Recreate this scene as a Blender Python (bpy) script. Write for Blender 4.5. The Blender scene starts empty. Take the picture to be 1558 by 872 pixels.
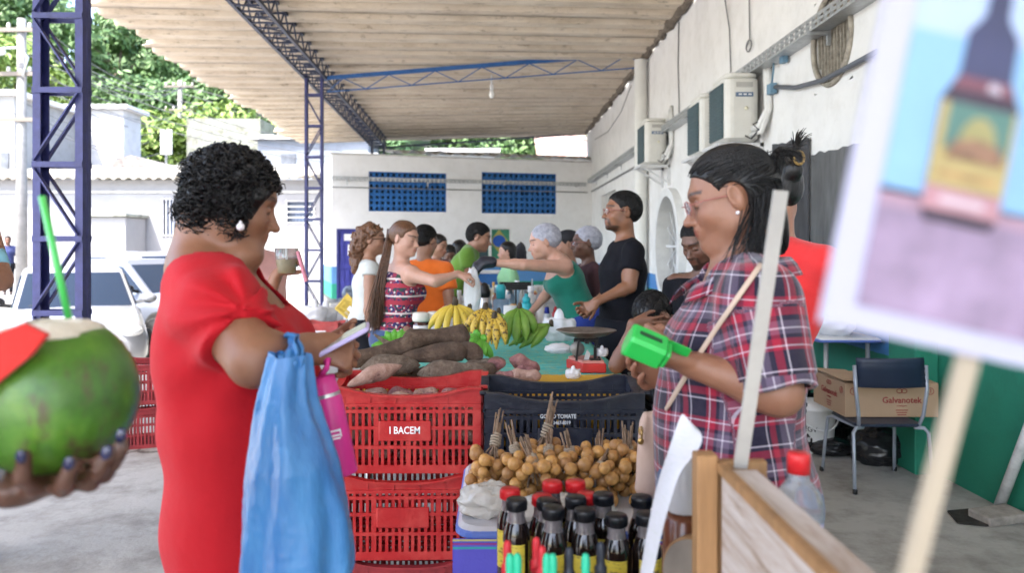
import bpy, math, random
import numpy as np
from mathutils import Vector, Matrix, Euler, noise as mnoise
R = math.radians
PI = math.pi
rng = np.random.default_rng(7)
random.seed(11)
SC = bpy.context.scene
COL = SC.collection
F, CX, CY, CH = 1200.0, 757.0, 372.0, 1.45

def P(px, py, Y):
    """photo pixel at depth Y -> world point"""
    return np.array([(px - CX) / F * Y, Y, CH - (py - CY) / F * Y])
def V(*a):
    return np.array(a, float)
def unit(v):
    v = np.asarray(v, float); return v / (np.linalg.norm(v) + 1e-12)

# ------------------------------------------------------------------ objects
def wloc(o):
    l = np.zeros(3)
    while o is not None:
        l += np.array(o.location); o = o.parent
    return l
def tag(o, label=None, cat=None, group=None, kind=None):
    if label: o['label'] = label
    if cat: o['category'] = cat
    if group: o['group'] = group
    if kind: o['kind'] = kind
    return o
def thing(name, label, cat, loc=(0, 0, 0), rz=0.0, group=None):
    o = bpy.data.objects.new(name, None)
    o.empty_display_size = .1
    COL.objects.link(o)
    o.location = [float(v) for v in loc]; o.rotation_euler = (0, 0, rz)
    return tag(o, label, cat, group)
def link_mesh(name, me, mats, parent=None):
    o = bpy.data.objects.new(name, me)
    COL.objects.link(o)
    if mats is not None:
        for m in (mats if isinstance(mats, (list, tuple)) else [mats]):
            me.materials.append(m)
    if parent is not None: o.parent = parent
    return o
def kids(o): return [c for c in bpy.data.objects if c.parent is o]
def copy_tree(o, parent=None):
    ks = list(o.children)
    c = o.copy(); COL.objects.link(c)
    if parent is not None: c.parent = parent
    for k in ks: copy_tree(k, c)
    return c

def basis(d, up=(0, 0, 1)):
    """3x3 with columns (side, dir, up')"""
    d = unit(d); u = np.asarray(up, float)
    if abs(np.dot(d, u)) > .98: u = V(1, 0, 0)
    s = unit(np.cross(d, u)); u2 = np.cross(s, d)
    return np.stack([s, d, u2], 1)
def rotm(rx=0, ry=0, rz=0):
    return np.array(Euler((rx, ry, rz)).to_matrix())

class MB:
    """collects boxes, bars, tubes ... into ONE mesh"""
    def __init__(s):
        s.v = []; s.f = []; s.m = []; s.n = 0; s.sm = []; s.att = {}
    def add(s, vs, fs, mat=0, smooth=False):
        vs = np.asarray(vs, float).reshape(-1, 3)
        s.v.append(vs)
        for f in fs:
            s.f.append([i + s.n for i in f]); s.m.append(mat); s.sm.append(smooth)
        s.n += len(vs); return s
    def box(s, c, size, rot=None, mat=0, taper=None):
        hx, hy, hz = np.asarray(size, float) / 2
        v = np.array([[x, y, z] for z in (-hz, hz) for y in (-hy, hy) for x in (-hx, hx)])
        if taper is not None: v[4:, :2] *= taper
        if rot is not None: v = v @ np.asarray(rot).T
        return s.add(v + np.asarray(c, float), [[0, 2, 3, 1], [4, 5, 7, 6], [0, 1, 5, 4], [2, 6, 7, 3], [0, 4, 6, 2], [1, 3, 7, 5]], mat)
    def rbox(s, c, size, r, rot=None, mat=0, n=3, axis=2):
        """box rounded along one axis' vertical edges, slightly chamfered ends"""
        ax = [0, 1, 2]; ax.remove(axis); a, b = ax
        ha, hb, hc = size[a] / 2, size[b] / 2, size[axis] / 2
        ring = []
        for q, (sa, sb) in enumerate(((1, 1), (-1, 1), (-1, -1), (1, -1))):
            for k in range(n + 1):
                t = q * PI / 2 + k / n * PI / 2
                ring.append((sa * (ha - r) + r * math.cos(t), sb * (hb - r) + r * math.sin(t)))
        ch = min(r * .4, hc * .5)
        lay = [(-hc, 1 - ch / min(ha, hb)), (-hc + ch, 1), (hc - ch, 1), (hc, 1 - ch / min(ha, hb))]
        vs = []; N = len(ring)
        for z, k in lay:
            for x, y in ring:
                p = [0, 0, 0]; p[a] = x * k; p[b] = y * k; p[axis] = z; vs.append(p)
        fs = []
        for l in range(3):
            for i in range(N):
                j = (i + 1) % N
                fs.append([l * N + i, l * N + j, (l + 1) * N + j, (l + 1) * N + i])
        fs.append(list(range(N))[::-1]); fs.append([3 * N + i for i in range(N)])
        if axis == 1: fs = [f[::-1] for f in fs]
        vs = np.array(vs)
        if rot is not None: vs = vs @ np.asarray(rot).T
        return s.add(vs + np.asarray(c, float), fs, mat, False)
    def bar(s, p0, p1, w, h=None, mat=0, up=(0, 0, 1)):
        h = w if h is None else h
        p0 = np.asarray(p0, float); p1 = np.asarray(p1, float)
        B = basis(p1 - p0, up); L = np.linalg.norm(p1 - p0)
        return s.box((p0 + p1) / 2, (w, L, h), B, mat)
    def tube(s, path, r, n=8, cap=True, mat=0, flat=None, up=(0, 0, 1)):
        path = np.asarray(path, float); m = len(path)
        r = np.full(m, r) if np.isscalar(r) else np.asarray(r, float)
        tan = np.gradient(path, axis=0)
        B = basis(tan[0], up); side = B[:, 0]
        vs = []; a = np.linspace(0, 2 * PI, n, endpoint=False)
        for i in range(m):
            t = unit(tan[i]); side = unit(side - t * np.dot(side, t)); u = np.cross(side, t)
            k = 1 if flat is None else flat
            vs.append(path[i] + r[i] * (np.cos(a)[:, None] * side + k * np.sin(a)[:, None] * u))
        vs = np.concatenate(vs)
        fs = [[i * n + j, i * n + (j + 1) % n, (i + 1) * n + (j + 1) % n, (i + 1) * n + j] for i in range(m - 1) for j in range(n)]
        if cap: fs += [list(range(n))[::-1], [(m - 1) * n + j for j in range(n)]]
        return s.add(vs, fs, mat, True)
    def lathe(s, prof, c=(0, 0, 0), n=24, mat=0, rot=None, ell=(1, 1), cap=True):
        """prof: list of (r, z)"""
        a = np.linspace(0, 2 * PI, n, endpoint=False); m = len(prof)
        vs = np.array([[r * math.cos(t) * ell[0], r * math.sin(t) * ell[1], z] for r, z in prof for t in a])
        if rot is not None: vs = vs @ np.asarray(rot).T
        fs = [[i * n + j, i * n + (j + 1) % n, (i + 1) * n + (j + 1) % n, (i + 1) * n + j] for i in range(m - 1) for j in range(n)]
        if cap: fs += [list(range(n))[::-1], [(m - 1) * n + j for j in range(n)]]
        return s.add(vs + np.asarray(c, float), fs, mat, True)
    def prism(s, poly, z0, z1, frame=None, mat=0):
        """poly (x,y) extruded z0..z1; frame: (origin, 3x3)"""
        n = len(poly)
        vs = np.array([[x, y, z] for z in (z0, z1) for x, y in poly], float)
        if frame is not None: vs = vs @ np.asarray(frame[1]).T + np.asarray(frame[0])
        fs = [[i, (i + 1) % n, n + (i + 1) % n, n + i] for i in range(n)] + [list(range(n))[::-1], list(range(n, 2 * n))]
        return s.add(vs, fs, mat)
    def grid(s, Pn, mat=0, smooth=True, wrap=False):
        """Pn: (a,b,3) array"""
        a, b, _ = Pn.shape; bb = b if wrap else b - 1
        fs = [[i * b + j, i * b + (j + 1) % b, (i + 1) * b + (j + 1) % b, (i + 1) * b + j] for i in range(a - 1) for j in range(bb)]
        return s.add(Pn.reshape(-1, 3), fs, mat, smooth)
    def ball(s, c, r, n=12, m=8, mat=0, rot=None):
        r = np.full(3, r) if np.isscalar(r) else np.asarray(r, float)
        prof = [(math.sin(t), -math.cos(t)) for t in np.linspace(.02, PI - .02, m)]
        a = np.linspace(0, 2 * PI, n, endpoint=False)
        vs = np.array([[q * math.cos(t), q * math.sin(t), z] for q, z in prof for t in a]) * r
        if rot is not None: vs = vs @ np.asarray(rot).T
        fs = [[i * n + j, i * n + (j + 1) % n, (i + 1) * n + (j + 1) % n, (i + 1) * n + j] for i in range(m - 1) for j in range(n)]
        fs += [list(range(n))[::-1], [(m - 1) * n + j for j in range(n)]]
        return s.add(vs + np.asarray(c, float), fs, mat, True)
    def build(s, name, mats, parent=None, smooth=None, bevel=0, auto=None):
        vs = np.concatenate(s.v)
        if parent is not None: vs = vs - wloc(parent)
        me = bpy.data.meshes.new(name)
        me.from_pydata(vs.tolist(), [], s.f)
        me.polygons.foreach_set('material_index', s.m)
        sm = s.sm if smooth is None else [smooth] * len(s.f)
        me.polygons.foreach_set('use_smooth', sm)
        me.update()
        if auto: me.set_sharp_from_angle(angle=R(auto)) if hasattr(me, 'set_sharp_from_angle') else None
        o = link_mesh(name, me, mats, parent)
        if bevel:
            b = o.modifiers.new('bevel', 'BEVEL'); b.width = bevel; b.segments = 2; b.limit_method = 'ANGLE'; b.angle_limit = R(50)
            b.harden_normals = False
        return o

def mesh_np(name, v, f, mats, parent=None, smooth=True, attrs=None):
    """quads from arrays"""
    if parent is not None: v = v - wloc(parent)
    me = bpy.data.meshes.new(name)
    nf = len(f); k = f.shape[1]
    me.vertices.add(len(v)); me.vertices.foreach_set('co', np.ascontiguousarray(v, np.float32).ravel())
    me.loops.add(nf * k); me.loops.foreach_set('vertex_index', np.ascontiguousarray(f, np.int32).ravel())
    me.polygons.add(nf); me.polygons.foreach_set('loop_start', np.arange(0, nf * k, k, dtype=np.int32))
    me.polygons.foreach_set('loop_total', np.full(nf, k, np.int32))
    me.polygons.foreach_set('use_smooth', np.full(nf, smooth))
    me.update(calc_edges=True); me.validate()
    for an, (ty, data) in (attrs or {}).items():
        a = me.attributes.new(an, ty, 'POINT')
        key = {'FLOAT': 'value', 'FLOAT_VECTOR': 'vector', 'FLOAT_COLOR': 'color'}[ty]
        a.data.foreach_set(key, np.ascontiguousarray(data, np.float32).ravel())
    return link_mesh(name, me, mats, parent)

def text_mesh(name, txt, size, origin, xdir, ydir, mat, parent=None, depth=.0006, align='CENTER', bold=0.0, sx=1.0):
    cu = bpy.data.curves.new('txt', 'FONT'); cu.body = txt; cu.size = size; cu.align_x = align; cu.align_y = 'CENTER'
    cu.extrude = depth; cu.offset = bold; cu.resolution_u = 3
    o = bpy.data.objects.new('txt', cu); COL.objects.link(o)
    dg = bpy.context.evaluated_depsgraph_get(); dg.update()
    me = bpy.data.meshes.new_from_object(o.evaluated_get(dg))
    bpy.data.objects.remove(o); bpy.data.curves.remove(cu)
    x = unit(xdir); y = unit(ydir); z = np.cross(x, y)
    n = len(me.vertices); co = np.zeros(n * 3); me.vertices.foreach_get('co', co); co = co.reshape(-1, 3); co[:, 0] *= sx
    co = co @ np.stack([x, y, z]) + np.asarray(origin, float)
    if parent is not None: co -= wloc(parent)
    me.vertices.foreach_set('co', co.ravel()); me.update(); me.name = name
    me.materials.clear()
    return link_mesh(name, me, mat, parent)

# ------------------------------------------------------------------ materials
_M = {}
def M(name, col=(.5, .5, .5), rough=.5, metal=0., var=.12, vs=6., bump=0., bs=60., sss=0., trans=0., ior=1.45, coat=0.,
      sheen=0., col2=None, spec=None, alpha=1., emit=None, es=1., thr=None, coord='Object', stretch=None, scol=None, detail=5):
    if name in _M: return _M[name]
    m = bpy.data.materials.new(name); m.use_nodes = True
    nt = m.node_tree; N = nt.nodes; L = nt.links
    b = N['Principled BSDF']
    b.inputs['Roughness'].default_value = rough; b.inputs['Metallic'].default_value = metal
    if spec is not None: b.inputs['Specular IOR Level'].default_value = spec
    b.inputs['Transmission Weight'].default_value = trans; b.inputs['IOR'].default_value = ior
    b.inputs['Coat Weight'].default_value = coat; b.inputs['Sheen Weight'].default_value = sheen
    b.inputs['Alpha'].default_value = alpha
    if sss:
        b.inputs['Subsurface Weight'].default_value = sss
        b.inputs['Subsurface Radius'].default_value = scol or (1., .4, .2); b.inputs['Subsurface Scale'].default_value = .008
    if emit:
        b.inputs['Emission Color'].default_value = (*emit, 1); b.inputs['Emission Strength'].default_value = es
    c1 = tuple(max(0, c * (1 - var)) for c in col); c2 = col2 or tuple(min(1, c * (1 + var)) for c in col)
    tc = N.new('ShaderNodeTexCoord'); out = tc.outputs[coord]
    if stretch:
        mp = N.new('ShaderNodeMapping'); mp.inputs['Scale'].default_value = stretch; L.new(out, mp.inputs[0]); out = mp.outputs[0]
    if var or col2:
        n = N.new('ShaderNodeTexNoise'); n.inputs['Scale'].default_value = vs; n.inputs['Detail'].default_value = detail
        n.inputs['Roughness'].default_value = .65
        L.new(out, n.inputs['Vector'])
        r = N.new('ShaderNodeValToRGB'); r.color_ramp.elements[0].color = (*c1, 1); r.color_ramp.elements[1].color = (*c2, 1)
        a, z = thr or (.3, .7)
        r.color_ramp.elements[0].position = a; r.color_ramp.elements[1].position = z
        L.new(n.outputs['Fac'], r.inputs['Fac']); L.new(r.outputs['Color'], b.inputs['Base Color'])
        m['ramp'] = r.name
    else:
        b.inputs['Base Color'].default_value = (*col, 1)
    if bump:
        n2 = N.new('ShaderNodeTexNoise'); n2.inputs['Scale'].default_value = bs; n2.inputs['Detail'].default_value = 4
        L.new(out, n2.inputs['Vector'])
        bp = N.new('ShaderNodeBump'); bp.inputs['Strength'].default_value = bump; bp.inputs['Distance'].default_value = .01
        L.new(n2.outputs['Fac'], bp.inputs['Height']); L.new(bp.outputs['Normal'], b.inputs['Normal'])
    _M[name] = m; return m
class G:
    """tiny node-graph helper around a fresh principled material"""
    def __init__(s, name, rough=.6):
        s.m = bpy.data.materials.new(name); s.m.use_nodes = True; s.nt = s.m.node_tree
        s.N = s.nt.nodes; s.L = s.nt.links; s.b = s.N['Principled BSDF']; s.b.inputs['Roughness'].default_value = rough
    def n(s, t, **kw):
        x = s.N.new('ShaderNode' + t)
        for k, v in kw.items():
            if k.startswith('i_'):
                key = k[2:]; key = int(key) if key.isdigit() else key.replace('_', ' ')
                x.inputs[key].default_value = v
            else: setattr(x, k, v)
        return x
    def l(s, a, b): s.L.new(a, b)
    def coord(s, k='Object', scale=None):
        o = s.n('TexCoord').outputs[k]
        if scale:
            mp = s.n('Mapping'); mp.inputs['Scale'].default_value = scale; s.l(o, mp.inputs[0]); o = mp.outputs[0]
        return o
    def attr(s, name): return s.n('Attribute', attribute_name=name)
    def noise(s, vec, scale, detail=5, rough=.6, dist=0.):
        x = s.n('TexNoise'); x.inputs['Scale'].default_value = scale; x.inputs['Detail'].default_value = detail
        x.inputs['Roughness'].default_value = rough; x.inputs['Distortion'].default_value = dist
        s.l(vec, x.inputs['Vector']); return x.outputs['Fac']
    def ramp(s, fac, stops, const=False):
        r = s.n('ValToRGB'); e = r.color_ramp.elements
        if const: r.color_ramp.interpolation = 'CONSTANT'
        while len(e) < len(stops): e.new(.5)
        for k, (p, c) in enumerate(stops):
            e[k].position = p; e[k].color = (*c, 1) if len(c) == 3 else c
        s.l(fac, r.inputs['Fac']); return r.outputs['Color']
    def math(s, op, a, b=None, clamp=False):
        x = s.n('Math', operation=op, use_clamp=clamp)
        for i, q in enumerate((a, b)):
            if q is None: continue
            if isinstance(q, (int, float)): x.inputs[i].default_value = q
            else: s.l(q, x.inputs[i])
        return x.outputs[0]
    def mix(s, fac, a, b, mode='MIX'):
        x = s.n('Mix', data_type='RGBA', blend_type=mode)
        for i, q in ((0, fac), (6, a), (7, b)):
            if isinstance(q, (int, float)): x.inputs[i].default_value = q
            elif isinstance(q, tuple): x.inputs[i].default_value = (*q, 1) if len(q) == 3 else q
            else: s.l(q, x.inputs[i])
        return x.outputs[2]
    def bump(s, h, strength=.3, dist=.01):
        x = s.n('Bump'); x.inputs['Strength'].default_value = strength; x.inputs['Distance'].default_value = dist
        s.l(h, x.inputs['Height']); s.l(x.outputs[0], s.b.inputs['Normal'])
    def xyz(s, vec):
        x = s.n('SeparateXYZ'); s.l(vec, x.inputs[0]); return x.outputs
    def col(s, c): s.l(c, s.b.inputs['Base Color'])
# ------------------------------------------------------------------ implicit bodies
def vnoise(p, scale=10., seed=0, aniso=(1, 1, 1)):
    q = np.asarray(p, np.float32) * (scale * np.asarray(aniso, np.float32)) + np.float32(seed * 17.3 + 500)
    i = np.floor(q).astype(np.int64); f = q - i; f = f * f * (3 - 2 * f)
    def h(a, b, c):
        n = (i[..., 0] + a) * 374761393 + (i[..., 1] + b) * 668265263 + (i[..., 2] + c) * 1274126177
        n = (n ^ (n >> 13)) * 1103515245
        return ((n ^ (n >> 16)) & 0xffff).astype(np.float32) / 65535.
    x, y, z = f[..., 0], f[..., 1], f[..., 2]
    l = lambda a, b, t: a + (b - a) * t
    return l(l(l(h(0, 0, 0), h(1, 0, 0), x), l(h(0, 1, 0), h(1, 1, 0), x), y),
             l(l(h(0, 0, 1), h(1, 0, 1), x), l(h(0, 1, 1), h(1, 1, 1), x), y), z) - .5

class Pr:
    def __init__(s, fn, lo, hi, k=.02, tag='', op='add', cuts=(), uv=None):
        s.fn = fn; s.lo = np.asarray(lo, float); s.hi = np.asarray(hi, float); s.k = k; s.tag = tag; s.op = op; s.cuts = list(cuts); s.uv = uv
    def d(s, p, off=0.):
        d = s.fn(p, off)
        for c, n in s.cuts: d = np.maximum(d, (p - c) @ n)
        return d
    def cut(s, *cuts):
        return Pr(s.fn, s.lo, s.hi, s.k, s.tag, s.op, s.cuts + [(np.asarray(c, float), unit(n)) for c, n in cuts], s.uv)
    def re(s, **kw):
        q = Pr(s.fn, s.lo, s.hi, s.k, s.tag, s.op, s.cuts, s.uv)
        for a, b in kw.items(): setattr(q, a, b)
        return q
def capsule(a, b, ra, rb, k=.02, tag='', op='add', cuts=()):
    a = np.asarray(a, float); b = np.asarray(b, float); ba = b - a; L2 = ba @ ba + 1e-12
    def fn(p, off):
        pa = p - a; h = np.clip(pa @ ba / L2, 0, 1)
        return np.linalg.norm(pa - h[..., None] * ba, axis=-1) - (ra + (rb - ra) * h) - off
    r = max(ra, rb)
    B = basis(ba)
    def uv(p):
        q = p - a; return np.arctan2(q @ B[:, 2], q @ B[:, 0]) * (ra + rb) / 2 * 1.0, q @ B[:, 1]
    return Pr(fn, np.minimum(a, b) - r, np.maximum(a, b) + r, k, tag, op, cuts, uv)
def ecap(a, b, u, wa, da, wb, db, k=.03, tag='', op='add'):
    a = np.asarray(a, float); b = np.asarray(b, float); ba = b - a; L2 = ba @ ba + 1e-12; t = unit(ba)
    u = unit(np.asarray(u, float) - t * np.dot(u, t)); v = np.cross(t, u)
    def fn(p, off):
        pa = p - a; h = np.clip(pa @ ba / L2, 0, 1); q = pa - h[..., None] * ba
        w = wa + (wb - wa) * h + off; d = da + (db - da) * h + off; m = np.minimum(w, d)
        return (np.sqrt((q @ u / w) ** 2 + (q @ v / d) ** 2 + (q @ t / m) ** 2) - 1) * m
    r = max(wa, wb, da, db)
    return Pr(fn, np.minimum(a, b) - r, np.maximum(a, b) + r, k, tag, op)
def ell(c, rad, Rm=None, k=.02, tag='', op='add'):
    c = np.asarray(c, float); rad = np.asarray(rad, float); Rm = np.eye(3) if Rm is None else np.asarray(Rm)
    def fn(p, off):
        q = (p - c) @ Rm; r = rad + off
        k0 = np.linalg.norm(q / r, axis=-1); k1 = np.linalg.norm(q / (r * r), axis=-1)
        return np.where(k0 < 1e-4, -r.min(), k0 * (k0 - 1) / (k1 + 1e-9))
    r = rad.max()
    return Pr(fn, c - r, c + r, k, tag, op)
def smin(a, b, k):
    h = np.maximum(k - np.abs(a - b), 0) / k
    return np.minimum(a, b) - h * h * k * .25
def axis_pts(lo, hi, coarse, zones):
    out = [lo]; x = lo
    while x < hi:
        h = coarse
        for a, b, f in zones:
            if a - h <= x <= b: h = min(h, f)
        x += h; out.append(x)
    return np.array(out)
def fieldeval(prims, p, off=0.):
    d = np.full(p.shape[:-1], 9., np.float64)
    for q in prims:
        if q.op == 'add': d = smin(d, q.d(p, off), max(q.k, 1e-4))
        else: d = -smin(-d, q.d(p), max(q.k, 1e-4))
    return d
def surfnets(Fl, ax):
    nx, ny, nz = Fl.shape; S = Fl < 0
    cs = (nx - 1, ny - 1, nz - 1); nc = cs[0] * cs[1] * cs[2]
    cells = []; pts = []; quads = []
    for a in range(3):
        sl0 = [slice(None)] * 3; sl1 = [slice(None)] * 3; sl0[a] = slice(0, -1); sl1[a] = slice(1, None)
        m = S[tuple(sl0)] != S[tuple(sl1)]
        idx = np.argwhere(m)
        if not len(idx): continue
        j = idx.copy(); j[:, a] += 1
        f0 = Fl[tuple(idx.T)]; f1 = Fl[tuple(j.T)]; t = f0 / (f0 - f1)
        pos = np.stack([ax[b][idx[:, b]] for b in range(3)], 1)
        pos[:, a] += t * (ax[a][j[:, a]] - ax[a][idx[:, a]])
        b, c = (a + 1) % 3, (a + 2) % 3
        qs = []; ok = np.ones(len(idx), bool)
        for db, dc in ((-1, -1), (0, -1), (0, 0), (-1, 0)):
            ci = idx.copy(); ci[:, b] += db; ci[:, c] += dc
            o = np.all((ci >= 0) & (ci < np.array(cs)), 1); ok &= o
            cic = np.clip(ci, 0, np.array(cs) - 1)
            lin = (cic[:, 0] * cs[1] + cic[:, 1]) * cs[2] + cic[:, 2]
            cells.append(lin[o]); pts.append(pos[o]); qs.append(lin)
        q = np.stack(qs, 1); inside = f0 < 0
        q[~inside] = q[~inside][:, ::-1]
        quads.append(q[ok])
    cells = np.concatenate(cells); pts = np.concatenate(pts); quads = np.concatenate(quads)
    uq, inv = np.unique(cells, return_inverse=True)
    cnt = np.bincount(inv); v = np.stack([np.bincount(inv, pts[:, i]) / cnt for i in range(3)], 1)
    f = np.searchsorted(uq, quads)
    return v, f
def build_sdf(prims, coarse=.01, zones=(), off=0., cuts=(), disp=None, pad=.02, post=None, smooth=1):
    """zones: (lo3, hi3, fine). returns verts, quads"""
    add = [q for q in prims if q.op == 'add']
    lo = np.min([q.lo for q in add], 0) - pad - abs(off); hi = np.max([q.hi for q in add], 0) + pad + abs(off)
    ax = [axis_pts(lo[i], hi[i], coarse, [(z[0][i], z[1][i], z[2]) for z in zones]) for i in range(3)]
    Fl = np.full([len(a) for a in ax], 9., np.float32)
    for q in prims:
        m = max(q.k, .012) + abs(off) + 2.2 * coarse
        s = [slice(max(0, np.searchsorted(ax[i], q.lo[i] - m) - 1), np.searchsorted(ax[i], q.hi[i] + m) + 1) for i in range(3)]
        g = np.stack(np.meshgrid(*[ax[i][s[i]] for i in range(3)], indexing='ij'), -1)
        if 0 in g.shape: continue
        cur = Fl[tuple(s)]
        if q.op == 'add': Fl[tuple(s)] = smin(cur, q.d(g, off), max(q.k, 1e-4))
        else: Fl[tuple(s)] = -smin(-cur, q.d(g), max(q.k, 1e-4))
    if cuts or disp or post:
        near = np.abs(Fl) < .08
        idx = np.argwhere(near); p = np.stack([ax[i][idx[:, i]] for i in range(3)], 1)
        d = Fl[near].astype(np.float64)
        if disp is not None: d = d + disp(p)
        for c in cuts:
            d = np.maximum(d, c(p) if callable(c) else (p - np.asarray(c[0], float)) @ unit(c[1]))
        if post: d = post(p, d)
        Fl[near] = d
        far = Fl <= -.08
        if far.any() and cuts:
            idx = np.argwhere(far); p = np.stack([ax[i][idx[:, i]] for i in range(3)], 1); d = Fl[far].astype(np.float64)
            for c in cuts:
                d = np.maximum(d, c(p) if callable(c) else (p - np.asarray(c[0], float)) @ unit(c[1]))
            Fl[far] = d
    for i in range(3):
        sl = [slice(None)] * 3
        for e in (0, -1): sl[i] = e; Fl[tuple(sl)] = np.abs(Fl[tuple(sl)]) + 1e-3
    v, f = surfnets(Fl, ax)
    for _ in range(smooth):   # light laplacian
        e = np.concatenate([f[:, [0, 1]], f[:, [1, 2]], f[:, [2, 3]], f[:, [3, 0]]]); n = len(v)
        deg = np.bincount(e[:, 0], minlength=n) + np.bincount(e[:, 1], minlength=n)
        acc = np.stack([np.bincount(e[:, 0], v[e[:, 1], i], n) + np.bincount(e[:, 1], v[e[:, 0], i], n) for i in range(3)], 1) / np.maximum(deg, 1)[:, None]
        v = v * .5 + acc * .5
    return v, f

# ---------------- head in its own frame (x right, y forward, z up; metres for a 22.5 cm head)
class Head:
    def __init__(s, c, fwd, up=(0, 0, 1), sc=1., fat=0., nose=1., lips=1., jaw=1., chin=0., brow=1.):
        s.c = np.asarray(c, float); f = unit(fwd); r = unit(np.cross(f, up)); u = np.cross(r, f)
        s.R = np.stack([r, f, u], 1); s.s = sc; s.fat = fat; s.nose = nose; s.lips = lips; s.jaw = jaw; s.chin = chin; s.brow = brow
    def w(s, *p): return s.c + s.R @ (np.array(p, float) * s.s)
    def loc(s, p): return ((p - s.c) @ s.R) / s.s
    def e(s, c, r, k, op='add', rot=None, tag='head'):
        Rm = s.R if rot is None else s.R @ rotm(*rot)
        return ell(s.w(*c), np.array(r) * s.s, Rm, k * s.s, tag, op)
    def cp(s, a, b, ra, rb, k, op='add'): return capsule(s.w(*a), s.w(*b), ra * s.s, rb * s.s, k * s.s, 'head', op)
    def prims(s, detail=True):
        ft = s.fat; o = []
        o.append(s.e((0, -.014, .033), (.075, .097, .082), .03))
        o.append(s.e((0, .022, -.035), (.062 + .01 * ft, .064, .075), .04))
        o.append(s.e((0, .045, -.082), (.034 + .012 * ft, .040, .030), .03))                 # jaw / chin base
        for x in (-1, 1):
            o.append(s.e((x * .043, .002, -.062), (.022 + .012 * ft, .035, .03 + .006 * ft), .03))   # jaw angle
            o.append(s.e((x * .038, .056, -.030), (.024 + .008 * ft, .024 + .004 * ft, .024 + .006 * ft), .025))   # cheek
        o.append(s.e((0, .079 + s.chin, -.098), (.016, .013, .013), .02))
        if ft > .3: o.append(s.e((0, .03, -.108 - .012 * ft), (.045, .05, .02 + .012 * ft), .03))
        o.append(s.e((0, .076, .026), (.046, .014 * s.brow, .012), .02))                        # brow
        for x in (-1, 1): o.append(s.e((x * .031, .093, .000), (.019, .016, .012), .016, 'sub'))
        n = s.nose
        o.append(s.cp((0, .083, .004), (0, .101 + .004 * n, -.034), .0065, .0105 * n, .012))
        o.append(s.e((0, .105 + .004 * n, -.037), (.011 * n, .011, .009), .008))
        for x in (-1, 1): o.append(s.e((x * .012 * n, .094, -.040), (.0085 * n, .010, .0075), .007))
        l = s.lips
        o.append(s.e((0, .080, -.064), (.030, .016, .022), .014))
        o.append(s.e((0, .0895, -.0590), (.024, .0085 * l, .0060 * l), .007))
        o.append(s.e((0, .0880, -.0712), (.021, .0088 * l, .0068 * l), .007))
        if detail:
            o.append(s.cp((-.022, .089, -.0655), (.022, .089, -.0655), .0018, .0018, .004, 'sub'))
            o.append(s.cp((-.0045, .101, -.0475), (.0045, .101, -.0475), .0025, .0025, .004, 'sub'))
        for x in (-1, 1):
            o.append(s.e((x * .031, .0745, .000), (.0155, .0125, .0115), .004))                  # lid / eyeball
            o.append(s.e((x * .0775, -.011, -.004), (.0092, .021, .034), .005, rot=(R(-12), 0, R(x * -24)), tag='ear'))
            if detail: o.append(s.e((x * .0875, -.007, .001), (.0065, .012, .020), .004, 'sub', rot=(R(-12), 0, R(x * -18))))
        return o
    def tint(s, v, brow=(.12, .09, .08), lip=(.92, .62, .60), lash=True, iris=False, beard=0., browz=0.):
        q = s.loc(v); t = np.ones((len(v), 3)); x = np.abs(q[:, 0]); y = q[:, 1]; z = q[:, 2]
        def lay(m, c):
            m = np.clip(m, 0, 1)[:, None]; t[:] = t * (1 - m) + np.array(c) * m
        g = lambda c, r: np.exp(-sum(((a - b) / w) ** 2 for a, b, w in zip((x, y, z), c, r)))
        front = (y > .05)
        lay(.35 * g((.04, .07, -.03), (.025, .03, .02)), (1.0, .72, .68))
        if beard:
            bm = np.clip((-.080 - z) / .008, 0, 1) * np.clip((y - .015) / .02, 0, 1) * np.clip((z + .125) / .01, 0, 1)
            bm = np.maximum(bm, np.exp(-((x - .031) / .006) ** 2) * (z < -.046) * (z > -.09) * front)
            bm = np.maximum(bm, .4 * np.clip((x - .046) / .012, 0, 1) * np.exp(-((y - .022 - (z + .03) * -.35) / .022) ** 2) * (z < .0) * (z > -.11))
            bm = np.maximum(bm, np.exp(-((z + .049) / .005) ** 2) * (x < .026) * front)
            lay(bm * beard, (.13, .11, .11))
        lay(1.2 * (np.exp(-((x / .021) ** 4 + ((z + .0655) / .0105) ** 4)) * (y > .079)), lip)
        bz = .0235 + browz + .006 * np.sin(np.clip((x - .012) / .045, 0, 1) * PI * .8)
        lay(1.3 * np.exp(-((z - bz) / .0038) ** 2) * (x > .011) * (x < .054) * (y > .045), brow)
        if iris:
            w = np.exp(-(((x - .031) / .0125) ** 4 + (z / .0058) ** 4)) * front
            lay(1.2 * w, (1.7, 1.9, 2.1)); lay(1.5 * np.exp(-(((x - .031) / .006) ** 4 + (z / .0062) ** 4)) * front, (.1, .07, .06))
            lay(np.exp(-((z - .0062) / .0022) ** 2) * (np.abs(x - .031) < .016) * front, (.12, .09, .08))
        elif lash:
            zl = -.0048 - .002 * (((x - .031) / .015) ** 2)
            lay(1.3 * np.exp(-((z - zl) / .0019) ** 2) * (np.abs(x - .031) < .0165) * front, (.08, .06, .06))
            lay(.5 * np.exp(-((z - .0085) / .0016) ** 2) * (np.abs(x - .031) < .015) * front, (.5, .42, .42))
        return t

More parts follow.
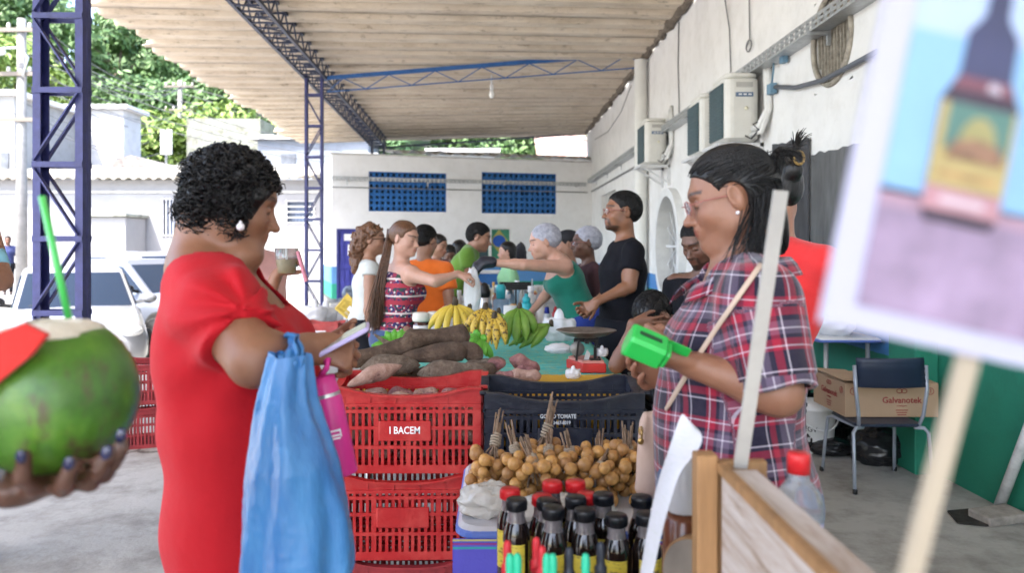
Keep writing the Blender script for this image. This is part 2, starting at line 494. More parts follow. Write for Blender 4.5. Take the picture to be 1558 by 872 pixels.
def hand(w, d, n, side=1, s=1., curl=(25, 28, 30, 34), spread=.0, thumb=(.75, .55, .35), tcurl=25, k=.0045, tag='hand', flen=1.):
    """w wrist, d finger direction, n palm-facing direction, side*cross(d,n) = thumb side"""
    w = np.asarray(w, float); d = unit(d); n = unit(np.asarray(n, float) - d * np.dot(n, d)); t = np.cross(d, n) * side
    o = [ecap(w - d * .01 * s, w + d * .078 * s, t, .027 * s, .019 * s, .040 * s, .0125 * s, .02, tag),
         ell(w + d * .035 * s + t * .024 * s + n * .006 * s, V(.018, .030, .015) * s, np.stack([t, d, n], 1), .012, tag)]
    L = [.072, .080, .075, .058]
    for i in range(4):
        p = w + d * (.078 - .004 * abs(i - 1)) * s + t * (.030 - .0205 * i) * s
        ang = 0.; dd = unit(d + t * spread * (1.5 - i)); r = .0086 * s
        for j, fr in enumerate((.46, .30, .24)):
            ang += R(curl[i]) * (1, 1.1, .7)[j]
            q = p + (dd * math.cos(ang) + n * math.sin(ang)) * L[i] * fr * s * flen
            r2 = r * .92; o.append(capsule(p, q, r, r2, k if j else .008, tag)); p, r = q, r2
    p = w + d * .022 * s + t * .022 * s + n * .006 * s
    dd = unit(d * thumb[0] + t * thumb[1] + n * thumb[2]); r = .0115 * s
    for j, l in enumerate((.042, .034, .027)):
        q = p + dd * l * s; o.append(capsule(p, q, r, r * .9, k if j else .012, tag)); p = q; r *= .9
        c = R(tcurl); dd = unit(dd * math.cos(c) + unit(d * .7 + n * .5 - t * .4) * math.sin(c))
    return o

class Fig:
    """joints -> body prims. points in world metres"""
    def __init__(s, base, fwd, H=1.65, g=1., lean=0., gw=None, leanv=None, belly=0., bust=0., hip=1., arm=1., leg=1., sh=1., head=None, headf=None, headup=None,
                 fat=0., hk=None, shin=True, pel=None, chest=None, neck=None, headc=None, legs=True, ground=0., neckr=1., stance=.5, hs=1.):
        s.H = H; s.fwd = unit(np.array([*fwd[:2], 0.])); s.right = np.cross(s.fwd, V(0, 0, 1)); up = V(0, 0, 1)
        base = np.array([base[0], base[1], ground]); L = unit(up * math.cos(R(lean)) + s.fwd * math.sin(R(lean)))
        s.pel = np.asarray(pel, float) if pel is not None else base + up * .52 * H
        s.neck = np.asarray(neck, float) if neck is not None else s.pel + L * .315 * H
        s.chest = np.asarray(chest, float) if chest is not None else s.pel + (s.neck - s.pel) * .66 + s.fwd * .01
        s.L = unit(s.neck - s.pel)
        s.headc = np.asarray(headc, float) if headc is not None else s.neck + unit(s.L + up * .8) * .102 * H + s.fwd * .022
        s.g = g; sp = []; r = s.right
        s.pw = .105 * H * g * hip; pd = .072 * H * g * (.5 + .5 * hip); ww = .082 * H * (.4 + .6 * g) * (1 + .35 * belly); wd = .058 * H * g * (1 + .9 * belly)
        cw = .098 * H * (.5 + .5 * g) * sh; cd = .068 * H * (.35 + .65 * g)
        s.waist = s.pel + (s.neck - s.pel) * .33 + s.fwd * .03 * belly
        A = sp.append
        A(ecap(s.pel - s.L * .03, s.waist, r, s.pw, pd, ww, wd, .05, 'torso'))
        A(ecap(s.waist, s.chest, r, ww, wd, cw, cd, .05, 'torso'))
        A(ecap(s.chest, s.chest + (s.neck - s.chest) * .72, r, cw, cd, cw * .82, cd * .62, .05, 'torso'))
        if belly > 0: A(ell(s.waist + s.fwd * wd * .55 - s.L * .02, (ww * .8, wd * .75, .11 * H * .9), np.stack([r, s.fwd, s.L], 1), .05, 'torso'))
        A(ell(s.pel - s.fwd * pd * .45 - s.L * .02, (s.pw * .85, pd * .85, .075 * H), np.stack([r, s.fwd, s.L], 1), .05, 'torso'))
        if bust > 0:
            for x in (-1, 1): A(ell(s.chest + s.fwd * cd * .62 + r * x * cw * .48 - s.L * .02, V(.062, .062, .066) * bust, np.stack([r, s.fwd, s.L], 1), .04, 'torso'))
        s.shw = .112 * H * sh
        s.sh = {}
        for n, x in (('R', 1), ('L', -1)):
            s.sh[n] = s.chest + (s.neck - s.chest) * .62 + r * x * s.shw
        s.ar = np.array([.034, .030, .025, .0265, .0185]) * H / 1.65 * arm * 1.12
        s.nr = .0335 * H / 1.65 * 1.45 * neckr * (.75 + .25 * g)
        s.core = sp; s.P = sp[:]; s.hp = None
        s.head = Head(s.headc, headf if headf is not None else s.fwd, headup if headup is not None else up, H / 1.65 * hs, fat=fat, **(hk or {}))
        jb = s.head.w(0, -.018, -.055)
        s.neckp = [capsule(s.neck - s.L * .03, jb, s.nr * 1.12, s.nr, .03, 'neck')]
        if fat > .3: s.neckp.append(ell(s.head.w(0, -.06, -.075), V(.055, .045, .06) * s.head.s, s.head.R, .05, 'neck'))
        s.arms = {}; s.sleeveP = {}
        s.zones = [(s.headc - .15, s.headc + .15)]
        s.legP = []
        s.legson = legs; s.ground = ground
        if legs:
            for n, x in (('R', 1), ('L', -1)):
                hp = s.pel + r * x * s.pw * .48 - up * .03
                ft = np.array([s.pel[0], s.pel[1], ground]) + r * x * (.05 + .05 * stance) + s.fwd * (.03 * x * stance - .01)
                an = ft + up * .07; kn = (hp + an) / 2 + s.fwd * .03 + up * .01
                s.legP += [capsule(hp, kn, .052 * H * g * leg, .034 * H * (.4 + .6 * g) * leg, .04, 'thigh'), capsule(kn, an, .033 * H * (.4 + .6 * g) * leg, .022 * H, .03, 'shin'),
                           ell(kn * .62 + an * .38 - s.fwd * .02, V(.035, .035, .1) * H / 1.65, None, .03, 'shin')]
                fp = ft + up * .035
                s.legP += [ecap(fp - s.fwd * .04, fp + s.fwd * .14, r, .035, .035, .042, .024, .02, 'foot')]
        s.shoes = None
    def arm(s, n, el, wr, hd=None, sho=None, muscle=1.):
        if sho is not None: s.sh[n] = np.asarray(sho, float)
        a = s.sh[n]; el = np.asarray(el, float); wr = np.asarray(wr, float); q = s.ar
        x = 1 if n == 'R' else -1
        s.P += [capsule(s.neck - s.L * .035, a + V(0, 0, .012) - (a - s.neck) * .08, s.nr * .95, q[0] * 1.25, .04, 'shou')]
        s.arms[n] = (a, el, wr)
        up = capsule(a, el, q[0] * 1.28, q[1] * 1.12, .035, 'uarm' + n); s.P.append(up)
        f0 = el + (wr - el) * .22
        s.P += [capsule(el, f0, q[1] * 1.05, q[3] * 1.18, .02, 'farm' + n), capsule(f0, wr, q[3] * 1.18, q[4] * 1.05, .02, 'farm' + n)]
        if hd:
            hd = dict(hd); d = hd.pop('d'); nn = hd.pop('n'); hs = hd.pop('s', s.H / 1.65)
            h = hand(wr, d, nn, s=hs, tag='hand' + n, **hd); s.P += h
            c = wr + unit(d) * .08 * hs; s.zones.append((c - .12 * hs, c + .12 * hs))
    def rest_arm(s, n, bend=12, out=.05):
        a = s.sh[n]; x = 1 if n == 'R' else -1; H = s.H
        el = a + s.right * x * out + V(0, 0, -.17 * H) - s.fwd * .02
        wr = el + unit(V(0, 0, -1) + s.fwd * math.tan(R(bend)) + s.right * x * .02) * .145 * H
        s.arm(n, el, wr, dict(d=V(0, 0, -1) + s.fwd * .2, n=-s.right * x, side=-1 if n == 'R' else 1))
    def allp(s, detail=True):
        return s.P + s.neckp + s.legP + s.head.prims(detail)
    def body(s, parent, mat, coarse=.012, fine=.004, name='body', tint=None, extra=(), cuts=(), nothands=False):
        zs = [(a, b, fine) for a, b in (s.zones[:1] if nothands else s.zones)]
        v, f = build_sdf(s.allp() + list(extra), coarse, zs, cuts=cuts)
        t = s.head.tint(v, **(tint or {}))
        c = np.concatenate([t, np.ones((len(v), 1))], 1)
        return mesh_np(name, v, f, mat, parent, True, {'tint': ('FLOAT_COLOR', c)})
    def pick(s, *tags): return [q for q in s.P + s.neckp + s.legP if any(q.tag.startswith(t) for t in tags)]
    def sleeve(s, n, t, extra=.006, flare=.0):
        a, el, wr = s.arms[n]; q = s.ar
        if t <= 1: e = a + (el - a) * t; r1 = q[0] * 1.28 + (q[1] * 1.12 - q[0] * 1.28) * t; segs = [(a, e, q[0] * 1.32 + extra, r1 + extra + flare)]
        else:
            e = el + (wr - el) * (t - 1); r1 = q[1] * 1.1 + (q[4] - q[1] * 1.1) * (t - 1)
            segs = [(a, el, q[0] * 1.32 + extra, q[1] * 1.12 + extra), (el, e, q[1] * 1.12 + extra, r1 + extra + flare)]
        o = [capsule(*x, .03, 'uarm' + n) for x in segs]
        d = unit(segs[-1][1] - segs[-1][0])
        o[-1] = o[-1].cut((segs[-1][1], d))
        return o
    def garment(s, name, parent, mat, prims, off=.008, coarse=.009, zones=(), cuts=(), disp=None, uv=None, smooth=1):
        v, f = build_sdf(prims, coarse, zones, off, cuts, disp, smooth=smooth)
        at = {}
        if uv: at['puv'] = ('FLOAT_VECTOR', uv(v))
        return mesh_np(name, v, f, mat, parent, True, at)
    def top(s, parent, mat, sleeve=.5, hem=None, neckdrop=.0, name='shirt', tank=False, off=.009, coarse=.009, fold=.006, scoop=.35, flare=.012, seed=1, uv=None, zones=(), sides=('R', 'L'), extra=(), extracuts=(), neckback=0.):
        pr = list(s.core)
        if not tank:
            pr += [q for q in s.P if q.tag == 'shou']
            for n in sides:
                if n in s.arms and sleeve > 0: pr += s.sleeve(n, sleeve, .004, flare)
        pr += list(extra)
        c = s.neck + s.L * (.012 - neckdrop) + s.fwd * .0
        hemz = s.pel - s.L * .06 if hem is None else s.pel + s.L * hem
        cuts = [(c, unit(s.L * .94 + s.fwd * scoop)), (hemz, -s.L)] + list(extracuts)
        if tank:
            for x in (-1, 1):
                ctr = s.sh['R' if x > 0 else 'L'] + s.right * x * .0
                cuts.append((ctr - s.right * x * (.045 if tank is True else tank) - s.L * .0, unit(s.right * x + s.L * .18)) if False else
                            (lambda p, ctr=ctr: .075 * s.H / 1.65 - np.linalg.norm((p - ctr) * V(1, 1, 1), axis=-1)))
        disp = (lambda p: fold * (vnoise(p, 9, seed, (1, 1, .45)) + .5 * vnoise(p, 22, seed + 3, (1, 1, .6)))) if fold else None
        return s.garment(name, parent, mat, pr, off, coarse, zones, cuts, disp, uv)
    def trousers(s, parent, mat, off=.008, coarse=.011, t=1., top=.05, name='trousers', seed=4, fold=.006):
        pr = [q for q in s.core[:1]] + [s.core[-1] if False else q for q in s.core if q.tag == 'torso'][:1] + [q for q in s.legP if q.tag != 'foot']
        pr += [q for q in s.core if q.tag == 'torso'][1:]
        an = s.ground + .07 + (1 - t) * .35
        cuts = [(s.pel + s.L * top, s.L), (V(0, 0, an), V(0, 0, -1))]
        disp = lambda p: fold * (vnoise(p, 10, seed, (1, 1, .8)) + .5 * vnoise(p, 25, seed))
        return s.garment(name, parent, mat, pr, off, coarse, (), cuts, disp)
    def shoe(s, parent, mat, col=.012):
        for n in (0, 1):
            q = [x for x in s.legP if x.tag == 'foot'][n]
            v, f = build_sdf([q], col, (), .01, [(V(0, 0, s.ground + .005), V(0, 0, -1))])
            mesh_np('shoe', v, f, mat, parent)

def hair_solid(hd, prims, parent, mat, name='hair', res=.006, face=True, lump=.0, lscale=40., seed=0, cuts=(), aniso=(1, 1, 1), smooth=1, short=False):
    """prims list in world; face=True removes the face region in front"""
    cs = list(cuts)
    if face:
        fz, fy = (face if isinstance(face, tuple) else (.080, .030))
        def fc(p):
            q = hd.loc(p); x, y, z = q.T
            nz = .009 * vnoise(p, 75, 5)
            a = nz + (1 - np.sqrt(((y - .112) / (.112 - fy)) ** 2 + ((z + .022) / (fz + .022)) ** 2)) * .08
            b = np.minimum(y + .045, -.038 - z) if short else np.minimum(y + .012, -.03 - z)
            e = .030 - np.hypot(y + .006, z + .004)
            return np.maximum(np.maximum(a, b), e if short else -1.) * hd.s
        cs.append(fc)
    disp = (lambda p: lump * (vnoise(p, lscale, seed, aniso) + .5 * vnoise(p, lscale * 2.1, seed + 1, aniso))) if lump else None
    v, f = build_sdf(prims, res, (), 0, cs, disp, smooth=smooth)
    return mesh_np(name, v, f, mat, parent)

def strands(start, dirs, field, n=14, step=.012, stick=.004, grav=.0, r0=.0012, r1=.0004, mom=.6, jitter=.25, flow=None):
    """walk tubes over the surface of an implicit field; returns (k, n, 3) paths"""
    p = np.array(start); d = np.array(dirs); out = [p.copy()]; K = len(p)
    e = 1e-3
    for i in range(n - 1):
        g = np.stack([field(p + V(*(e * (a == j) for j in range(3)))) - field(p - V(*(e * (a == j) for j in range(3)))) for a in range(3)], 1) if False else None
        gr = np.zeros((K, 3))
        for a in range(3):
            o = np.zeros(3); o[a] = e
            gr[:, a] = (field(p + o) - field(p - o)) / (2 * e)
        gr /= np.linalg.norm(gr, axis=1, keepdims=True) + 1e-9
        t = flow(p, i) if flow is not None else np.tile(V(0, 0, -1), (K, 1))
        d = d * mom + t * (1 - mom) + rng.normal(0, jitter, (K, 3)) * .3
        d -= gr * np.sum(d * gr, 1, keepdims=True)
        d /= np.linalg.norm(d, axis=1, keepdims=True) + 1e-9
        p = p + d * step
        f = field(p)
        p = p - gr * (f - stick)[:, None]
        out.append(p.copy())
    return np.stack(out, 1)
def strand_mesh(paths, r0, r1, name, mat, parent, sides=3):
    K, n, _ = paths.shape
    t = np.gradient(paths, axis=1); t /= np.linalg.norm(t, axis=2, keepdims=True) + 1e-9
    ref = np.where(np.abs(t[..., 2:3]) > .9, V(1, 0, 0), V(0, 0, 1))
    s = np.cross(t, ref); s /= np.linalg.norm(s, axis=2, keepdims=True) + 1e-9; u = np.cross(s, t)
    rr = np.linspace(0, 1, n); rad = np.multiply.outer(r0, 1 - rr ** 3) + r1 * rr ** 3
    if np.ndim(r0) == 0: rad = np.tile(rad, (K, 1))
    ring = []
    for j in range(sides):
        a = 2 * PI * j / sides
        ring.append(paths + rad[..., None] * (math.cos(a) * s + math.sin(a) * u))
    v = np.stack(ring, 2).reshape(-1, 3)
    b = (np.arange(K)[:, None, None] * n + np.arange(n - 1)[None, :, None]) * sides
    j = np.arange(sides)[None, None, :]; j2 = (j + 1) % sides
    f = np.stack([b + j, b + j2, b + sides + j2, b + sides + j], -1).reshape(-1, 4)
    return mesh_np(name, v, f, mat, parent)
def skin(name, col, rough=.43):
    col = tuple(c * .88 for c in col)
    g = G('skin_' + name, rough)
    o = g.coord()
    n = g.noise(o, 9, 6, .65); n2 = g.noise(o, 120, 3, .5)
    c = g.ramp(n, [(.3, tuple(x * .86 for x in col)), (.7, tuple(min(1, x * 1.12) for x in col))])
    c = g.mix(g.math('MULTIPLY', n2, .25), c, (col[0] * .75, col[1] * .55, col[2] * .5))
    t = g.attr('tint'); c = g.mix(1.0, c, t.outputs['Color'], 'MULTIPLY')
    g.col(c); g.b.inputs['Subsurface Weight'].default_value = .12
    g.b.inputs['Subsurface Radius'].default_value = (1, .35, .2); g.b.inputs['Subsurface Scale'].default_value = .008
    g.b.inputs['Specular IOR Level'].default_value = .5
    g.bump(g.math('ADD', g.noise(o, 420, 3), g.math('MULTIPLY', g.noise(o, 60, 4), .7)), .22, .005)
    return g.m
def cloth(name, col, bump=.35, rough=.85, var=.12, weave=700, sheen=.15, vs=5):
    g = G('cloth_' + name, rough); o = g.coord()
    n = g.noise(o, vs, 5); c = g.ramp(n, [(.3, tuple(x * (1 - var) for x in col)), (.7, tuple(min(1, x * (1 + var)) for x in col))])
    g.col(c); g.b.inputs['Sheen Weight'].default_value = sheen if max(col) > .1 else .0; g.b.inputs['Specular IOR Level'].default_value = .2
    h = g.math('ADD', g.math('MULTIPLY', g.noise(o, 30, 5), 1.), g.math('MULTIPLY', g.noise(o, weave, 2), .25))
    g.bump(h, bump, .006)
    return g.m
def hairmat(name, col, rough=.38, stretch=(1, 1, .2), scale=220):
    g = G('hair_' + name, rough); o = g.coord(scale=stretch)
    n = g.noise(o, scale, 3, .6)
    c = g.ramp(n, [(.3, tuple(x * .5 for x in col)), (.75, tuple(min(1, x * 1.7) for x in col))]); g.col(c)
    g.bump(n, .6, .004); g.b.inputs['Specular IOR Level'].default_value = .38
    return g.m
def wallpaint(name, base, low=None, zlow=.75, mid=None, zmid=.9, low2=None, dirt=.12):
    """painted masonry with painted bands by height (world z) and worn patches"""
    g = G(name, .75); o = g.coord()
    n = g.noise(o, .9, 8, .65); n2 = g.noise(o, 2.6, 8, .75)
    def pc(c, k=1.): return g.mix(g.math('MULTIPLY', g.ramp(n2, [(.48, (0, 0, 0)), (.68, (1, 1, 1))]), dirt * k * 2.2), g.ramp(n, [(.3, tuple(x * .9 for x in c)), (.7, tuple(min(1, x * 1.04) for x in c))]), (c[0] * .55, c[1] * .52, c[2] * .47))
    c = pc(base); z = g.xyz(o)[2]
    zz = g.math('ADD', z, g.math('MULTIPLY', g.math('SUBTRACT', g.noise(o, 14, 4), .5), .012))
    if mid: c = g.mix(g.math('LESS_THAN', zz, zmid), c, pc(mid))
    if low: c = g.mix(g.math('LESS_THAN', zz, zlow), c, pc(low, 1.5))
    g.col(c); g.bump(g.math('ADD', g.noise(o, 60, 5), g.math('MULTIPLY', n2, 1.5)), .15, .01)
    return g.m

S_red = skin('brown_warm', (.275, .125, .068)); S_plaid = skin('brown_deep', (.30, .142, .085)); S_pale = skin('pale', (.56, .32, .235))
S_tan = skin('tan', (.36, .185, .115)); S_dark = skin('dark', (.15, .072, .046)); S_hand = skin('dark_hand', (.10, .045, .028)); S_boy = skin('boy', (.20, .092, .055))
HS = hairmat('short_black', (.004, .0034, .0036), .65, (1, 1, .6), 300)
HB = hairmat('black', (.0035, .0030, .0034)); HBr = hairmat('brown', (.10, .045, .022)); HC = hairmat('curly_brown', (.11, .05, .025), stretch=(1, 1, 1), scale=90)
white_plastic = M('white_plastic', (.78, .78, .78), .4, var=.05); black_plastic = M('black_plastic', (.008, .008, .009), .4)
blue_steel = M('blue_painted_steel', (.035, .040, .15), .45, var=.25, vs=10, bump=.1)
blue_steel2 = M('blue_painted_beam', (.02, .10, .30), .45, var=.25, vs=10, bump=.1)
dark_steel = M('dark_steel_lattice', (.035, .045, .085), .5, var=.3)
galv = M('galvanised_steel', (.45, .47, .48), .4, metal=.6, var=.15, vs=20)
# ------------------------------------------------------------------ setting
def struct(o): o['kind'] = 'structure'; return o
# ground: market floor, dropping gently to the car park on the left, out to the horizon
g = G('concrete_floor', .7); o = g.coord()
n1 = g.noise(o, .55, 8, .62, .4); n2 = g.noise(o, 3.5, 8, .7); n3 = g.noise(o, 45, 4)
c = g.ramp(n1, [(.25, (.20, .185, .165)), (.45, (.36, .345, .32)), (.62, (.44, .425, .40)), (.8, (.52, .50, .475))])
c = g.mix(g.math('MULTIPLY', g.ramp(n2, [(.46, (0, 0, 0)), (.66, (1, 1, 1))]), .62), c, (.15, .135, .115))
vor = g.n('TexVoronoi', feature='DISTANCE_TO_EDGE'); vor.inputs['Scale'].default_value = .26
wv = g.n('VectorMath', operation='ADD'); nn = g.n('TexNoise'); nn.inputs['Scale'].default_value = 2.2; nn.inputs['Detail'].default_value = 6
g.l(o, nn.inputs['Vector']); g.l(o, wv.inputs[0]); sc_ = g.n('VectorMath', operation='SCALE'); sc_.inputs['Scale'].default_value = .5
g.l(nn.outputs['Color'], sc_.inputs[0]); g.l(sc_.outputs[0], wv.inputs[1]); g.l(wv.outputs[0], vor.inputs['Vector'])
crack = g.math('LESS_THAN', vor.outputs['Distance'], .0028)
c = g.mix(g.math('MULTIPLY', crack, .75), c, (.07, .06, .05))
g.col(c); g.bump(g.math('SUBTRACT', g.math('ADD', g.math('MULTIPLY', n2, .8), g.math('MULTIPLY', n3, .35)), crack), .45, .015)
xs = np.array([-400, -120, -40, -12, -7.5, -6.0, -4.5, -4.0, 0, 3, 12, 60, 400.]); ys = np.array([-60, -10, 0, 6, 12, 20, 24, 30, 60, 200, 900.])
zz = np.interp(xs, [-4.5, -4.0], [-.30, 0])
me = MB(); me.grid(np.array([[[x, y, z] for x, z in zip(xs, zz)] for y in ys]), smooth=False)
o_ = struct(me.build('ground', g.m)); 

# ---- canopy roof of big corrugated sheets
def roof_z(x, y):
    ty = (y - 11.8) / 12.2; l = 5.10 - .47 * ty; r = 4.90 - .04 * ty
    t = (x + 6.05) / 8.82
    return l + (r - l) * t
g = G('fibre_cement', .85); o = g.coord(scale=(.55, 1.2, 1)); o2 = g.coord()
a1 = g.noise(o, 2.2, 8, .7); a2 = g.noise(o, 9, 6, .7); a3 = g.noise(o2, .5, 3)
c = g.ramp(a1, [(.3, (.46, .375, .275)), (.5, (.61, .515, .40)), (.72, (.69, .605, .49))])
c = g.mix(g.math('MULTIPLY', g.ramp(a2, [(.56, (0, 0, 0)), (.70, (1, 1, 1))]), .75), c, (.16, .125, .09))
c = g.mix(g.math('MULTIPLY', g.ramp(g.noise(g.coord(scale=(.12, 2.5, 1)), 5, 6, .75), [(.62, (0, 0, 0)), (.70, (1, 1, 1))]), .8), c, (.07, .06, .05))
fy = g.math('FRACT', g.math('MULTIPLY', g.math('ADD', g.xyz(o2)[1], g.math('MULTIPLY', g.noise(o2, 3, 5), .07)), 1 / 1.06))
c = g.mix(g.math('MULTIPLY', g.math('MULTIPLY', g.ramp(fy, [(0, (1, 1, 1)), (.05, (.15, .15, .15)), (.14, (0, 0, 0)), (.9, (0, 0, 0)), (1, (1, 1, 1))]), g.ramp(g.noise(o2, .8, 6), [(.35, (.15, .15, .15)), (.6, (1, 1, 1))])), .85), c, (.10, .08, .06))
c = g.mix(g.math('MULTIPLY', g.ramp(a3, [(.4, (0, 0, 0)), (.7, (1, 1, 1))]), .35), c, (.42, .36, .30))
g.col(c); g.bump(g.noise(o2, 30, 5), .25, .01); roofmat = g.m
canopy = thing('canopy_roof', 'wide weathered beige corrugated canopy roof over the market on a blue steel frame', 'roof', (0, 10, 0))
per = .53; prof = [(0, 0), (.14, 0), (.19, .13), (.38, .13), (.43, 0)]
rows = []
y0 = -5.0; k = 0; jl = 0
while y0 < 24.2:
    jl = jl if k % 2 else rng.normal(0, .13)
    for dy, dz in prof:
        rows.append((y0 + dy, dz, jl))
    y0 += per; k += 1
xsr = np.concatenate([[-6.1], np.arange(-5.5, 2.5, .75), [2.72]])
gr = np.array([[[x if i else x + jl, y, roof_z(x, y) + dz] for i, x in enumerate(xsr)] for y, dz, jl in rows])
mb = MB(); mb.grid(gr, smooth=False)
sheet = mb.build('corrugated_sheet', roofmat, canopy); md = sheet.modifiers.new('thick', 'SOLIDIFY'); md.thickness = .012; md.offset = 1
# girder: box lattice carried by the columns
def girder(mb, A, B, w, h, pitch, rod=.022):
    A = np.asarray(A, float); B = np.asarray(B, float); Bm = basis(B - A); L = np.linalg.norm(B - A); n = int(L / pitch)
    def q(t, sx, sz): return A + (B - A) * t + Bm[:, 0] * sx * w / 2 + Bm[:, 2] * sz * h / 2
    for sx in (-1, 1):
        for sz in (-1, 1): mb.bar(q(0, sx, sz), q(1, sx, sz), .05)
        for i in range(n):
            a, b = (-1, 1) if i % 2 else (1, -1)
            mb.bar(q(i / n, sx * 1.06, a), q((i + 1) / n, sx * 1.06, b), rod)
    for sz in (-1, 1):
        for i in range(n):
            mb.bar(q((i + .5) / n, -1, sz * 1.05), q((i + .5) / n, 1, sz * 1.05), rod * 1.2)
            if sz < 0 and i % 2: mb.bar(q(i / n, -1, sz * 1.12), q((i + 1) / n, 1, sz * 1.12), rod * .8)
gA = P(395, 0, 11.6); gB = P(578, 213, 24.2); gd = (gB - gA) / (gB[1] - gA[1])
gA0 = gA + gd * (-4.5 - gA[1])
mb = MB(); girder(mb, gA0 - V(0, 0, .12), gB - V(0, 0, .10), .40, .30, .26); mb.build('lattice_girder', dark_steel, canopy)
mb = MB()      # purlin along the wall and dark crumbly joint where the roof meets the wall
prev = None
pts = []
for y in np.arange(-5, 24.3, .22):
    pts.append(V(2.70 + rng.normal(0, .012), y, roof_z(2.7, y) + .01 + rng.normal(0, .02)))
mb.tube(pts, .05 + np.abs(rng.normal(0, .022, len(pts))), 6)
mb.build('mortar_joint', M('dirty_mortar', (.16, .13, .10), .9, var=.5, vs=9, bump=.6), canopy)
def truss(mb, A, B, drop, nb, top=.075, rod=.016, bw=.02):
    A = np.asarray(A, float); B = np.asarray(B, float); d = V(0, 0, -drop)
    mb.bar(A, B, .05, top); a = A + (B - A) * .02 + d
    mb.bar(a, B + d, bw, bw)
    for i in range(nb):
        t0, t1, t2 = (i / nb, (i + .5) / nb, (i + 1) / nb)
        p0 = A + (B - A) * t0 + d; p1 = A + (B - A) * t1; p2 = A + (B - A) * t2 + d
        if i == 0: p0 = a
        mb.bar(p0, p1 - V(0, 0, .03), rod); mb.bar(p1 - V(0, 0, .03), p2, rod)
tA = P(488, 119, 15.3); tB = P(990, 79, 14.6)
mb = MB(); truss(mb, tA, tB, .27, 7); mb.build('roof_truss', blue_steel2, canopy)
mb = MB(); truss(mb, V(-3.5, 5.9, 4.98), V(2.75, 5.9, 4.83), .27, 7); truss(mb, V(-3.5, -2, 5.1), V(2.75, -2, 4.86), .27, 7); mb.build('roof_truss', blue_steel2, canopy)
mb = MB(); truss(mb, P(588, 224, 24.1), P(893, 203, 24.3), .22, 6, .05); mb.build('roof_truss', dark_steel, canopy)
mb = MB()
for px in (566, 584): mb.bar(P(px, 212, 22.6), P(px, 246, 22.6), .07)
mb.bar(P(560, 246, 22.55), P(592, 246, 22.55), .06); mb.bar(P(590, 222, 22.6), P(612, 244, 22.6), .03)
mb.build('roof_post', dark_steel, canopy)
bulb = thing('light_bulb', 'bare white bulb hanging from the thin blue roof truss', 'light bulb', P(748, 135, 15.0))
mb = MB(); c = P(748, 131, 15.0); mb.lathe([(.012, .30), (.02, .12), (.035, .10), (.035, .03), (.03, 0), (.001, 0)], c - V(0, 0, .08), 10); mb.build('socket', white_plastic, bulb)
mb = MB(); mb.lathe([(.03, 0), (.045, -.04), (.05, -.09), (.03, -.14), (.001, -.15)], c - V(0, 0, .08), 12); mb.build('glass', M('bulb_glass', (.9, .9, .88), .15, var=0), bulb)

def column(label, x0, x1, Y, ztop, step, zoff, post=.055, depth=.12):
    t = thing('lattice_column', label, 'column', ((x0 + x1) / 2, Y, 0), group='blue lattice columns carrying the roof')
    for x, sg in ((x0, 1), (x1, -1)):
        for y, sy in ((Y, 1), (Y + depth, -1)):
            mb = MB()
            mb.box((x + sg * post / 2, y, ztop / 2), (post, .012, ztop)); mb.box((x + sg * .006, y + sy * post * .45, ztop / 2), (.012, post * .85, ztop - .002))
            mb.build('post', blue_steel, t)
    mb = MB(); ring = []
    z = zoff; k = 0
    xa, xb = x0 + .02, x1 - .02
    while z < ztop - .1:
        for y in (Y - .012, Y + depth + .012): mb.bar((x0, y, z), (x1, y, z), .014, .045)
        for x in (xa, xb): mb.bar((x, Y, z), (x, Y + depth, z), .014, .04)
        z += step; k += 1
    mb.build('crossbar', blue_steel, t)
    mb = MB(); z = zoff; k = 0
    while z < ztop - step:
        for y in (Y - .018, Y + depth + .018):
            a, b = ((x0 + .02), (x1 - .03)) if k % 2 else ((x1 - .03), (x0 + .02))
            mb.bar((a, y, z + .03), (b, y, z + step - .03), .012, .05, up=(0, 1, 0))
        z += step; k += 1
    mb.build('diagonal', blue_steel, t)
    mb = MB(); mb.box(((x0 + x1) / 2, Y + depth / 2, .008), (x1 - x0 + .12, depth + .12, .016)); mb.build('base_plate', blue_steel, t)
    return t
column('blue lattice steel column standing by the parked cars behind the coconut', -3.70, -3.30, 6.28, 5.02, .593, .05 + .26, .062)
column('blue lattice steel column farther off beside the red crate and the rubbish bags', -3.72, -3.37, 15.2, 4.75, .60, .14, .05, .10)

# ---- the long building on the right
WX = 2.77
wallR = wallpaint('wall_white_green', (.80, .79, .765), (.012, .19, .115), .66, (.06, .22, .50), .93)
wallN = wallpaint('wall_white_green_near', (.80, .79, .765), (.012, .19, .115), 1.02)
bld = thing('market_building', 'long white building with a green painted base along the right of the market', 'building', (WX, 8, 0))
def ywall(mb, x, y0, y1, z0, z1, th, holes):
    """wall plane at x with rectangular/round holes cut by tiling (y,z)"""
    ys = sorted({y0, y1, *[h[0] for h in holes], *[h[1] for h in holes]}); zs = sorted({z0, z1, *[h[2] for h in holes], *[h[3] for h in holes]})
    for a, b in zip(ys, ys[1:]):
        for c, d in zip(zs, zs[1:]):
            if any(h[0] <= a and b <= h[1] and h[2] <= c and d <= h[3] for h in holes): continue
            mb.box((x + th / 2, (a + b) / 2, (c + d) / 2), (th, b - a, d - c))
mb = MB(); ywall(mb, WX, -6, 5.05, 0, 5.6, .25, [])
mb.build('near_wall', wallN, bld)
RC = (12.45, 1.42, .80)     # round window centre y,z,r
mb = MB(); ywall(mb, WX, 5.05, 24.5, 0, 5.6, .25, [(RC[0] - .86, RC[0] + .86, RC[1] - .86, RC[1] + .86), (18.5, 21.0, 2.15, 2.75), (6.15, 6.9, 2.75, 3.55)])
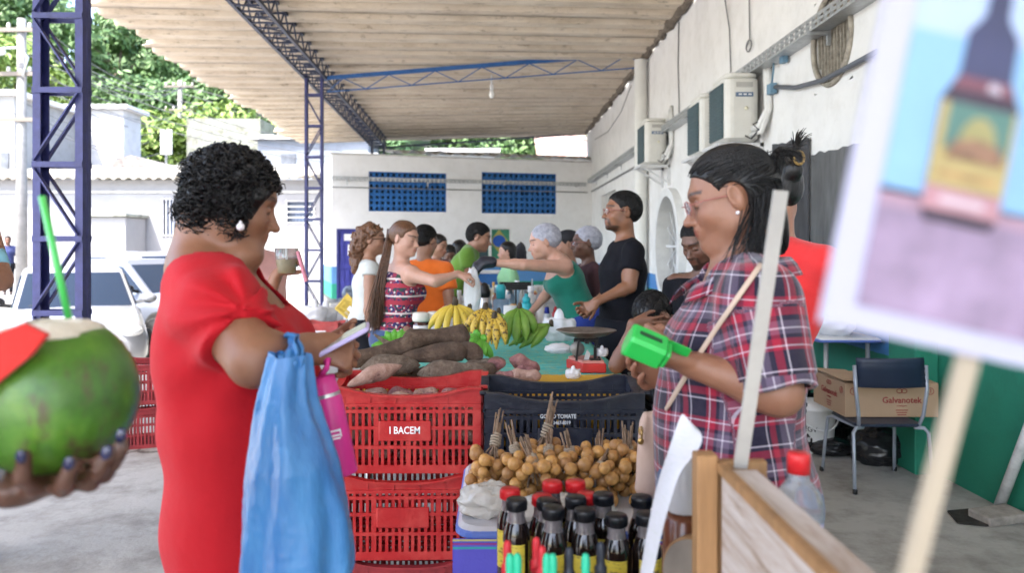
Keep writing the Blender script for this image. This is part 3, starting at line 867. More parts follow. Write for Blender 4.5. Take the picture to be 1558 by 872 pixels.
# fill round the circle
N = 48
sq = []
for k in range(N):
    a = 2 * PI * k / N; ca, sa = math.cos(a), math.sin(a); m = .86 / max(abs(ca), abs(sa)); sq.append(((RC[0] + ca * m, RC[1] + sa * m), (RC[0] + ca * RC[2], RC[1] + sa * RC[2])))
for k in range(N):
    (a, b), (c, d) = sq[k], sq[(k + 1) % N]
    v = [(WX, *a), (WX, *c), (WX, *d), (WX, *b), (WX + .25, *b), (WX + .25, *d)]
    mb.add(v, [[0, 1, 2, 3], [3, 2, 5, 4]])
sq = []
VC = (6.52, 3.15, .36)
for k in range(N):
    a = 2 * PI * k / N; ca, sa = math.cos(a), math.sin(a); m = min(.375 / max(abs(ca), 1e-6), .40 / max(abs(sa), 1e-6)); sq.append(((VC[0] + .005 + ca * m, VC[1] + sa * m), (VC[0] + ca * VC[2], VC[1] + sa * VC[2])))
for k in range(N):
    (a, b), (c, d) = sq[k], sq[(k + 1) % N]
    v = [(WX, *a), (WX, *c), (WX, *d), (WX, *b), (WX + .25, *b), (WX + .25, *d)]
    mb.add(v, [[0, 1, 2, 3], [3, 2, 5, 4]])
mb.build('far_wall', wallR, bld)
mb = MB(); mb.box((WX - .075, 5.12, 2.7), (.15, .34, 5.4)); mb.build('pilaster', wallN, bld, bevel=.01)
ringm = M('white_window_ring', (.72, .72, .70), .6, var=.08)
rw = MB(); a = np.linspace(0, 2 * PI, 49)
sec = [(.80, -.10), (.93, -.10), (.93, .0), (.80, .24)]
rw.grid(np.array([[[WX + dx, RC[0] + r * math.cos(t), RC[1] + r * math.sin(t)] for r, dx in [(.79, .24), (.79, -.12), (.92, -.12), (.92, .01)]] for t in a]), smooth=False)
win = rw.build('round_window', ringm, bld)
mb = MB()
for k in range(-5, 6):
    y = k * .14; h = math.sqrt(max(.79 ** 2 - y * y, 0)); mb.bar((WX + .1, RC[0] + y, RC[1] - h), (WX + .1, RC[0] + y, RC[1] + h), .018)
for k in range(16):
    t = k * PI / 8; mb.bar((WX + .08, RC[0], RC[1]), (WX + .08, RC[0] + .79 * math.cos(t), RC[1] + .79 * math.sin(t)), .022)
mb.bar((WX + .08, RC[0] - .79, RC[1]), (WX + .08, RC[0] + .79, RC[1]), .04); mb.tube([(WX + .08, RC[0] + .4 * math.cos(t), RC[1] + .4 * math.sin(t)) for t in a], .012, 6, False)
mb.build('grille', M('white_iron', (.7, .7, .7), .5), win)
darkroom = M('dark_interior', (.035, .045, .04), .9, var=.5, vs=2)
mb = MB(); mb.box((WX + .27, RC[0], RC[1]), (.02, 1.8, 1.8)); mb.box((WX + .265, 19.75, 2.45), (.02, 2.5, .6)); mb.box((WX + .27, VC[0], VC[1]), (.02, .8, .8)); mb.build('dark_room', darkroom, bld)
mb = MB()
for k in range(7): mb.box((WX + .06, 18.7 + k * .36, 2.45), (.05, .03, .6))
for k in range(5): mb.box((WX + .09, 19.75, 2.2 + k * .12), (.07, 2.5, .015), rotm(0, .5, 0))
mb.build('louvre_window', M('white_frame', (.68, .68, .66), .5), bld)
mb = MB(); mb.tube([(WX - .01, VC[0] + .37 * math.cos(t), VC[1] + .37 * math.sin(t)) for t in a], .025, 6, False)
for k in range(-5, 6):
    y = k * .062; h = math.sqrt(max(.36 ** 2 - y * y, 0)); mb.bar((WX + .03, VC[0] + y, VC[1] - h), (WX + .03, VC[0] + y + .03, VC[1] + h), .014, .03)
mb.build('vent_grille', M('old_iron_grille', (.30, .27, .22), .7, var=.4, vs=20), bld)
pp = thing('downpipe_column', 'round white pipe column standing against the long white wall', 'column', (2.62, 14.5, 0))
mb = MB(); mb.lathe([(.115, 0), (.115, 4.85)], (2.63, 14.5, 0), 20, cap=False); mb.build('shaft', M('white_pipe', (.70, .70, .66), .5, var=.08, vs=3), pp)
mb = MB(); mb.lathe([(.13, 0), (.13, .06), (.116, .07)], (2.63, 14.5, 2.3), 20, cap=False); mb.lathe([(.13, 0), (.13, .06), (.116, .07)], (2.63, 14.5, .3), 20, cap=False); mb.build('collar', M('white_pipe'), pp)
# panels leaning on / fixed to the wall
board = M('grey_chalky_board', (.055, .055, .060), .8, var=.45, vs=5, bump=.2, bs=30, stretch=(1, 1, .3))
def rag(y0, y1, z0, z1, top_sl, name, label, x=WX - .02, mat=board):
    n = 14; poly = [(y0, z0), (y1, z0)] + [(y1 + (y0 - y1) * k / n, z1 + top_sl * (k / n - .5) + (rng.normal(0, .012) if 0 < k < n else 0)) for k in range(n + 1)]
    mb = MB(); mb.prism(poly, 0, .018, ((x, 0, 0), np.array([[0, 0, -1], [1, 0, 0], [0, 1, 0]], float)))
    return tag(mb.build(name, mat), label, 'wall board')
rag(6.95, 7.85, .9, 2.42, -.06, 'wall_board', 'dark grey board with a ragged torn top edge on the white wall behind the red shirt')
rag(5.6, 6.88, 1.0, 2.22, -.02, 'wall_board', 'streaky grey board nearest the poster on the white wall', mat=M('grey_streaky_board', (.105, .105, .105), .8, var=.4, vs=6, bump=.2, stretch=(1, 1, .25)))
# cable tray and cables on the wall
tray = thing('cable_tray', 'perforated galvanised cable tray running along both white walls', 'cable tray', (WX - .1, 8, 3.25))
def traypart(name, A, B, out, w=.16, h=.09, slots=True):
    A = np.asarray(A, float); B = np.asarray(B, float); d = unit(B - A); o = np.asarray(out, float); L = np.linalg.norm(B - A)
    mb = MB(); mb.bar(A + o * w / 2, B + o * w / 2, w, .004)
    mb.bar(A + o * w, B + o * w, .004, .02); mb.bar(A + o * w + V(0, 0, h), B + o * w + V(0, 0, h), .006, .03); mb.bar(A + o * w + V(0, 0, h * .5), B + o * w + V(0, 0, h * .5), .004, .022)
    n = int(L / .12)
    for k in range(n): mb.bar(A + o * w + d * (k * .12), A + o * w + d * (k * .12) + V(0, 0, h), .004, .03)
    for k in range(int(L / 2.2) + 1):
        c = A + d * (k * 2.2 + .4); mb.bar(c - V(0, 0, .02), c - V(0, 0, .02) + o * (w + .03), .04, .03); mb.bar(c - V(0, 0, .12), c, .03)
    return mb.build(name, galv, tray)
BA = V(-4.41, 21.0, 0); BB = V(2.77, 23.2, 0); bu = unit(BB - BA); bn = V(bu[1], -bu[0], 0)   # back wall, normal towards camera
traypart('tray_run', (WX, 4.0, 3.24), (WX, 22.9, 3.24), (-1, 0, 0))
traypart('tray_run', BA + V(0, 0, 3.17), BB + V(-.2, 0, 3.17), bn, .1, .08)
mb = MB()
for k in range(5):
    mb.tube([V(WX - .03 - .022 * k, y, 3.27 + .012 * (k % 2) + .01 * math.sin(y * 2 + k)) for y in np.arange(4.0, 22.9, .5)], .011, 5)
mb.build('cable_bundle', M('white_cable', (.62, .62, .60), .5), tray)
def loosewire(name, label, path, r, mat, cat='cable', group=None):
    mb = MB(); mb.tube(path, r, 6); return tag(mb.build(name, mat), label, cat, group)
gcab = M('grey_cable', (.18, .18, .18), .6)
loosewire('hanging_cable', 'thin cable hanging slack down the white wall to the tray, left one', [V(WX - .012, 9.6, 4.85), V(WX - .03, 9.5, 4.4), V(WX - .02, 9.35, 4.0), V(WX - .02, 9.3, 3.5), V(WX - .06, 9.3, 3.34)], .008, gcab)
loosewire('hanging_cable', 'thin cable ending in a coil above the largest air conditioner', [V(WX - .012, 8.6, 4.85), V(WX - .02, 8.62, 4.2), V(WX - .02, 8.6, 3.7)] + [V(WX - .03, 8.6 + .09 * math.cos(t), 3.62 + .06 * math.sin(t)) for t in np.linspace(0, 14, 40)], .008, gcab)
loosewire('hanging_cable', 'long thin cable running down the wall beside the white pipe column', [V(WX - .012, 12.0, 4.85), V(WX - .02, 12.02, 4.2), V(WX - .02, 11.95, 3.6), V(WX - .02, 11.95, 3.3)], .01, gcab)
loosewire('hanging_cable', 'long slack thin cable drooping from the roof to the back corner', [P(x, y, Yd) for x, y, Yd in ((960, 130, 15.0), (945, 170, 16.0), (925, 200, 18.0), (905, 212, 21.5))], .01, gcab)
pipe = [P(1186, 132, 7.72), P(1215, 133, 7.2), P(1255, 122, 6.6), P(1290, 103, 6.15), P(1335, 78, 5.65)]
pipe = [V(WX - .05, q[1], CH - (y - CY) / F * q[1] ) for q, y in zip(pipe, (132, 133, 122, 103, 78))]
cond = thing('conduit_pipe', 'dark grey bent conduit on the wall with blue junction box', 'conduit', (WX - .05, 7, 2.9))
mb = MB(); mb.tube(pipe, .022, 8); mb.build('pipe', M('dark_grey_conduit', (.10, .11, .13), .45), cond)
q = pipe[0]; jb = M('blue_grey_plastic', (.13, .24, .33), .5)
mb = MB(); mb.box(q + V(0, .1, 0), (.06, .12, .10)); mb.tube([q + V(0, .1, .05), q + V(0, .05, .2), q + V(0, .06, .34)], .01, 6); mb.build('junction_box', jb, cond)
mb = MB(); mb.box(q + V(0, -.22, .24), (.05, .09, .11)); mb.build('junction_box', jb, cond)
loosewire('wall_conduit', 'thin dark conduit under the cable tray toward the back corner', [V(WX - .03, y, 3.0) for y in np.linspace(13.2, 23, 12)], .018, gcab, 'conduit')
loosewire('wall_conduit', 'thin dark conduit across the back wall below the breeze blocks top', [BA + (BB - BA) * t + bn * .03 + V(0, 0, 2.98) for t in np.linspace(.0, .98, 8)], .016, gcab, 'conduit')

# air conditioners
acw = M('ac_cream_plastic', (.66, .65, .60), .45, var=.06); acg = M('ac_dark_grille', (.06, .10, .11), .55, var=.3, vs=40)
def aircon(label, Y, zb, ln=.62, h=.68, d=.36, x1=WX - .06):
    t = thing('air_conditioner', label, 'air conditioner', (x1 - d / 2, Y, zb), group='outdoor air conditioner units on the wall')
    mb = MB(); mb.rbox((x1 - d / 2, Y, zb + h / 2), (d, ln, h), .09, n=4); mb.rbox((x1 - d / 2, Y, zb + h + .01), (d * .92, ln * .94, .05), .08, n=4); mb.build('casing', acw, t)
    mb = MB(); xg = x1 - d - .006
    mb.box((xg, Y, zb + h * .48), (.016, ln * .78, h * .84))
    for k in range(16): mb.box((xg - .012, Y, zb + h * (.09 + .052 * k)), (.008, ln * .78, .012))
    mb.build('fan_grille', acg, t)
    yn = Y - ln / 2 - .004
    mb = MB(); mb.box((x1 - d * .45, yn, zb + h * .86), (.17, .012, .05)); mb.build('handle_slot', M('ac_slot', (.42, .41, .38), .6), t)
    mb = MB(); mb.box((x1 - d * .45, yn, zb + h * .71), (.18, .008, .045)); lp = mb.build('label_plate', M('ac_label', (.10, .16, .26), .4), t)
    mb = MB()
    for k in range(3): mb.box((x1 - d * .45 - .045 + k * .05, yn - .006, zb + h * .71), (.032, .004, .014))
    mb.build('label_print', white_plastic, lp)
    mb = MB(); mb.lathe([(.001, 0), (.02, 0), (.02, .006), (.001, .006)], (x1 - d * .4, yn, zb + h * .5), 10, rot=rotm(PI / 2, 0, 0)); mb.build('badge', M('cream_badge', (.75, .72, .55), .4), t)
    mb = MB()
    for y in (Y - ln * .38, Y + ln * .38):
        mb.bar((WX, y, zb - .03), (WX - .50, y, zb - .03), .04); mb.bar((WX - .02, y, zb - .30), (WX - .42, y, zb - .05), .03); mb.bar((WX - .02, y, zb - .34), (WX - .02, y, zb + .1), .04)
    mb.bar((WX - .48, Y - ln * .5, zb - .03), (WX - .48, Y + ln * .5, zb - .03), .03)
    mb.build('wall_bracket', M('white_bracket', (.62, .62, .62), .5), t)
    mb = MB(); y = Y - ln / 2 - .03
    mb.tube([V(x1 - .08, y + .02, zb + .12), V(x1 - .04, y - .07, zb + .14), V(x1 + .02, y - .14, zb + .3), V(x1 + .02, y - .12, zb + .55), V(x1 + .03, y - .05, zb + .85)], .035, 8)
    mb.tube([V(x1 - .10, y + .02, zb + .06), V(x1 - .03, y - .10, zb + .08), V(x1 + .03, y - .18, zb + .3), V(x1 + .03, y - .16, zb + .6), V(x1 + .03, y - .1, zb + .9)], .025, 8)
    mb.build('insulated_pipe', M('white_insulation', (.66, .66, .63), .7, bump=.3, bs=60), t)
    mb = MB(); mb.tube([V(x1 - .16, y, zb + .05), V(x1 - .12, y - .06, zb + .01), V(x1 - .05, y - .08, zb + .1), V(x1 - .10, y - .05, zb + .16), V(x1 - .02, y - .1, zb + .2), V(x1 + .03, y - .1, zb + .5)], .009, 6); mb.build('black_cable', black_plastic, t)
    return t
aircon('largest nearest air conditioner unit with a blue label above the plaid shirt', 8.45, 2.52)
aircon('middle air conditioner unit half hidden behind the nearest one', 9.45, 2.50)
aircon('farthest air conditioner unit beside the white pipe column', 12.9, 2.74, .66, .70)

# ---- back building
wallB = wallpaint('wall_back_white', (.80, .80, .80), (.02, .30, .20), .40, (.10, .26, .52), .86, dirt=.08)
back = thing('back_building', 'white building closing the far end with two blue breeze block windows', 'building', BA + V(3.5, 1, 0))
def bpt(px, py=None, z=None, out=0.):
    """point on the back wall plane seen at px (and py)"""
    d = V((px - CX) / F, 1, 0); # ray X = d*t
    A2 = np.array([[d[0], -bu[0]], [d[1], -bu[1]]]); t, s_ = np.linalg.solve(A2, BA[:2])
    p = BA + bu * s_; zz_ = z if z is not None else CH - (py - CY) / F * p[1]
    return V(p[0], p[1], zz_) + bn * out, s_
BL = np.linalg.norm(BB - BA)
holes = []
for x0, x1, ya, yb in ((561, 679, 262, 322), (733, 846, 263, 325), (713, 779, 346, 396), (512, 547, 348, 470)):
    p0, s0 = bpt(x0, ya); p1, s1 = bpt(x1, yb); pm, _ = bpt((x0 + x1) / 2, ya); pn, _ = bpt((x0 + x1) / 2, yb)
    holes.append((s0, s1, max(0, pn[2]), pm[2]))
fr = (BA, np.stack([bu, -bn, V(0, 0, 1)], 1))      # local (s, depth, z)
def bbox(mb, s0, s1, d0, d1, z0, z1, mat=0):
    c = fr[0] + fr[1] @ V((s0 + s1) / 2, (d0 + d1) / 2, (z0 + z1) / 2); mb.box(c, (s1 - s0, d1 - d0, z1 - z0), fr[1], mat)
mb = MB(); ss = sorted({0, BL + .3, *[h[0] for h in holes], *[h[1] for h in holes]}); zs = sorted({0, 3.86, *[h[2] for h in holes], *[h[3] for h in holes]})
for a, b in zip(ss, ss[1:]):
    for c, d in zip(zs, zs[1:]):
        if any(h[0] <= a + 1e-6 and b <= h[1] + 1e-6 and h[2] <= c + 1e-6 and d <= h[3] + 1e-6 for h in holes): continue
        bbox(mb, a, b, 0, .22, c, d)
bbox(mb, 0, .22, .22, 6, 0, 3.86)
mb.build('wall', wallB, back)
mb = MB(); bbox(mb, -.03, BL + .3, -.05, .25, 3.86, 3.90); mb.build('coping', M('grey_coping', (.5, .49, .47), .8, var=.2), back)
blueblk = M('blue_breeze_block', (.02, .125, .36), .6, var=.2, vs=12); blkhole = M('dark_interior')
for h in holes[:2]:
    s0, s1, z0, z1 = h; mb = MB(); nx = 14; nz = 7; cw = (s1 - s0) / nx; chh = (z1 - z0) / nz; hw = cw * .24; hz = chh * .24
    bandz = (z0 + chh * 5, z0 + chh * 5.55)
    for i in range(nx + 1): bbox(mb, max(s0, s0 + i * cw - hw), min(s1, s0 + i * cw + hw), .03, .16, z0, z1)
    for j in range(nz + 1): bbox(mb, s0, s1, .034, .156, max(z0, z0 + j * chh - hz), min(z1, z0 + j * chh + hz))
    for i in range(0, nx + 1, 2): bbox(mb, max(s0, s0 + i * cw - .02), min(s1, s0 + i * cw + .02), .015, .03, z0, z1)
    w = mb.build('breeze_block_window', blueblk, back)
    mb = MB(); bbox(mb, s0, s1, .17, .19, z0, z1); mb.build('shadow_backing', blkhole, w)
# flag window
s0, s1, z0, z1 = holes[2]
mb = MB()
for a, b, c, d in ((s0, s0 + .05, z0, z1), (s1 - .05, s1, z0, z1), ((s0 + s1) / 2 - .035, (s0 + s1) / 2 + .035, z0, z1), (s0 + .05, s1 - .05, z1 - .05, z1), (s0 + .05, s1 - .05, z0, z0 + .04)): bbox(mb, a, b, .02 if abs(b - a - .07) > 1e-6 else .018, .08, c, d)
w = mb.build('glass_window', M('white_frame'), back)
mb = MB(); bbox(mb, s0 + .05, s1 - .05, .09, .10, z0 + .04, z1 - .05); mb.build('pane', M('window_glass_dark', (.05, .08, .09), .5, var=.3, spec=.2), w)
flag = thing('flag', 'green flag with yellow lozenge and blue disc hanging behind the far window', 'flag', fr[0] + fr[1] @ V((s0 + s1) / 2, .085, z0))
mb = MB(); bbox(mb, (s0 + s1) / 2 - .05, s1 - .06, .083, .088, z0 + .05, z1 - .06); mb.build('green_field', cloth('flag_green', (.06, .24, .15)), flag)
cxs = (s0 + s1) / 2 + .28; cz = (z0 + z1) / 2 + .08
fr2 = (fr[0], fr[1])
def bpoly(poly, d0, d1, name, mat, par):
    mb = MB(); n = len(poly)
    vs = [fr[0] + fr[1] @ V(x, d, z) for d in (d0, d1) for x, z in poly]
    mb.add(vs, [list(range(n)), list(range(n, 2 * n))[::-1]] + [[i, n + i, n + (i + 1) % n, (i + 1) % n] for i in range(n)]); return mb.build(name, mat, par)
bpoly([(max(cxs - .33, (s0 + s1) / 2 + .0), cz), (cxs, cz - .34), (cxs + .27, cz), (cxs, cz + .33)], .079, .083, 'yellow_lozenge', cloth('flag_yellow', (.38, .34, .10)), flag)
bpoly([(cxs + .19 * math.cos(t), cz + .17 * math.sin(t)) for t in np.linspace(0, 2 * PI, 24, endpoint=False)], .075, .079, 'blue_disc', cloth('flag_blue', (.03, .10, .40)), flag)
# door
s0, s1, z0, z1 = holes[3]
doorm = M('blue_painted_door', (.055, .06, .32), .5, var=.2, vs=6, bump=.1)
mb = MB(); bbox(mb, s0 + .06, s1 - .06, .06, .10, .02, z1 - .06); dr = mb.build('door', doorm, back)
mb = MB()
for a, b, c, d in ((s0, s0 + .06, 0, z1), (s1 - .06, s1, 0, z1), (s0 + .06, s1 - .06, z1 - .06, z1)): bbox(mb, a, b, 0, .14, c, d)
mb.build('door_frame', M('blue_door_frame', (.035, .04, .20), .5), dr)
mb = MB(); wd = s1 - s0 - .12
for c, d in ((.18, .75), (.98, z1 - .2)):
    for k in range(3):
        a = s0 + .1 + k * (wd - .06) / 3; bbox(mb, a, a + wd / 3 - .06, .035, .058, c, d)
bbox(mb, s0 + .1, s1 - .1, .04, .058, .80, .93)
mb.build('door_panel', doorm, dr)
mb = MB(); bbox(mb, s0 + .2, s1 - .16, .028, .032, z1 - .32, z1 - .14); mb.build('paper_notice', M('paper_white', (.8, .8, .8), .8, var=.05), dr)
mb = MB(); bbox(mb, s0 + .30, s1 - .08, .028, .032, 1.15, 1.45); mb.build('paper_notice', M('paper_white'), dr)
mb = MB(); mb.ball(fr[0] + fr[1] @ V(s1 - .12, .02, .98), .03); mb.build('handle', galv, dr)
# corrugated roof edge over the back building
mb = MB(); ps = []
for s_ in np.arange(1.7, BL + .3, .06):
    zc = 3.98 + .05 * math.sin(s_ * 2 * PI / .42)
    ps.append([fr[0] + fr[1] @ V(s_, d, zc + d * .12) for d in (.05, 3.0)])
mb.grid(np.array(ps)); rf = mb.build('corrugated_roof', M('fibre_roof_light', (.55, .53, .50), .85, var=.25, vs=2), back); md = rf.modifiers.new('t', 'SOLIDIFY'); md.thickness = .012
# ---- left lower building behind the cars
wallL = wallpaint('wall_left_white', (.30, .30, .315), dirt=.06)
lb = thing('low_building', 'long low white building with a ribbed cream roof behind the parked cars', 'building', (-9, 24.5, 0))
LY = 24.0
wins = [(248, 292, 303, 358), (436, 478, 306, 339)]
mb = MB(); hh = []
for x0, x1, ya, yb in wins: hh.append((P(x0, 0, LY)[0], P(x1, 0, LY)[0], P(0, yb, LY)[2], P(0, ya, LY)[2]))
xa, xb = -17.0, -4.9
X_ = sorted({xa, xb, *[h[0] for h in hh], *[h[1] for h in hh]}); Z_ = sorted({-.4, 3.42, *[h[2] for h in hh], *[h[3] for h in hh]})
for a, b in zip(X_, X_[1:]):
    for c, d in zip(Z_, Z_[1:]):
        if any(h[0] <= a and b <= h[1] and h[2] <= c and d <= h[3] for h in hh): continue
        mb.box(((a + b) / 2, LY + .1, (c + d) / 2), (b - a, .2, d - c))
mb.box((xa, LY + 3, 1.6), (.2, 6, 3.4)); mb.build('wall', wallL, lb)
mb = MB(); mb.box(((xa + xb) / 2, LY - .03, 3.05), (xb - xa, .06, .07)); mb.build('ledge', M('grey_coping'), lb)
for (a, b, c, d), kind in zip(hh, (0, 1)):
    mb = MB()
    for u in np.linspace(a, b, 9 if kind == 0 else 2): mb.box((u, LY - .02, (c + d) / 2), (.03, .03, d - c + .1))
    for w_ in np.linspace(c, d, 2 if kind == 0 else 5): mb.box(((a + b) / 2, LY - .025, w_), (b - a + .1, .03, .03))
    fw = mb.build('barred_window', M('window_bars', (.5, .5, .52), .5), lb)
    mb = MB(); mb.box(((a + b) / 2, LY + .15, (c + d) / 2), (b - a, .02, d - c)); mb.build('pane', M('window_dark_blue', (.08, .11, .18), .25, var=.5, vs=3, stretch=(6, 1, .5)), fw)
mb = MB(); ps = []
for x in np.arange(xa - .2, xb + .2, .05):
    ps.append([(x, y, 3.43 + (y - 23.55) * .16 + .045 * math.sin(x * 2 * PI / .30)) for y in (23.55, 26, 29.5)])
mb.grid(np.array(ps)); rf = mb.build('ribbed_roof', M('cream_roof', (.38, .355, .30), .85, var=.22, vs=1.5), lb); md = rf.modifiers.new('t', 'SOLIDIFY'); md.thickness = .015
shed = thing('meter_shed', 'small white lean-to with a mossy concrete top against the low white building', 'shed', (P(158, 0, 23)[0], 23, -.1))
a, b = P(118, 0, 22.6)[0], P(190, 0, 22.6)[0]; zt = P(0, 330, 22.6)[2]
mb = MB(); mb.box(((a + b) / 2, 23.3, zt / 2 - .15), (b - a, 1.3, zt + .3)); mb.build('wall', wallL, shed, bevel=.02)
mb = MB(); mb.box(((a + b) / 2, 23.25, zt + .06), (b - a + .16, 1.5, .10)); mb.build('slab_top', M('mossy_concrete', (.30, .31, .27), .9, var=.6, vs=3, bump=.5), shed, bevel=.02)
mb = MB(); mb.box((a + (b - a) * .36, 22.64, zt * .36), ((b - a) * .5, .02, zt * .72)); mb.build('metal_door', M('pale_door', (.62, .63, .66), .5, var=.05), shed)

# ---- houses beyond
def house(label, x0, x1, yt, yb, Y, depth, col, wins=(), roof=None, name='house', cat='house', z0=None, dirt=.2):
    a = P(x0, yt, Y); b = P(x1, yb, Y); zb = -.4
    t = thing(name, label, cat, ((a[0] + b[0]) / 2, Y, zb))
    m = wallpaint('house_wall_%d' % (len(bpy.data.materials)), tuple(q * .42 for q in col), dirt=dirt)
    mb = MB(); mb.box(((a[0] + b[0]) / 2, Y + depth / 2, (a[2] + zb) / 2), (b[0] - a[0], depth, a[2] - zb)); mb.build('wall', m, t)
    for wx0, wx1, wy0, wy1 in wins:
        p, q = P(wx0, wy0, Y), P(wx1, wy1, Y)
        mb = MB(); mb.box(((p[0] + q[0]) / 2, Y - .02, (p[2] + q[2]) / 2), (q[0] - p[0], .05, p[2] - q[2])); w = mb.build('window', M('dark_window', (.10, .11, .13), .3, var=.4), t)
        mb = MB(); mb.box(((p[0] + q[0]) / 2, Y - .06, q[2] - .06), (q[0] - p[0] + .2, .14, .08)); mb.build('sill', M('grey_coping'), w)
    if roof == 'slab':
        mb = MB(); mb.box(((a[0] + b[0]) / 2, Y + depth / 2, a[2] + .08), (b[0] - a[0] + .5, depth + .5, .16)); mb.build('roof', M('pale_slab', (.66, .66, .66), .8, var=.1), t)
    if roof == 'gable':
        mb = MB(); h = (b[0] - a[0]) * .22; xm = (a[0] + b[0]) / 2
        mb.prism([(a[0] - .4, a[2] - .05), (b[0] + .4, a[2] - .05), (xm, a[2] + h)], 0, depth + .6, ((0, Y - .4, 0), np.array([[1, 0, 0], [0, 0, 1], [0, 1, 0]], float)))
        mb.build('roof', M('old_grey_tiles', (.20, .18, .17), .9, var=.4, vs=4, bump=.5), t)
    if roof == 'tiles':
        mb = MB(); ps = []
        for x in np.arange(a[0] - .3, b[0] + .3, .07): ps.append([(x, Y - .3 + d, a[2] + d * .42 + .05 * math.sin(x * 2 * PI / .35)) for d in (0, depth * .5, depth)])
        mb.grid(np.array(ps)); mb.build('roof', M('clay_tiles', (.42, .27, .22), .9, var=.3, vs=5, bump=.4), t)
    if roof == 'lean':
        mb = MB(); mb.grid(np.array([[(x, Y - .5 + d, a[2] + d * .10) for d in (0, depth)] for x in (a[0] - .3, b[0] + .3)]), smooth=False); rf = mb.build('roof', M('old_grey_tiles'), t); md = rf.modifiers.new('t', 'SOLIDIFY'); md.thickness = .08
    return t
house('white house with a long plain upper wall behind the near blue column', 60, 188, 166, 260, 31, 1.5, (1.2, 1.2, 1.23), [(178, 190, 240, 262)], 'slab')
house('small house with an old grey gabled roof above the ribbed cream roof', 150, 262, 262, 300, 28.5, 6, (.55, .55, .55), (), 'gable')
house('mossy stained high parapet wall block under the trees', 284, 396, 180, 300, 36, 6, (.50, .53, .44), [(288, 322, 232, 250)], None, dirt=.8)
house('pale grey blue house with flat roof and dark window above the blue door', 392, 560, 212, 300, 33, 8, (.50, .55, .64), [(428, 450, 234, 250)], 'slab')
house('white upper storey with a small vent window right of the grey house', 508, 575, 232, 300, 30, 5, (.72, .73, .74), [(514, 530, 238, 247)], None)
house('white flat roofed house above the breeze block windows', 656, 752, 232, 300, 34, 6, (.72, .72, .71), (), 'slab')
house('white house with pinkish clay tile roof near the right end of the back wall', 828, 892, 240, 300, 31, 4, (.72, .68, .64), (), 'tiles')
house('white house at the far left edge behind the utility pole', -60, 22, 145, 420, 27, 8, (.72, .73, .75), [(2, 14, 232, 262)], 'slab', z0=-.2)
house('low white shelter wall with canopy at the left edge', -80, 36, 272, 300, 25.2, 2, (.66, .67, .70), (), 'lean')
mb = MB()
for q in ((445, 470, 160, 215),):
    pass
sgn = thing('blank_sign', 'blank white upright sign panel standing on a roof below the trees', 'sign', P(251, 240, 35))
mb = MB(); mb.box((P(253, 216, 35)), (.5, .06, 1.1)); mb.build('panel', white_plastic, sgn)
mb = MB(); mb.bar(P(253, 230, 35.05), P(253, 262, 35.05), .08); mb.build('post', galv, sgn)

# ---- hill, trees, poles, wires
def hillz(x, y):
    return np.clip((y - 36) * .42, -.3, None) * np.clip(1 - (x - 20) / 160., .4, 1) * (1 + .12 * np.sin(x * .13)) * np.clip(1 - (y - 95) / 400, .6, 1) if y < 98 else 0
hx = np.linspace(-130, 90, 56); hy = np.concatenate([np.linspace(36, 97, 34)])
mb = MB(); mb.grid(np.array([[(x, y, float(hillz(x, y)) - .3) for x in hx] for y in hy])); struct(mb.build('hill', M('hill_green', (.05, .085, .025), .9, var=.5, vs=.6, bump=.5, bs=3)))
leafm = []
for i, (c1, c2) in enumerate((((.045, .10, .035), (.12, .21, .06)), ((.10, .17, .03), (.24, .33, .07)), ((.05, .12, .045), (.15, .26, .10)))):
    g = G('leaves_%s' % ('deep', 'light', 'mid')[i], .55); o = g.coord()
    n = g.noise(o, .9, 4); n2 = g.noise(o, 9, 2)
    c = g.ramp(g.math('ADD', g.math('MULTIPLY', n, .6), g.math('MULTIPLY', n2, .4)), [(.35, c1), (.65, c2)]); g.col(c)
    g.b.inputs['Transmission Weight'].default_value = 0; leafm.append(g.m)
bark = M('bark', (.10, .075, .055), .9, var=.35, vs=8, bump=.6)
def leafcloud(cl, n, size):
    """cl: list of (centre, radius); returns verts, quads of leaf clumps"""
    cs = np.array([c for c, r in cl]); rs = np.array([r for c, r in cl]); w = rs ** 2; w = w / w.sum()
    k = rng.choice(len(cl), n, p=w); d = rng.normal(size=(n, 3)); d /= np.linalg.norm(d, axis=1, keepdims=True)
    rad = rng.random(n) ** .45
    p = cs[k] + d * (rs[k] * rad)[:, None] * V(1, 1, .78)
    nn = d + rng.normal(0, .5, (n, 3)) + V(0, 0, .4); nn /= np.linalg.norm(nn, axis=1, keepdims=True)
    t = np.cross(nn, rng.normal(size=(n, 3))); t /= np.linalg.norm(t, axis=1, keepdims=True); b = np.cross(nn, t)
    s = size * (.6 + .8 * rng.random(n))[:, None]
    v = np.stack([p - t * s, p - b * s * .45 + nn * s * .12, p + t * s, p + b * s * .45 + nn * s * .12], 1).reshape(-1, 3)
    return v, np.arange(4 * n).reshape(n, 4)
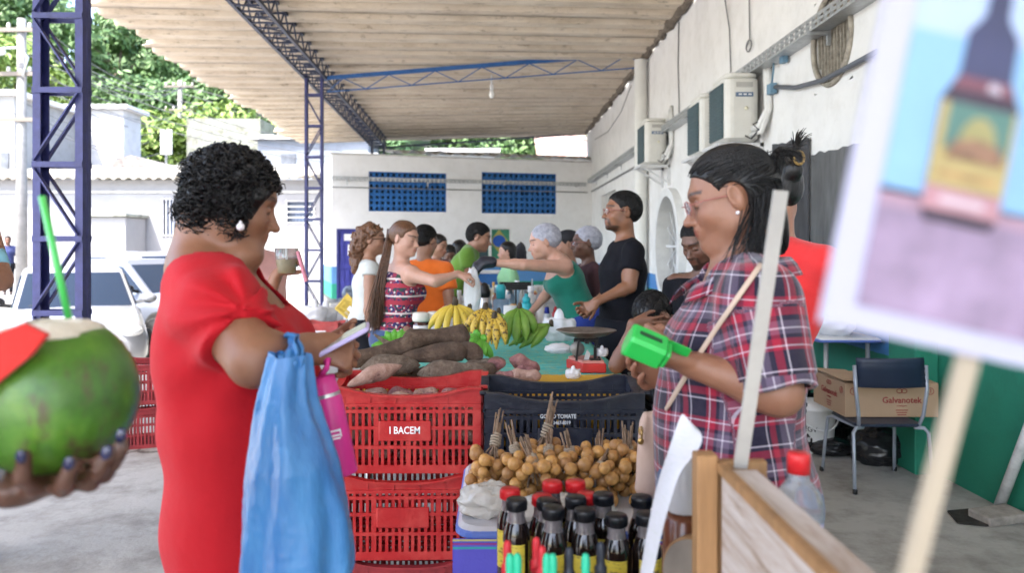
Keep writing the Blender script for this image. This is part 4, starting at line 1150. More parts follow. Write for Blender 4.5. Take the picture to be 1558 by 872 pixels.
def tree(label, x, y, h, r, mi, n=1700, z=None, lsize=.34):
    n = int(n * 2.2); lsize *= .66
    z = float(hillz(x, y)) - .3 if z is None else z
    t = thing('tree', label, 'tree', (x, y, z), group='trees on the hill behind the houses')
    cl = []
    lim = MB(); top = V(x + rng.normal(0, .3), y, z + h * .62); lim.tube([V(x, y, z - .3), V(x + rng.normal(0, .15), y, z + h * .3), top], [.28, .2, .1], 7)
    for k in range(11):
        a = rng.random() * 2 * PI; q = rng.random(); rr = r * (.25 + .6 * rng.random())
        c = V(x + rr * math.cos(a), y + rr * math.sin(a), z + h * (.45 + .45 * q)); cl.append((c, r * (.28 + .25 * rng.random())))
        if k < 6: lim.tube([V(x, y, z + h * .3), (top + c) / 2, c], [.10, .07, .03], 5)
    cl.append((V(x, y, z + h * .86), r * .4))
    lim.build('trunk', bark, t)
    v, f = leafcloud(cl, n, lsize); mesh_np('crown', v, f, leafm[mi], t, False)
kinds = ['dark deep green tree', 'bright yellow green sunlit tree', 'mid green tree']
spots = []
for row, (Y, n, x0, x1) in enumerate(((40, 9, -25, 8), (48, 10, -34, 9), (58, 11, -44, 10), (70, 11, -55, 12))):
    for k in range(n):
        spots.append((x0 + (x1 - x0) * (k + .5 + rng.normal(0, .18)) / n, Y + rng.normal(0, 1.5), row))
for i, (x, y, row) in enumerate(spots):
    px = CX + x / y * F
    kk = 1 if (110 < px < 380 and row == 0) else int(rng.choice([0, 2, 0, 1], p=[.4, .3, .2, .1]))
    hgt = (7.5, 9, 10, 11)[row] * (.8 + .4 * rng.random())
    if row == 3 and 90 < px < 330: hgt *= .55
    where = ('low on the hill', 'halfway up the hill', 'high on the hill', 'on the hill crest')[row]
    side = 'at the left edge' if px < 60 else 'beside the near blue column' if px < 170 else 'above the mossy wall block' if px < 400 else 'seen under the far roof edge'
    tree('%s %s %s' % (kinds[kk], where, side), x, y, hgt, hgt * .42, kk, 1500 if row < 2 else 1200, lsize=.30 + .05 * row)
polem = M('concrete_pole', (.22, .215, .21), .85, var=.2, vs=5)
def upole(label, px, Y, ztop, r):
    x = P(px, 0, Y)[0]; t = thing('utility_pole', label, 'utility pole', (x, Y, -.35))
    mb = MB(); mb.lathe([(r, -.35), (r * .72, ztop), (.001, ztop)], (x, Y, 0), 12); mb.build('shaft', polem, t)
    for k, z in enumerate((ztop - .35, ztop - 1.6, ztop - 2.9)):
        mb = MB(); mb.bar((x - .8, Y - .12, z), (x + .8, Y - .12, z), .09, .11); ca = mb.build('crossarm', M('dark_wood', (.16, .14, .12), .8), t)
        if k < 2:
            for dx in (-.7, -.3, .3, .7):
                mb = MB(); mb.lathe([(.03, 0), (.06, .05), (.04, .1), (.05, .14), (.001, .16)], (x + dx, Y - .12, z + .05), 8); mb.build('insulator', M('ceramic_grey', (.5, .48, .46), .3), ca)
    return t
upole('tall grey concrete utility pole left of the near blue column', 33, 22.5, 7.9, .16)
upole('distant slim utility pole in front of the hillside trees', 274, 42, 10.2, .16)
x_ = P(33, 0, 22.5)[0]
sl = thing('street_light', 'curved grey street light arm fixed near the top of the concrete pole', 'street light', (x_, 22.3, 6.6))
mb = MB(); mb.tube([V(x_ + .15, 22.3, 6.2), V(x_ + .3, 22.3, 6.75), V(x_ + .1, 22.2, 7.0), V(x_ - .35, 22.1, 6.95)], .035, 8); mb.build('arm', galv, sl)
mb = MB(); mb.ball(V(x_ - .45, 22.1, 6.85), (.26, .14, .1)); mb.build('lamp_head', M('lamp_grey', (.45, .47, .5), .4), sl)
wirem = M('power_wire', (.12, .12, .13), .6)
k = 0
for dz in (-.30, -.33, -.36, -.40, -1.5, -1.6, -2.4, -2.7, -2.9):
    for dx in (0,):
        A = V(x_ + (.7 - .3 * (k % 4)), 22.4, 7.9 + dz); B = V(P(274, 0, 42)[0] + (.7 - .3 * (k % 4)), 41.9, 10.2 + dz * .9)
        path = [A + (B - A) * t - V(0, 0, 1) * (.9 + .2 * (k % 3)) * 4 * t * (1 - t) for t in np.linspace(0, 1, 14)]
        mb = MB(); mb.tube(path, .014, 4)
        tag(mb.build('power_line', wirem), 'thin dark wire sagging from the near concrete pole to the distant slim pole', 'power line', 'wires between the two utility poles'); k += 1
for j in range(7):
    A = V(P(274, 0, 42)[0] + (.7 - .3 * (j % 4)), 41.9, 10.2 - .35 * j); B = V(4 + j, 40, 7.2 - .25 * j)
    path = [A + (B - A) * t - V(0, 0, 1) * (.7 + .2 * (j % 3)) * 4 * t * (1 - t) for t in np.linspace(0, 1, 14)]
    mb = MB(); mb.tube(path, .016, 4)
    tag(mb.build('power_line', wirem), 'thin dark wire running from the distant slim pole past the far roof edge', 'power line', 'wires beyond the far roof edge')
for j in range(4):
    A = V(x_, 22.4, 7.4 - .45 * j); B = V(-6.5 + j * .6, 29 + j, 5.2 - .2 * j)
    path = [A + (B - A) * t - V(0, 0, 1) * .5 * 4 * t * (1 - t) for t in np.linspace(0, 1, 12)]
    mb = MB(); mb.tube(path, .013, 4)
    tag(mb.build('power_line', wirem), 'thin dark service wire from the near concrete pole down to the house roofs', 'power line', 'service wires to the roofs')

# ---- cars
tyre = M('tyre_rubber', (.02, .02, .02), .8); rimm = M('alloy_rim', (.5, .5, .52), .3, metal=.7)
def tinted(n, c=(.05, .07, .10)): return M(n, c, .06, var=.0, spec=.6)
glassm = M('car_glass', (.018, .028, .05), .2, var=0, spec=.12)
lampm = M('headlight_glass', (.65, .67, .7), .08, var=.25, vs=30)
def car(label, pos, ang, col, L=4.05, W=1.70, H=1.46, hood=1.15, name='parked_car', pick=False):
    m = M('car_paint_%.2f_%.2f' % (col[0], col[2]), col, .22, var=.02, coat=.6)
    t = thing(name, label, 'car', (0, 0, 0), group='cars parked at an angle behind the near column')
    belt = .90
    # body: stations along x (0 = front)
    st = [(0.0, .34, .56, .55), (.06, .24, .66, .70), (.35, .20, .76, .80), (hood, .19, belt + .02, .84), (2.0, .18, belt + .03, .85), (3.2, .19, belt + .05, .84), (L - .25, .22, belt + .06, .80), (L - .04, .28, .88, .72), (L, .38, .70, .66)]
    secs = []
    for x, zb, zt, hw in st:
        hw = hw * W / 1.70; q = []
        for yy, zz_ in ((-.90, 0), (-1, .25), (-1, .62), (-.93, .92), (-.80, 1), (0, 1.02), (.80, 1), (.93, .92), (1, .62), (1, .25), (.90, 0)):
            q.append((-x, yy * hw, zb + (zt - zb) * zz_))
        secs.append(q)
    mb = MB(); mb.grid(np.array(secs)[::-1], smooth=True)
    mb.add(np.array(secs[0]), [list(range(11))]); mb.add(np.array(secs[-1]), [list(range(11))[::-1]])
    b = mb.build('body', m, t)
    # greenhouse
    x0, x1, x2, x3 = hood - .05, hood + .78, L - .75, L - .12
    if pick: x2, x3 = L - .30, L - .12
    wb, wt = .76 * W / 1.7, .60 * W / 1.7
    base = [(-x0, wb * .96), (-x0 - .4, wb), (-x3 + .3, wb), (-x3, wb * .93)]; topp = [(-x1, wt), (-x1 - .3, wt * 1.03), (-x2 + .1, wt * 1.02), (-x2, wt * .97)]
    mb = MB(); rows_ = []
    for f_, zz_ in ((0, belt - .02), (.92, H - .055), (1.0, H)):
        k_ = 1 if f_ < .95 else .86
        r_ = [((1 - f_) * a[0] + f_ * c[0] if f_ < .95 else c[0] * .97 - .06, ((1 - f_) * a[1] + f_ * c[1]) * k_, zz_) for a, c in zip(base, topp)]
        rows_.append(r_ + [(x, -y, z) for x, y, z in r_[::-1]])
    mb.grid(np.array(rows_), wrap=True, smooth=False); mb.add(np.array(rows_[-1]), [list(range(8))]); gh = mb.build('roof', m, t, bevel=.03)
    def pane(name, pts, out):
        mb = MB(); pts = np.array(pts) + np.array(out); mb.add(pts, [list(range(len(pts)))]); w = mb.build(name, glassm, t)
        md = w.modifiers.new('t', 'SOLIDIFY'); md.thickness = .012; md.offset = 0
    def pt(i, f, side):    # along base/top lists
        a, c = base[i], topp[i]; z = belt - .02 + f * (H - .055 - belt + .02); f2 = f * .92 / .92
        return V((1 - f * .92) * a[0] + f * .92 * c[0], side * ((1 - f * .92) * a[1] + f * .92 * c[1]), belt - .02 + f * (H - .035 - belt))
    for sd in (-1, 1):
        A, B, C, D = pt(1, .08, sd), pt(2, .08, sd), pt(2, .88, sd), pt(1, .88, sd); A0 = pt(0, .10, sd); D0 = pt(0, .86, sd)
        mid = .52
        f1 = lambda p, q, k_: p + (q - p) * k_
        pane('side_window', [f1(A0, A, .35), f1(A, B, mid - .06), f1(D, C, mid - .06), f1(D0, D, .5)], (0, sd * .012, 0))
        pane('side_window', [f1(A, B, mid), f1(A, B, .93), f1(D, C, .9), f1(D, C, mid)], (0, sd * .012, 0))
    pane('windscreen', [pt(0, .06, 1) * V(1, .93, 1), pt(0, .06, -1) * V(1, .93, 1), pt(0, .92, -1) * V(1, .92, 1), pt(0, .92, 1) * V(1, .92, 1)], (.018, 0, .006))
    pane('rear_window', [pt(3, .15, 1) * V(1, .9, 1), pt(3, .15, -1) * V(1, .9, 1), pt(3, .9, -1) * V(1, .9, 1), pt(3, .9, 1) * V(1, .9, 1)], (-.015, 0, .006))
    for sd in (-1, 1):
        mb = MB(); mb.ball((-hood - .28, sd * (W / 2 + .07), belt + .09), (.08, .11, .075), 12, 8); mb.bar((-hood - .26, sd * W * .44, belt + .04), (-hood - .27, sd * (W / 2 + .05), belt + .06), .05); mb.build('wing_mirror', black_plastic if sd < 0 else m, t)
        mb = MB(); mb.ball((-.14, sd * .56, .665), (.19, .16, .075), 14, 8); mb.build('headlight', lampm, t)
        for x in (-.80, -L + .75):
            mb = MB(); mb.lathe([(.12, -.1), (.27, -.1), (.31, -.07), (.31, .07), (.27, .1), (.12, .1)], (x, sd * (W / 2 - .06), .31), 22, rot=rotm(PI / 2, 0, 0)); w = mb.build('wheel', tyre, t)
            mb = MB(); mb.lathe([(.001, .0), (.05, .03), (.19, .02), (.205, .04), (.2, -.02)], (x, sd * (W / 2 + .03), .31), 18, rot=rotm(-sd * PI / 2, 0, 0)); mb.build('rim', rimm, w)
    mb = MB(); mb.box((-.02, 0, .50), (.06, .9, .12)); mb.box((.0, 0, .36), (.04, 1.1, .10)); mb.build('grille', black_plastic, t)
    mb = MB(); mb.tube([(-hood - .02, -.55, belt + .05), (-hood - .12, .0, belt + .075)], .008, 5); mb.tube([(-hood - .02, .1, belt + .05), (-hood - .10, .6, belt + .065)], .008, 5); mb.build('wiper', black_plastic, t)
    t.location = pos; t.rotation_euler = (0, 0, ang)
    return t
car('white hatchback nearest the blue column with its bonnet behind the red dress', (-5.03, 9.5, -.30), R(-60), (.27, .28, .31), H=1.44)
car('silver grey hatchback with black wing mirror second behind the blue column', (-4.6, 13.6, -.30), R(-27), (.15, .17, .22), H=1.48)
car('white pickup with roof rails farthest of the parked cars', (-6.3, 17.4, -.30), R(-34), (.27, .27, .29), H=1.58, L=4.4, pick=True)
# ------------------------------------------------------------------ crates
def crate_parts(t, mat, w=.55, d=.36, h=.31, dip=.03, plate=True, nx=20, ny=12):
    mb = MB(); th = .012
    def wall(a, b, n, out):
        a = np.asarray(a, float); b = np.asarray(b, float); u = unit(b - a); L = np.linalg.norm(b - a)
        f = lambda x, z: a + u * x + V(0, 0, z)
        B = np.stack([u, out, V(0, 0, 1)], 1)
        def bx(x0, x1, z0, z1, t=th, o=0.): mb.box(a + u * (x0 + x1) / 2 + V(0, 0, (z0 + z1) / 2) + out * o, (x1 - x0, t, z1 - z0), B)
        bx(0, L, 0, .03); zr = h - .062
        for z in (.095, .165, .225): bx(0, L, z - .006, z + .006, th * 1.4)
        bx(.0, .03, .03, zr, th * 1.05); bx(L - .03, L, .03, zr, th * 1.05)
        for k in range(n):
            x = .03 + (L - .06) * (k + 1) / (n + 1); wd = .0055 if k % 5 else .009
            bx(x - wd, x + wd, .03, zr, th * .8)
        # rim band with a dip in the middle
        m = 12; pl = [(0, zr), (L, zr)] + [(L * (1 - k / m), h - dip * (1 - min(1, abs(k / m - .5) * 2.6) ** 3)) for k in range(m + 1)]
        mb.prism(pl, -th / 2, th / 2, (a, np.stack([u, V(0, 0, 1), -out], 1)))
        for k in range(m):
            p, q = pl[2 + k], pl[3 + k]; mb.bar(f(*p) + out * .008, f(*q) + out * .008, .030, .008)
        bx(0, L, zr - .006, zr + .006, th * 1.9)
        for k in range(0, n, 4):
            x = .03 + (L - .06) * (k + 1) / (n + 1); bx(x - .004, x + .004, zr, h - dip, th * 1.5)
    W, D = w / 2, d / 2
    wall((-W, -D, 0), (W, -D, 0), nx, V(0, -1, 0)); wall((W, D, 0), (-W, D, 0), nx, V(0, 1, 0))
    wall((W, -D + .007, 0), (W, D - .007, 0), ny, V(1, 0, 0)); wall((-W, D - .007, 0), (-W, -D + .007, 0), ny, V(-1, 0, 0))
    for k in range(15): mb.box((-W + w * (k + .5) / 15, 0, .012), (.018, d - .02, .008))
    for k in range(6): mb.box((0, -D + d * (k + .5) / 6, .021), (w - .02, .02, .008))
    mb.build('lattice_shell', mat, t)
    if plate:
        mb = MB(); mb.rbox((0, -D - .007, .155), (.19, .012, .072), .004, axis=1); mb.build('name_plate', mat, t)
def crate(label, loc, mat, rz=0, rx=0, ry=0, group=None, text=None, **kw):
    t = thing('produce_crate', label, 'crate', (0, 0, 0), 0, group)
    crate_parts(t, mat, **kw)
    if text:
        tc, lines = text; pl = kids(t)[-1]
        for tx, dx, z, sz in lines: text_mesh('lettering', tx, sz, (dx, -.36 / 2 - .0138, z), (1, 0, 0), (0, 0, 1), tc, pl, .0006, bold=.0006, sx=.82)
    t.location = loc; t.rotation_euler = (rx, ry, rz); return t
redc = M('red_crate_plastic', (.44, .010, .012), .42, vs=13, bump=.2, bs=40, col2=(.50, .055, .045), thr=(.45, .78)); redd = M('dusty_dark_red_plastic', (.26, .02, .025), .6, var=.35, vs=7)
redp = M('faded_red_plastic', (.42, .06, .055), .6, var=.3, vs=7); navy = M('navy_crate_plastic', (.006, .009, .022), .42, vs=14, bump=.2, bs=40, col2=(.035, .038, .050), thr=(.45, .8))
yelc = M('yellow_crate_plastic', (.55, .38, .03), .5, var=.2); whitet = M('white_print', (.85, .85, .85), .6, var=.0); blackc = M('black_crate_plastic', (.015, .015, .017), .5, var=.3)
crate('red plastic crate full of sweet potatoes on top of the stack beside the blue bag', (-.335, 3.04, .62), redc, text=(whitet, [('I BACEM', 0, .157, .037)]), group='red crates in the front stack')
crate('empty red plastic crate in the middle of the stack under the sweet potatoes', (-.345, 3.03, .31), redc, rz=.02, group='red crates in the front stack')
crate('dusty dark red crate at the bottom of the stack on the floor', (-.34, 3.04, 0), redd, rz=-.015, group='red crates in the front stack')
nvt = (M('faint_white_print', (.45, .47, .50), .7, var=.3), [('GO DO TOMATE', -.025, .232, .020), ('(11) 3467-8019', -.025, .210, .017)])
crate('dark navy crate with faint white lettering behind the longans', (.235, 2.93, .62), navy, text=nvt, group='navy crates in front of the fruit table')
crate('dark navy crate hidden behind the longans under the lettered one', (.24, 2.94, .31), navy, group='navy crates in front of the fruit table', plate=False)
crate('dark navy crate on the floor at the bottom behind the longan table', (.235, 2.93, 0), navy, group='navy crates in front of the fruit table', plate=False)
crate('black crate beside the beige bag under the boy\'s elbow', (.83, 3.02, .62), blackc, rz=.05, group='navy crates in front of the fruit table', plate=False)
crate('black crate lower in the stack behind the plaid shirt', (.83, 3.03, .31), blackc, rz=.02, group='navy crates in front of the fruit table', plate=False)
crate('black crate on the floor behind the plaid shirt', (.83, 3.02, 0), blackc, group='navy crates in front of the fruit table', plate=False)
crate('dusty red crate on the floor behind the red dress', (-2.62, 5.75, 0), redd, rz=.35, group='dusty crates behind the red dress', plate=False)
crate('dusty red crate stacked upper behind the red dress', (-2.55, 5.78, .31), redd, rz=.30, group='dusty crates behind the red dress', plate=False)
crate('faded red crate with pale label far off by the column foot', (-2.58, 11.7, 0), redp, rz=-.12)
crate('yellow crate lying tipped on its side behind the faded red crate', (-2.35, 12.6, .22), yelc, rz=-.35, rx=R(-20), ry=R(35), plate=False)
mb = MB(); mb.box((-2.58, 11.5, .16), (.26, .01, .07), rotm(0, 0, -.12)); 
for o in bpy.data.objects:
    if o.name.startswith('produce_crate') and 'faded red' in o['label']:
        mb = MB(); mb.box(V(0, -.196, .155), (.20, .006, .07)); pl = mb.build('paper_label', M('paper_white'), None); pl.parent = o
crate('black crate with yellow mark on the floor left of the white bucket', (2.12, 6.2, 0), blackc, rz=.5, group='black crates under the box', plate=False)
crate('black crate on the floor behind the chair legs', (2.52, 6.0, 0), blackc, rz=.1, group='black crates under the box', plate=False)
for o in list(bpy.data.objects):
    if o.name.startswith('produce_crate') and 'yellow mark' in (o.get('label') or ''):
        mb = MB(); mb.prism([(.06 * math.cos(a), .07 * math.sin(a)) for a in np.linspace(0, 2 * PI, 16, endpoint=False)], 0, .003, (V(-.278, 0, .17), np.array([[0, 0, -1], [-1, 0, 0], [0, 1, 0]], float)))
        q = mb.build('yellow_emblem', M('yellow_print', (.45, .40, .05), .6), None); q.parent = o

# ------------------------------------------------------------------ tables
def table(label, x0, x1, y0, y1, z, mat, rim=None, r=.05, legm=None, name='market_table', th=.035):
    t = thing(name, label, 'table', ((x0 + x1) / 2, (y0 + y1) / 2, 0))
    mb = MB(); mb.rbox(((x0 + x1) / 2, (y0 + y1) / 2, z - th / 2), (x1 - x0, y1 - y0, th), r, n=5); mb.build('table_top', mat, t)
    if rim:
        mb = MB(); mb.rbox(((x0 + x1) / 2, (y0 + y1) / 2, z - th * .62), (x1 - x0 + .012, y1 - y0 + .012, th * .7), r + .006, n=5); mb.build('edge_trim', rim, t)
    for x in (x0 + .07, x1 - .07):
        for y in (y0 + .07, y1 - .07):
            mb = MB(); mb.tube([(x, y, 0), (x, y, z - th)], .016, 10); mb.build('leg', legm or galv, t)
    return t
wood = M('table_wood', (.30, .20, .12), .7, var=.3, vs=4, stretch=(8, 1, 8), bump=.2)
table('long fruit table under the turquoise woven cloth', -.62, .58, 3.30, 5.55, .83, wood, r=.01)
table('second long table farther off covered with bottles and jars', -.55, .50, 5.62, 9.2, .80, white_plastic, r=.02)
greyt = M('grey_laminate', (.50, .50, .53), .35, var=.06); bluerim = M('blue_edge_plastic', (.10, .17, .50), .4, var=.05)
table('small grey table with blue rounded edge holding the longans', -.105, .62, 2.03, 2.66, .72, greyt, bluerim, .06)
table('low table holding the dark syrup bottles', .0, .62, 1.26, 1.97, .70, wood, r=.01)
mb = MB(); mb.box((.15, 1.36, .765), (.29, .19, .125)); tag(mb.build('wooden_riser', wood, bevel=.004), 'small wooden riser block under the red and green dropper bottles', 'block')
table('white table with blue edge against the wall carrying plastic bags', 2.30, 2.74, 5.62, 6.9, .78, white_plastic, M('blue_edge_plastic'), .02)
# turquoise cloth
g = G('turquoise_woven', .75); o = g.coord(); x, y, z = g.xyz(o)
n = g.noise(g.coord(scale=(1, 1, 1)), 5, 6, .7); n2 = g.noise(g.coord(scale=(3, 60, 3)), 2, 3)
c = g.ramp(n2, [(.35, (.02, .32, .32)), (.55, (.08, .54, .50)), (.70, (.30, .70, .62))])
c = g.mix(g.math('MULTIPLY', g.ramp(g.noise(g.coord(scale=(8, 25, 8)), 3, 4), [(.52, (0, 0, 0)), (.60, (1, 1, 1))]), .6), c, (.45, .42, .10))
c = g.mix(g.math('LESS_THAN', g.math('ADD', y, g.math('MULTIPLY', n, .18)), 3.80), c, (.62, .36, .03))
g.col(c); g.bump(g.math('ADD', n2, g.math('MULTIPLY', n, 2.)), .5, .01); turq = g.m
def drape(name, label, x0, x1, y0, y1, z, mat, drop=.25, n=46, amp=.006, seed=3, cat='tablecloth'):
    us = np.linspace(x0 - drop, x1 + drop, n); vs_ = np.linspace(y0 - drop, y1 + drop, n * 2); g_ = np.zeros((n * 2, n, 3))
    for j, v in enumerate(vs_):
        for i, u in enumerate(us):
            du = max(x0 - u, u - x1, 0); dv = max(y0 - v, v - y1, 0); x = min(max(u, x0 - .012), x1 + .012); y_ = min(max(v, y0 - .012), y1 + .012)
            dn = max(du, dv); fl = .018 * math.sin(v * 28 if du > dv else u * 28) * min(1, dn * 8)
            if du > 0: x += math.copysign(.01 + abs(fl), u - x1 if u > x1 else u - x0)
            if dv > 0: y_ += math.copysign(.01 + abs(fl), v - y1 if v > y1 else v - y0)
            g_[j, i] = (x, y_, z - dn)
    dz = amp * (vnoise(g_.reshape(-1, 3), 9, seed) + .6 * vnoise(g_.reshape(-1, 3), 22, seed + 1)).reshape(n * 2, n); g_[..., 2] += np.abs(dz) + .003
    mb = MB(); mb.grid(g_); o = mb.build(name, mat); md = o.modifiers.new('t', 'SOLIDIFY'); md.thickness = .0025; md.offset = 1
    return tag(o, label, cat)
drape('tablecloth', 'turquoise and yellow woven cloth over the fruit table', -.62, .58, 3.30, 5.55, .832, turq)
drape('tablecloth', 'plain white cloth over the second table with the jars', -.55, .50, 5.62, 9.2, .802, cloth('white_table', (.72, .72, .72)), .35, 30)
g = G('blue_striped_cloth', .7); z = g.xyz(g.coord())[2]
t_ = g.math('MULTIPLY', g.math('SUBTRACT', z, .55), 6.25)
c = g.ramp(t_, [(0, (.09, .08, .50)), (.74, (.09, .08, .50)), (.745, (.02, .30, .33)), (.78, (.08, .09, .5)), (.81, (.25, .03, .22)), (.84, (.08, .09, .5)), (.87, (.50, .48, .18)), (.90, (.08, .09, .5))], True)
g.col(c); g.bump(g.noise(g.coord(), 60, 3), .2, .01)
mb = MB(); ps = []
for z_ in np.linspace(.696, .28, 14): ps.append([(x, 2.018 - .006 * math.sin(x * 40) * (.7 - z_) * 4 - (.7 - z_) * .03, z_) for x in np.linspace(-.115, .62, 40)])
mb.grid(np.array(ps)[::-1]); o_ = mb.build('tablecloth', g.m); md = o_.modifiers.new('t', 'SOLIDIFY'); md.thickness = .003; tag(o_, 'blue cloth with thin yellow and teal stripes hanging below the grey table', 'tablecloth')

# ------------------------------------------------------------------ produce
def root_mesh(mb, p0, p1, r, bend=.0, seed=0, n=22, m=16, lump=.26, tip=(.25, .2), up=(0, 0, 1)):
    p0 = np.asarray(p0, float); p1 = np.asarray(p1, float); B = basis(p1 - p0, up); L = np.linalg.norm(p1 - p0)
    t = np.linspace(0, 1, n); a = np.linspace(0, 2 * PI, m, endpoint=False)
    prof = np.minimum(1, np.minimum((t / tip[0]) ** .55 + .02, ((1 - t) / tip[1]) ** .6 + .02)) * (.9 + .16 * np.sin(t * PI * 2.3 + seed))
    c = p0 + (p1 - p0) * t[:, None] + B[:, 2] * (bend * np.sin(t * PI))[:, None] + B[:, 0] * (bend * .5 * np.sin(t * 5 + seed))[:, None]
    g_ = c[:, None] + (prof * r)[:, None, None] * (np.cos(a)[None, :, None] * B[:, 0] + np.sin(a)[None, :, None] * B[:, 2])
    q = g_.reshape(-1, 3); nz = vnoise(q, .5 / r, seed) * 1.2 + .5 * vnoise(q, 1.6 / r, seed + 1); out = (g_ - c[:, None])
    g_ = g_ + out * (nz * lump).reshape(n, m, 1)
    mb.grid(g_, wrap=True); mb.add(g_[0], [list(range(m))[::-1]]); mb.add(g_[-1], [list(range(m))])
    return mb
yam = G('cassava_bark', .9); o = yam.coord()
n1 = yam.noise(o, 16, 8, .75); n2 = yam.noise(o, 70, 5, .7)
c = yam.ramp(n1, [(.32, (.045, .026, .017)), (.5, (.125, .078, .052)), (.68, (.25, .175, .12))]); c = yam.mix(yam.math('MULTIPLY', n2, .5), c, (.09, .06, .045))
yam.col(c); yam.bump(yam.math('ADD', n1, n2), 1., .02); yamm = yam.m
ya2 = G('pale_yam_bark', .9); o = ya2.coord(); n1 = ya2.noise(o, 30, 8, .8)
ya2.col(ya2.ramp(n1, [(.32, (.07, .046, .032)), (.5, (.17, .125, .092)), (.68, (.29, .23, .175))])); ya2.bump(ya2.math('ADD', n1, ya2.noise(o, 90, 5)), 1., .015); yam2 = ya2.m
spm = G('sweet_potato_skin', .75); o = spm.coord(); n1 = spm.noise(o, 22, 7, .7)
spm.col(spm.ramp(n1, [(.3, (.13, .055, .06)), (.5, (.27, .115, .115)), (.72, (.42, .24, .20))])); spm.bump(spm.math('ADD', n1, spm.noise(o, 60, 5)), .8, .02); spm = spm.m
sp2 = G('pale_sweet_potato_skin', .75); o = sp2.coord(); n1 = sp2.noise(o, 18, 7, .7)
sp2.col(sp2.ramp(n1, [(.28, (.16, .07, .065)), (.45, (.40, .24, .19)), (.72, (.55, .38, .31))])); sp2.bump(sp2.math('ADD', n1, sp2.noise(o, 60, 5)), .8, .02); sp2 = sp2.m
def root(label, a, b, r, Y0, Y1, mat, seed, bend=.01, name='cassava_root', cat='root', group='cassava roots piled on the table', **k):
    mb = MB(); root_mesh(mb, P(a[0], a[1], Y0), P(b[0], b[1], Y1), r, bend, seed, **k); return tag(mb.build(name, mat), label, cat, group)
root('thick dark cassava root lying highest on the pile', (609, 520), (716, 512), .048, 3.52, 3.56, yamm, 1, .012, tip=(.14, .08))
root('long dark cassava root with a cut end pointing left toward the phone', (529, 550), (645, 522), .041, 3.42, 3.50, yamm, 2, .004, tip=(.10, .2))
root('dark cassava root in the middle under the highest one', (606, 548), (712, 536), .042, 3.40, 3.44, yamm, 3, .012, tip=(.25, .1))
root('short dark cassava root end beside the small green bananas', (700, 524), (734, 545), .040, 3.50, 3.42, yamm, 4, .0)
root('pale fat yam at the left of the pile behind the red crate', (545, 566), (640, 556), .048, 3.32, 3.36, yam2, 5, .012)
root('pale brown yam in front of the pile behind the red crate', (634, 570), (745, 566), .045, 3.31, 3.33, yam2, 6, .01)
root('thin crooked root on the cloth right of the pile', (706, 556), (770, 549), .020, 3.42, 3.46, yam2, 7, .006)
root('thin pointed twig of root sticking up at the left of the pile', (568, 508), (600, 530), .015, 3.5, 3.5, yam2, 8, .0, tip=(.6, .2))
root('dark root end deep in the pile on the right', (718, 560), (756, 566), .034, 3.36, 3.40, yamm, 9, .0)
for k, (a, b, r) in enumerate((((560, 580), (640, 585), .045), ((650, 585), (735, 584), .045), ((600, 570), (700, 572), .04))):
    root('cassava root in the bottom layer of the pile touching the cloth', a, b, r, 3.46, 3.5, yamm, 20 + k, .0)
for k, (a, b, r, Y, m_) in enumerate((((738, 562), (770, 552), .028, 3.42, spm), ((774, 546), (822, 563), .033, 3.50, spm), ((772, 572), (824, 573), .031, 3.36, sp2), ((752, 572), (786, 575), .026, 3.35, spm), ((786, 560), (812, 572), .028, 3.42, spm))):
    root(('small reddish sweet potato touching the cassava pile', 'wrinkled purple sweet potato at the back of the little heap on the cloth', 'pale pink sweet potato at the front edge of the table cloth', 'reddish sweet potato wedged at the navy crate rim', 'purple sweet potato in the middle of the little heap')[k], a, b, r, Y, Y, m_, 30 + k, .004, 'sweet_potato', 'sweet potato', 'sweet potatoes on the cloth')
root('long pale sweet potato lying across the rim of the red crate', (528, 588), (612, 556), .036, 3.02, 3.16, sp2, 41, .006, 'sweet_potato', 'sweet potato', 'sweet potatoes in the red crate', tip=(.35, .4))
k = 0
for layer, (z, ncol, nrow) in enumerate(((.68, 5, 3), (.74, 5, 3), (.80, 5, 3), (.845, 4, 3))):
    for i in range(ncol):
        for j in range(nrow):
            x = -.335 + (i - (ncol - 1) / 2) * .098 + rng.normal(0, .008); y = 3.04 + (j - 1) * .10 + rng.normal(0, .006); a = rng.uniform(-.5, .5)
            dl = V(math.cos(a), math.sin(a) * .6, rng.uniform(-.15, .15)) * .056
            mb = MB(); root_mesh(mb, V(x, y, z) - dl, V(x, y, z) + dl, .031 + .006 * rng.random(), .004, 50 + k, 12, 10)
            tag(mb.build('sweet_potato', (spm, sp2)[k % 2]), 'sweet potato seen through the slats of the top red crate' if layer < 3 else 'sweet potato showing just below the rim inside the top red crate', 'sweet potato', 'sweet potatoes in the red crate'); k += 1
